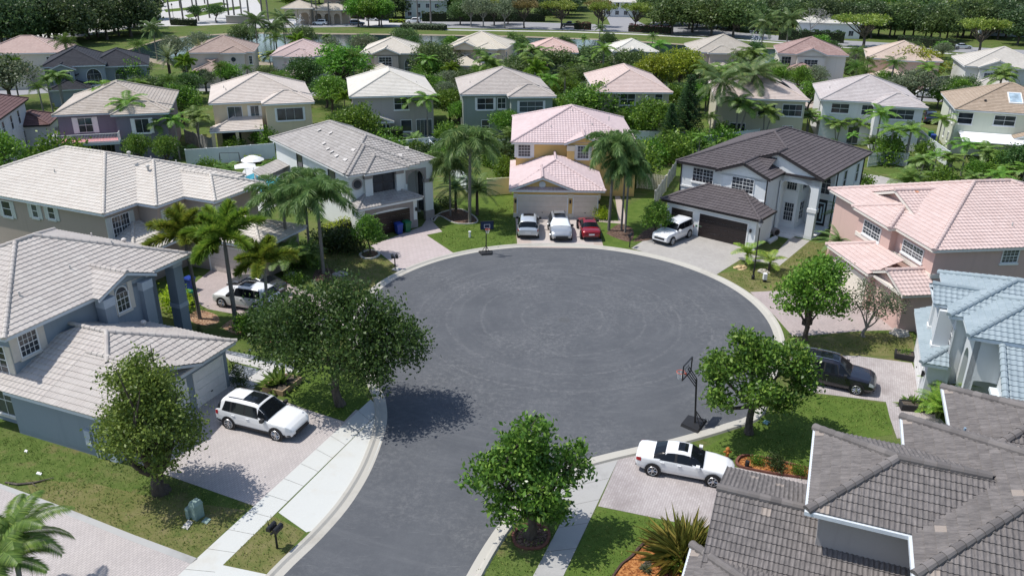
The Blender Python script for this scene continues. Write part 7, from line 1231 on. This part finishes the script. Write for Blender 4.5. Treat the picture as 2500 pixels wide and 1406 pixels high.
for (u, v, s_, h_, lb) in ((483, 1262, .24, .95, 'larger of two grey-green utility pedestals on the left lawn'), (464, 1263, .13, .62, 'smaller of two grey-green utility pedestals on the left lawn')):
    t = thing('utility_pedestal', lb, 'utility box', P(u, v), 60); m = MB(); m.box(-s_, s_, -s_*.8, s_*.8, 0, h_*.8); part('body', m, gp, t); m = MB(); m.hexa([(-s_-.02, -s_*.8-.02, h_*.8+.002), (s_+.02, -s_*.8-.02, h_*.8+.002), (s_+.02, s_*.8+.02, h_*.8+.002), (-s_-.02, s_*.8+.02, h_*.8+.002)], [(-s_*.8, -s_*.6, h_), (s_*.8, -s_*.6, h_), (s_*.8, s_*.6, h_), (-s_*.8, s_*.6, h_)]); part('lid', m, gp, t)
def flat(name, label, cat, pts, z, mat, h=.03):
    q = [np.array(P(*p)) for p in pts]; m = MB(); m.hexa([(*a, 0) for a in q], [(*a, z+h) for a in q]); return tag(link(name, m.mesh(name, mat)), label, cat)
flat('utility_cover', 'pale green meter cover in the grass beside the pedestals', 'cover', [(492, 1275), (505, 1280), (516, 1268), (503, 1263)], .02, gp); flat('utility_cover', 'grey meter slab in the grass below the pedestals', 'cover', [(444, 1288), (458, 1294), (472, 1275), (460, 1270)], .02, M['conc']); flat('utility_cover', 'teal meter cover in the grass under the right tree', 'cover', [(1861, 1032), (1873, 1038), (1880, 1031), (1868, 1026)], .02, plain('cover_teal', (.18, .33, .33), .6)); flat('slab', 'pale slab under the mailbox by the white house drive', 'slab', [(956, 659), (972, 664), (980, 657), (966, 653)], .03, M['conc'])
flat('plank', 'white board lying at the foot of the arched porch', 'board', [(1872, 590), (1880, 596), (1899, 584), (1893, 579)], .08, M['white'], .1)
t = thing('fire_hydrant', 'small rusty orange hydrant behind the white sedan', 'hydrant', P(1774, 1118), 0); hm = plain('hydrant_rust', (.42, .16, .035), .6, .2, 5); m = MB(); m.lathe([(.13, 0), (.13, .08), (.09, .1), (.09, .48), (.12, .5), (.11, .6), (.05, .68)], n=12); part('body', m, hm, t)
for d in ((1, 0), (-1, 0), (0, -1)): m = MB(); m.bar((d[0]*.08, d[1]*.08, .4), (d[0]*.2, d[1]*.2, .4), .055, 8); part('nozzle', m, hm, t)
def planter(px, hd, w_, d_, h_, mat, label):
    t = thing('planter', label, 'planter', P(*px), hd); m = MB()
    for a in ((-w_, w_, -d_, -d_+.08), (-w_, w_, d_-.08, d_), (-w_, -w_+.08, -d_+.08, d_-.08), (w_-.08, w_, -d_+.08, d_-.08)): m.box(*a, 0, h_)
    part('side_panel', m, mat, t); m = MB(); m.box(-w_+.08, w_-.08, -d_+.08, d_-.08, 0, h_-.06); part('soil', m, soil_m, t)
planter((690, 944), 68, .95, .75, .35, plain('planter_wood', (.30, .22, .13), .8, .25, 5), 'wooden planter box on the pebbles by the left walk'); planter((2207, 874), -22, .6, .4, .4, M['plastic'], 'dark planter box at the light blue garage corner'); planter((2245, 1000), -10, 1.1, .35, .4, M['plastic'], 'long black planter box before the feathery palms')
t = thing('plant_pot', 'terracotta pot at the foot of the salmon wall', 'pot', P(2200, 800), 0); m = MB(); m.lathe([(.22, 0), (.32, .42), (.36, .42), (.36, .52), (.28, .52), (.26, .4), (.0, .4)], n=14); part('pot', m, plain('terracotta', (.48, .16, .06), .8, .1, 4), t)
def rock(px, r_, label, c=(.45, .42, .37), seed=1):
    rn = np.random.default_rng(seed); m = MB(); V = []; n, k = 10, 6
    for j in range(k+1):
        ph = PI/2*j/k; 
        for i in range(n): a = 2*PI*i/n; q = r_*(1+rn.normal()*.12); V.append((q*math.cos(a)*math.cos(ph)*1.2, q*math.sin(a)*math.cos(ph), q*.6*math.sin(ph)))
    i = np.arange(n); jn = (i+1) % n; m.arr(V, np.vstack([np.stack([j*n+i, j*n+jn, (j+1)*n+jn, (j+1)*n+i], 1) for j in range(k)])); o = link('rock', m.mesh('rock', plain('rock_stone', c, .9, .25, 4))); o.location = (*P(*px), 0); tag(o, label, 'rock')
rock((2196, 815), .55, 'pale boulder by the terracotta pot'); rock((1808, 655), .45, 'tan boulder by the left palm sapling', (.48, .36, .2), 2); rock((1862, 664), .4, 'flat pale stone by the right palm sapling', seed=3); rock((832, 672), .5, 'grey rock under the queen palm by the kerb', (.3, .29, .28), 4); rock((713, 672), .45, 'pale rock among the queen palm roots', seed=5)
t = thing('bollard_light', 'short white post with a dark foot on the dry lawn by the lamp post', 'post', P(1866, 688), 0); m = MB(); m.box(-.12, .12, -.12, .12, 0, .22); part('foot', m, M['black'], t); m = MB(); m.box(-.14, .14, -.14, .14, .22, .72); part('cap', m, M['white'], t)
t = thing('utility_post', 'short white utility post on the bright lawn by the far hoop', 'post', P(1147, 580), 0); m = MB(); m.lathe([(.1, 0), (.1, .5), (.13, .52), (.13, .6)], n=10); part('body', m, M['white'], t)
for i, (u, v) in enumerate(((612, 872), (665, 884), (720, 900), (562, 858))):
    t = thing('path_light', ('second', 'third', 'fourth', 'first')[i]+' small black path light along the dark pebbles', 'path light', P(u, v), 0, 'path lights along the pebble strip'); m = MB(); m.bar((0, 0, 0), (0, 0, .5), .02, 6); part('stem', m, M['black'], t); m = MB(); m.lathe([(.03, .5), (.09, .52), (.03, .6)], n=8); part('head', m, M['alloy'], t)
t = thing('log_post', 'short dark stump post in the rose bed', 'post', P(1823, 1140), 0); m = MB(); m.bar((0, 0, 0), (0, 0, .38), .11, 10); part('body', m, M['plastic'], t)
t = thing('air_conditioner', 'round drum fan unit by the porch side wall', 'fan unit', P(1892, 575), 20); m = MB(); m.bar((0, -.2, .36), (0, .2, .36), .36, 18); part('drum', m, M['grey_trim'], t); m = MB(); m.disc((0, -.21, .36), (0, 1, 0), .26, 16, .04); part('grille', m, M['plastic'], t); m = MB(); m.box(-.3, .3, -.18, .18, 0, .1); part('foot', m, M['plastic'], t)
lum = plain('lumber', (.55, .38, .12), .7, .15, 5)
for i, (u, v) in enumerate(((815, 602), (838, 600), (850, 596))): flat('lumber_board', ('left', 'middle', 'right')[i]+' yellow board lying under the lime hedge', 'board', [(u, v+4), (u+14, v+8), (u+18, v+2), (u+4, v-2)], .06+.03*i, lum, .05)
flat('litter', 'white scrap on the grass in front of the shaded garage wall', 'litter', [(88, 1157), (100, 1160), (103, 1155), (92, 1152)], .01, M['white']); flat('litter', 'second white scrap further left on the grass', 'litter', [(59, 1103), (66, 1105), (68, 1100), (62, 1098)], .01, M['white'])
t = thing('fallen_branch', 'fallen branch lying on the dry grass edge', 'branch', P(60, 1183), 0); m = MB(); m.tube([(-1, .1, .06), (-.3, -.05, .07), (.4, .1, .06), (1.2, .5, .08)], [.05, .06, .05, .02], 6); m.tube([(.3, .1, .07), (.7, -.2, .07)], [.03, .015], 5); part('wood', m, BK['oak'], t)
# ---------------------------------------------------------------- fences
def fence(pts, h, label, mat, picket=False, px=True, gap=.14, pw=.12, group=None, post=2.4, postmat=None):
    Q = [np.array(P(*p)) if px else np.array(p) for p in pts]; t = thing('fence', label, 'fence', (*Q[0], 0), 0, group); o = Q[0]; npst = 0
    for a, b in zip(Q[:-1], Q[1:]):
        d = b-a; L = np.linalg.norm(d); d /= L; n = np.array([-d[1], d[0]]); k = max(1, int(round(L/post)))
        pn = MB()
        if picket:
            s = np.arange(pw/2, L, gap); 
            for x in s:
                c = a+d*x-o; e1, e2 = d*pw/2, n*.012; pn.hexa([(*(c-e1-e2), .06), (*(c+e1-e2), .06), (*(c+e1+e2), .06), (*(c-e1+e2), .06)], [(*(c-e1-e2), h-.02), (*(c+e1-e2), h-.02), (*(c+e1+e2), h-.02), (*(c-e1+e2), h-.02)])
            for z in (.4, h-.35):
                c0, c1 = a-o, b-o; e2 = n*.03; pn.hexa([(*(c0+e2*.5), z), (*(c1+e2*.5), z), (*(c1+e2*2), z), (*(c0+e2*2), z)], [(*(c0+e2*.5), z+.09), (*(c1+e2*.5), z+.09), (*(c1+e2*2), z+.09), (*(c0+e2*2), z+.09)])
        else:
            c0, c1 = a-o, b-o; e = n*.025; pn.hexa([(*(c0-e), .05), (*(c1-e), .05), (*(c1+e), .05), (*(c0+e), .05)], [(*(c0-e), h), (*(c1-e), h), (*(c1+e), h), (*(c0+e), h)]); e = n*.05
            pn.hexa([(*(c0-e), h), (*(c1-e), h), (*(c1+e), h), (*(c0+e), h)], [(*(c0-e), h+.06), (*(c1-e), h+.06), (*(c1+e), h+.06), (*(c0+e), h+.06)])
        part('fence_panel', pn, mat, t)
        for i in range(k+1):
            if i == 0 and npst: continue
            c = a+d*L*i/k-o; m = MB(); m.box(c[0]-.065, c[0]+.065, c[1]-.065, c[1]+.065, 0, h+.05); m.hexa([(c[0]-.09, c[1]-.09, h+.052), (c[0]+.09, c[1]-.09, h+.052), (c[0]+.09, c[1]+.09, h+.052), (c[0]-.09, c[1]+.09, h+.052)], [(c[0]-.02, c[1]-.02, h+.14), (c[0]+.02, c[1]-.02, h+.14), (c[0]+.02, c[1]+.02, h+.14), (c[0]-.02, c[1]+.02, h+.14)]); part('fence_post', m, postmat or mat, t); npst += 1
    return t
vin = plain('vinyl_white', (.66, .70, .71), .45, .04, 2); vtan = plain('vinyl_ivory', (.66, .62, .45), .5, .04, 2); pic = plain('picket_weathered', (.48, .52, .50), .8, .15, 3); gry = plain('fence_wood_grey', (.36, .36, .35), .85, .25, 3)
fence([(458, 405), (560, 398), (672, 388)], 1.9, 'white panel fence behind the pool, left of the weathered-roof house', vin); fence([(938, 385), (1048, 373), (1056, 372)], 1.9, 'white panel fence behind the weathered-roof house', vin); fence([(1048, 373), (1068, 395), (1132, 460), (1140, 470)], 1.7, 'white panel fence running back along the arched side', vin)
fence([(1060, 372), (1155, 372), (1250, 370)], 1.8, 'weathered picket fence behind the yellow house on its left', pic, True, gap=.19); fence([(1190, 478), (1248, 474)], 1.8, 'ivory panel fence left of the yellow garage', vtan)
fence([(1540, 352), (1625, 352), (1680, 355)], 1.7, 'white panel fence behind the queen palms and norfolk pines', vin); fence([(1555, 460), (1625, 468)], 1.8, 'ivory picket fence right of the queen palms', vtan, True, gap=.18); fence([(1597, 508), (1622, 470), (1648, 430)], 1.8, 'grey board fence along the left side of the charcoal-roofed house', gry, True, gap=.16)
fence([(1700, 372), (1790, 360), (1850, 352)], 2.0, 'white panel wall behind the charcoal ridge', vin); fence([(2118, 408), (2165, 402), (2212, 408)], 1.7, 'broken white picket fence beyond the patio', pic, True, gap=.17); fence([(2236, 345), (2262, 372), (2310, 408)], 1.9, 'white panel fence along the side yard of the pale green house', vin)
fence([(78, 350), (150, 342)], 1.8, 'grey board fence right of the maroon-roofed house', gry, True, gap=.16); fence([(95, 398), (150, 372)], 1.8, 'pale panel fence in the yard of the maroon-roofed house', vin); fence([(455, 350), (520, 372)], 1.8, 'grey board fence left of the cream porch', gry, True, gap=.16); fence([(2380, 468), (2460, 476), (2520, 480)], 1.8, 'dark board fence behind the salmon roof at the right edge', plain('fence_dark', (.08, .06, .045), .9, .2, 4), True, gap=.15)
fence([(2278, 215), (2295, 208), (2330, 205)], 1.6, 'white panel fence left of the grey-white house', vin); fence([(770, 40), (860, 42)], 1.8, 'white panel fence at the far brown house', vin)
# garden things
t = thing('patio_umbrella', 'large white ribbed umbrella by the pool', 'umbrella', P(622, 436), 0); m = MB(); m.bar((0, 0, 0), (0, 0, 2.6), .03, 6); part('pole', m, M['white'], t); m = MB(); m.lathe([(1.3, 2.15), (.9, 2.4), (.4, 2.6), (.03, 2.68)], n=10); part('canopy', m, M['white'], t)
t = thing('patio_umbrella', 'flat white square canopy beside the pool umbrella', 'umbrella', P(604, 452), 20); m = MB(); m.bar((0, 0, 0), (0, 0, 2.2), .03, 6); part('pole', m, M['white'], t); m = MB(); m.hexa([(-1.1, -.8, 2.1), (1.1, -.8, 2.1), (1.1, .8, 2.1), (-1.1, .8, 2.1)], [(-.1, -.1, 2.5), (.1, -.1, 2.5), (.1, .1, 2.5), (-.1, .1, 2.5)]); part('canopy', m, M['white'], t)
t = thing('swing_set', 'thin dark swing frame on the lawn before the pool fence', 'swing', P(564, 412), 10); 
for x in (-1.2, 1.2):
    for y in (-.7, .7): m = MB(); m.bar((x, y, 0), (x*.9, 0, 1.9), .03, 5); part('leg', m, M['black'], t)
m = MB(); m.bar((-1.08, 0, 1.9), (1.08, 0, 1.9), .03, 5); part('crossbar', m, M['black'], t)
for nm_, px in (('left', (728, 98)), ('right', (1842, 138))):
    t = thing('fountain', 'spray of white water from the lake on the '+nm_, 'fountain', P(*px), 0); m = MB(); r = np.random.default_rng(7); n = 420; a = r.uniform(0, 2*PI, n); s = r.random(n)**.6; tt = r.random(n); rad = s*2.6*tt; z = 7*s*4*tt*(1-tt)*.9+.1; c = np.column_stack([rad*np.cos(a)*1.2, rad*np.sin(a), z]); d = np.column_stack([np.cos(a)*.25, np.sin(a)*.25, np.ones(n)*(1-1.6*tt)]); d /= np.linalg.norm(d, axis=1)[:, None]+1e-6; leaf_quads(m, c, d, .8, .16, r)
    k = N('water_spray', .6, .3); k.b.inputs['Alpha'].default_value = .45; tag(part('spray', m, k.col((.75, .8, .84)), t), kind='stuff'); m = MB(); m.lathe([(.5, .0), (.5, .15), (.15, .25)], n=10); part('float', m, M['plastic'], t)
t = thing('pergola_sign', 'low stone entrance wall by the far street', 'wall', P(600, 58), 5); m = MB(); m.box(-6, 6, -.5, .5, 0, 2.2); part('wall', m, stucco((.40, .35, .30), 'entry'), t); m = MB(); m.box(-6.2, 6.2, -.7, .7, 2.21, 2.45); part('coping', m, M['conc'], t)
m = MB(); th = np.linspace(0, 2*PI, 28)[:-1]; m.poly([(*(np.array(P(1378, 781))+.42*np.array([math.cos(a), math.sin(a)])), .010) for a in th]); tag(link('manhole_cover', m.mesh('manhole_cover', plain('iron', (.085, .088, .092), .7, .2, 8))), 'round iron manhole cover in the middle of the court', 'manhole')
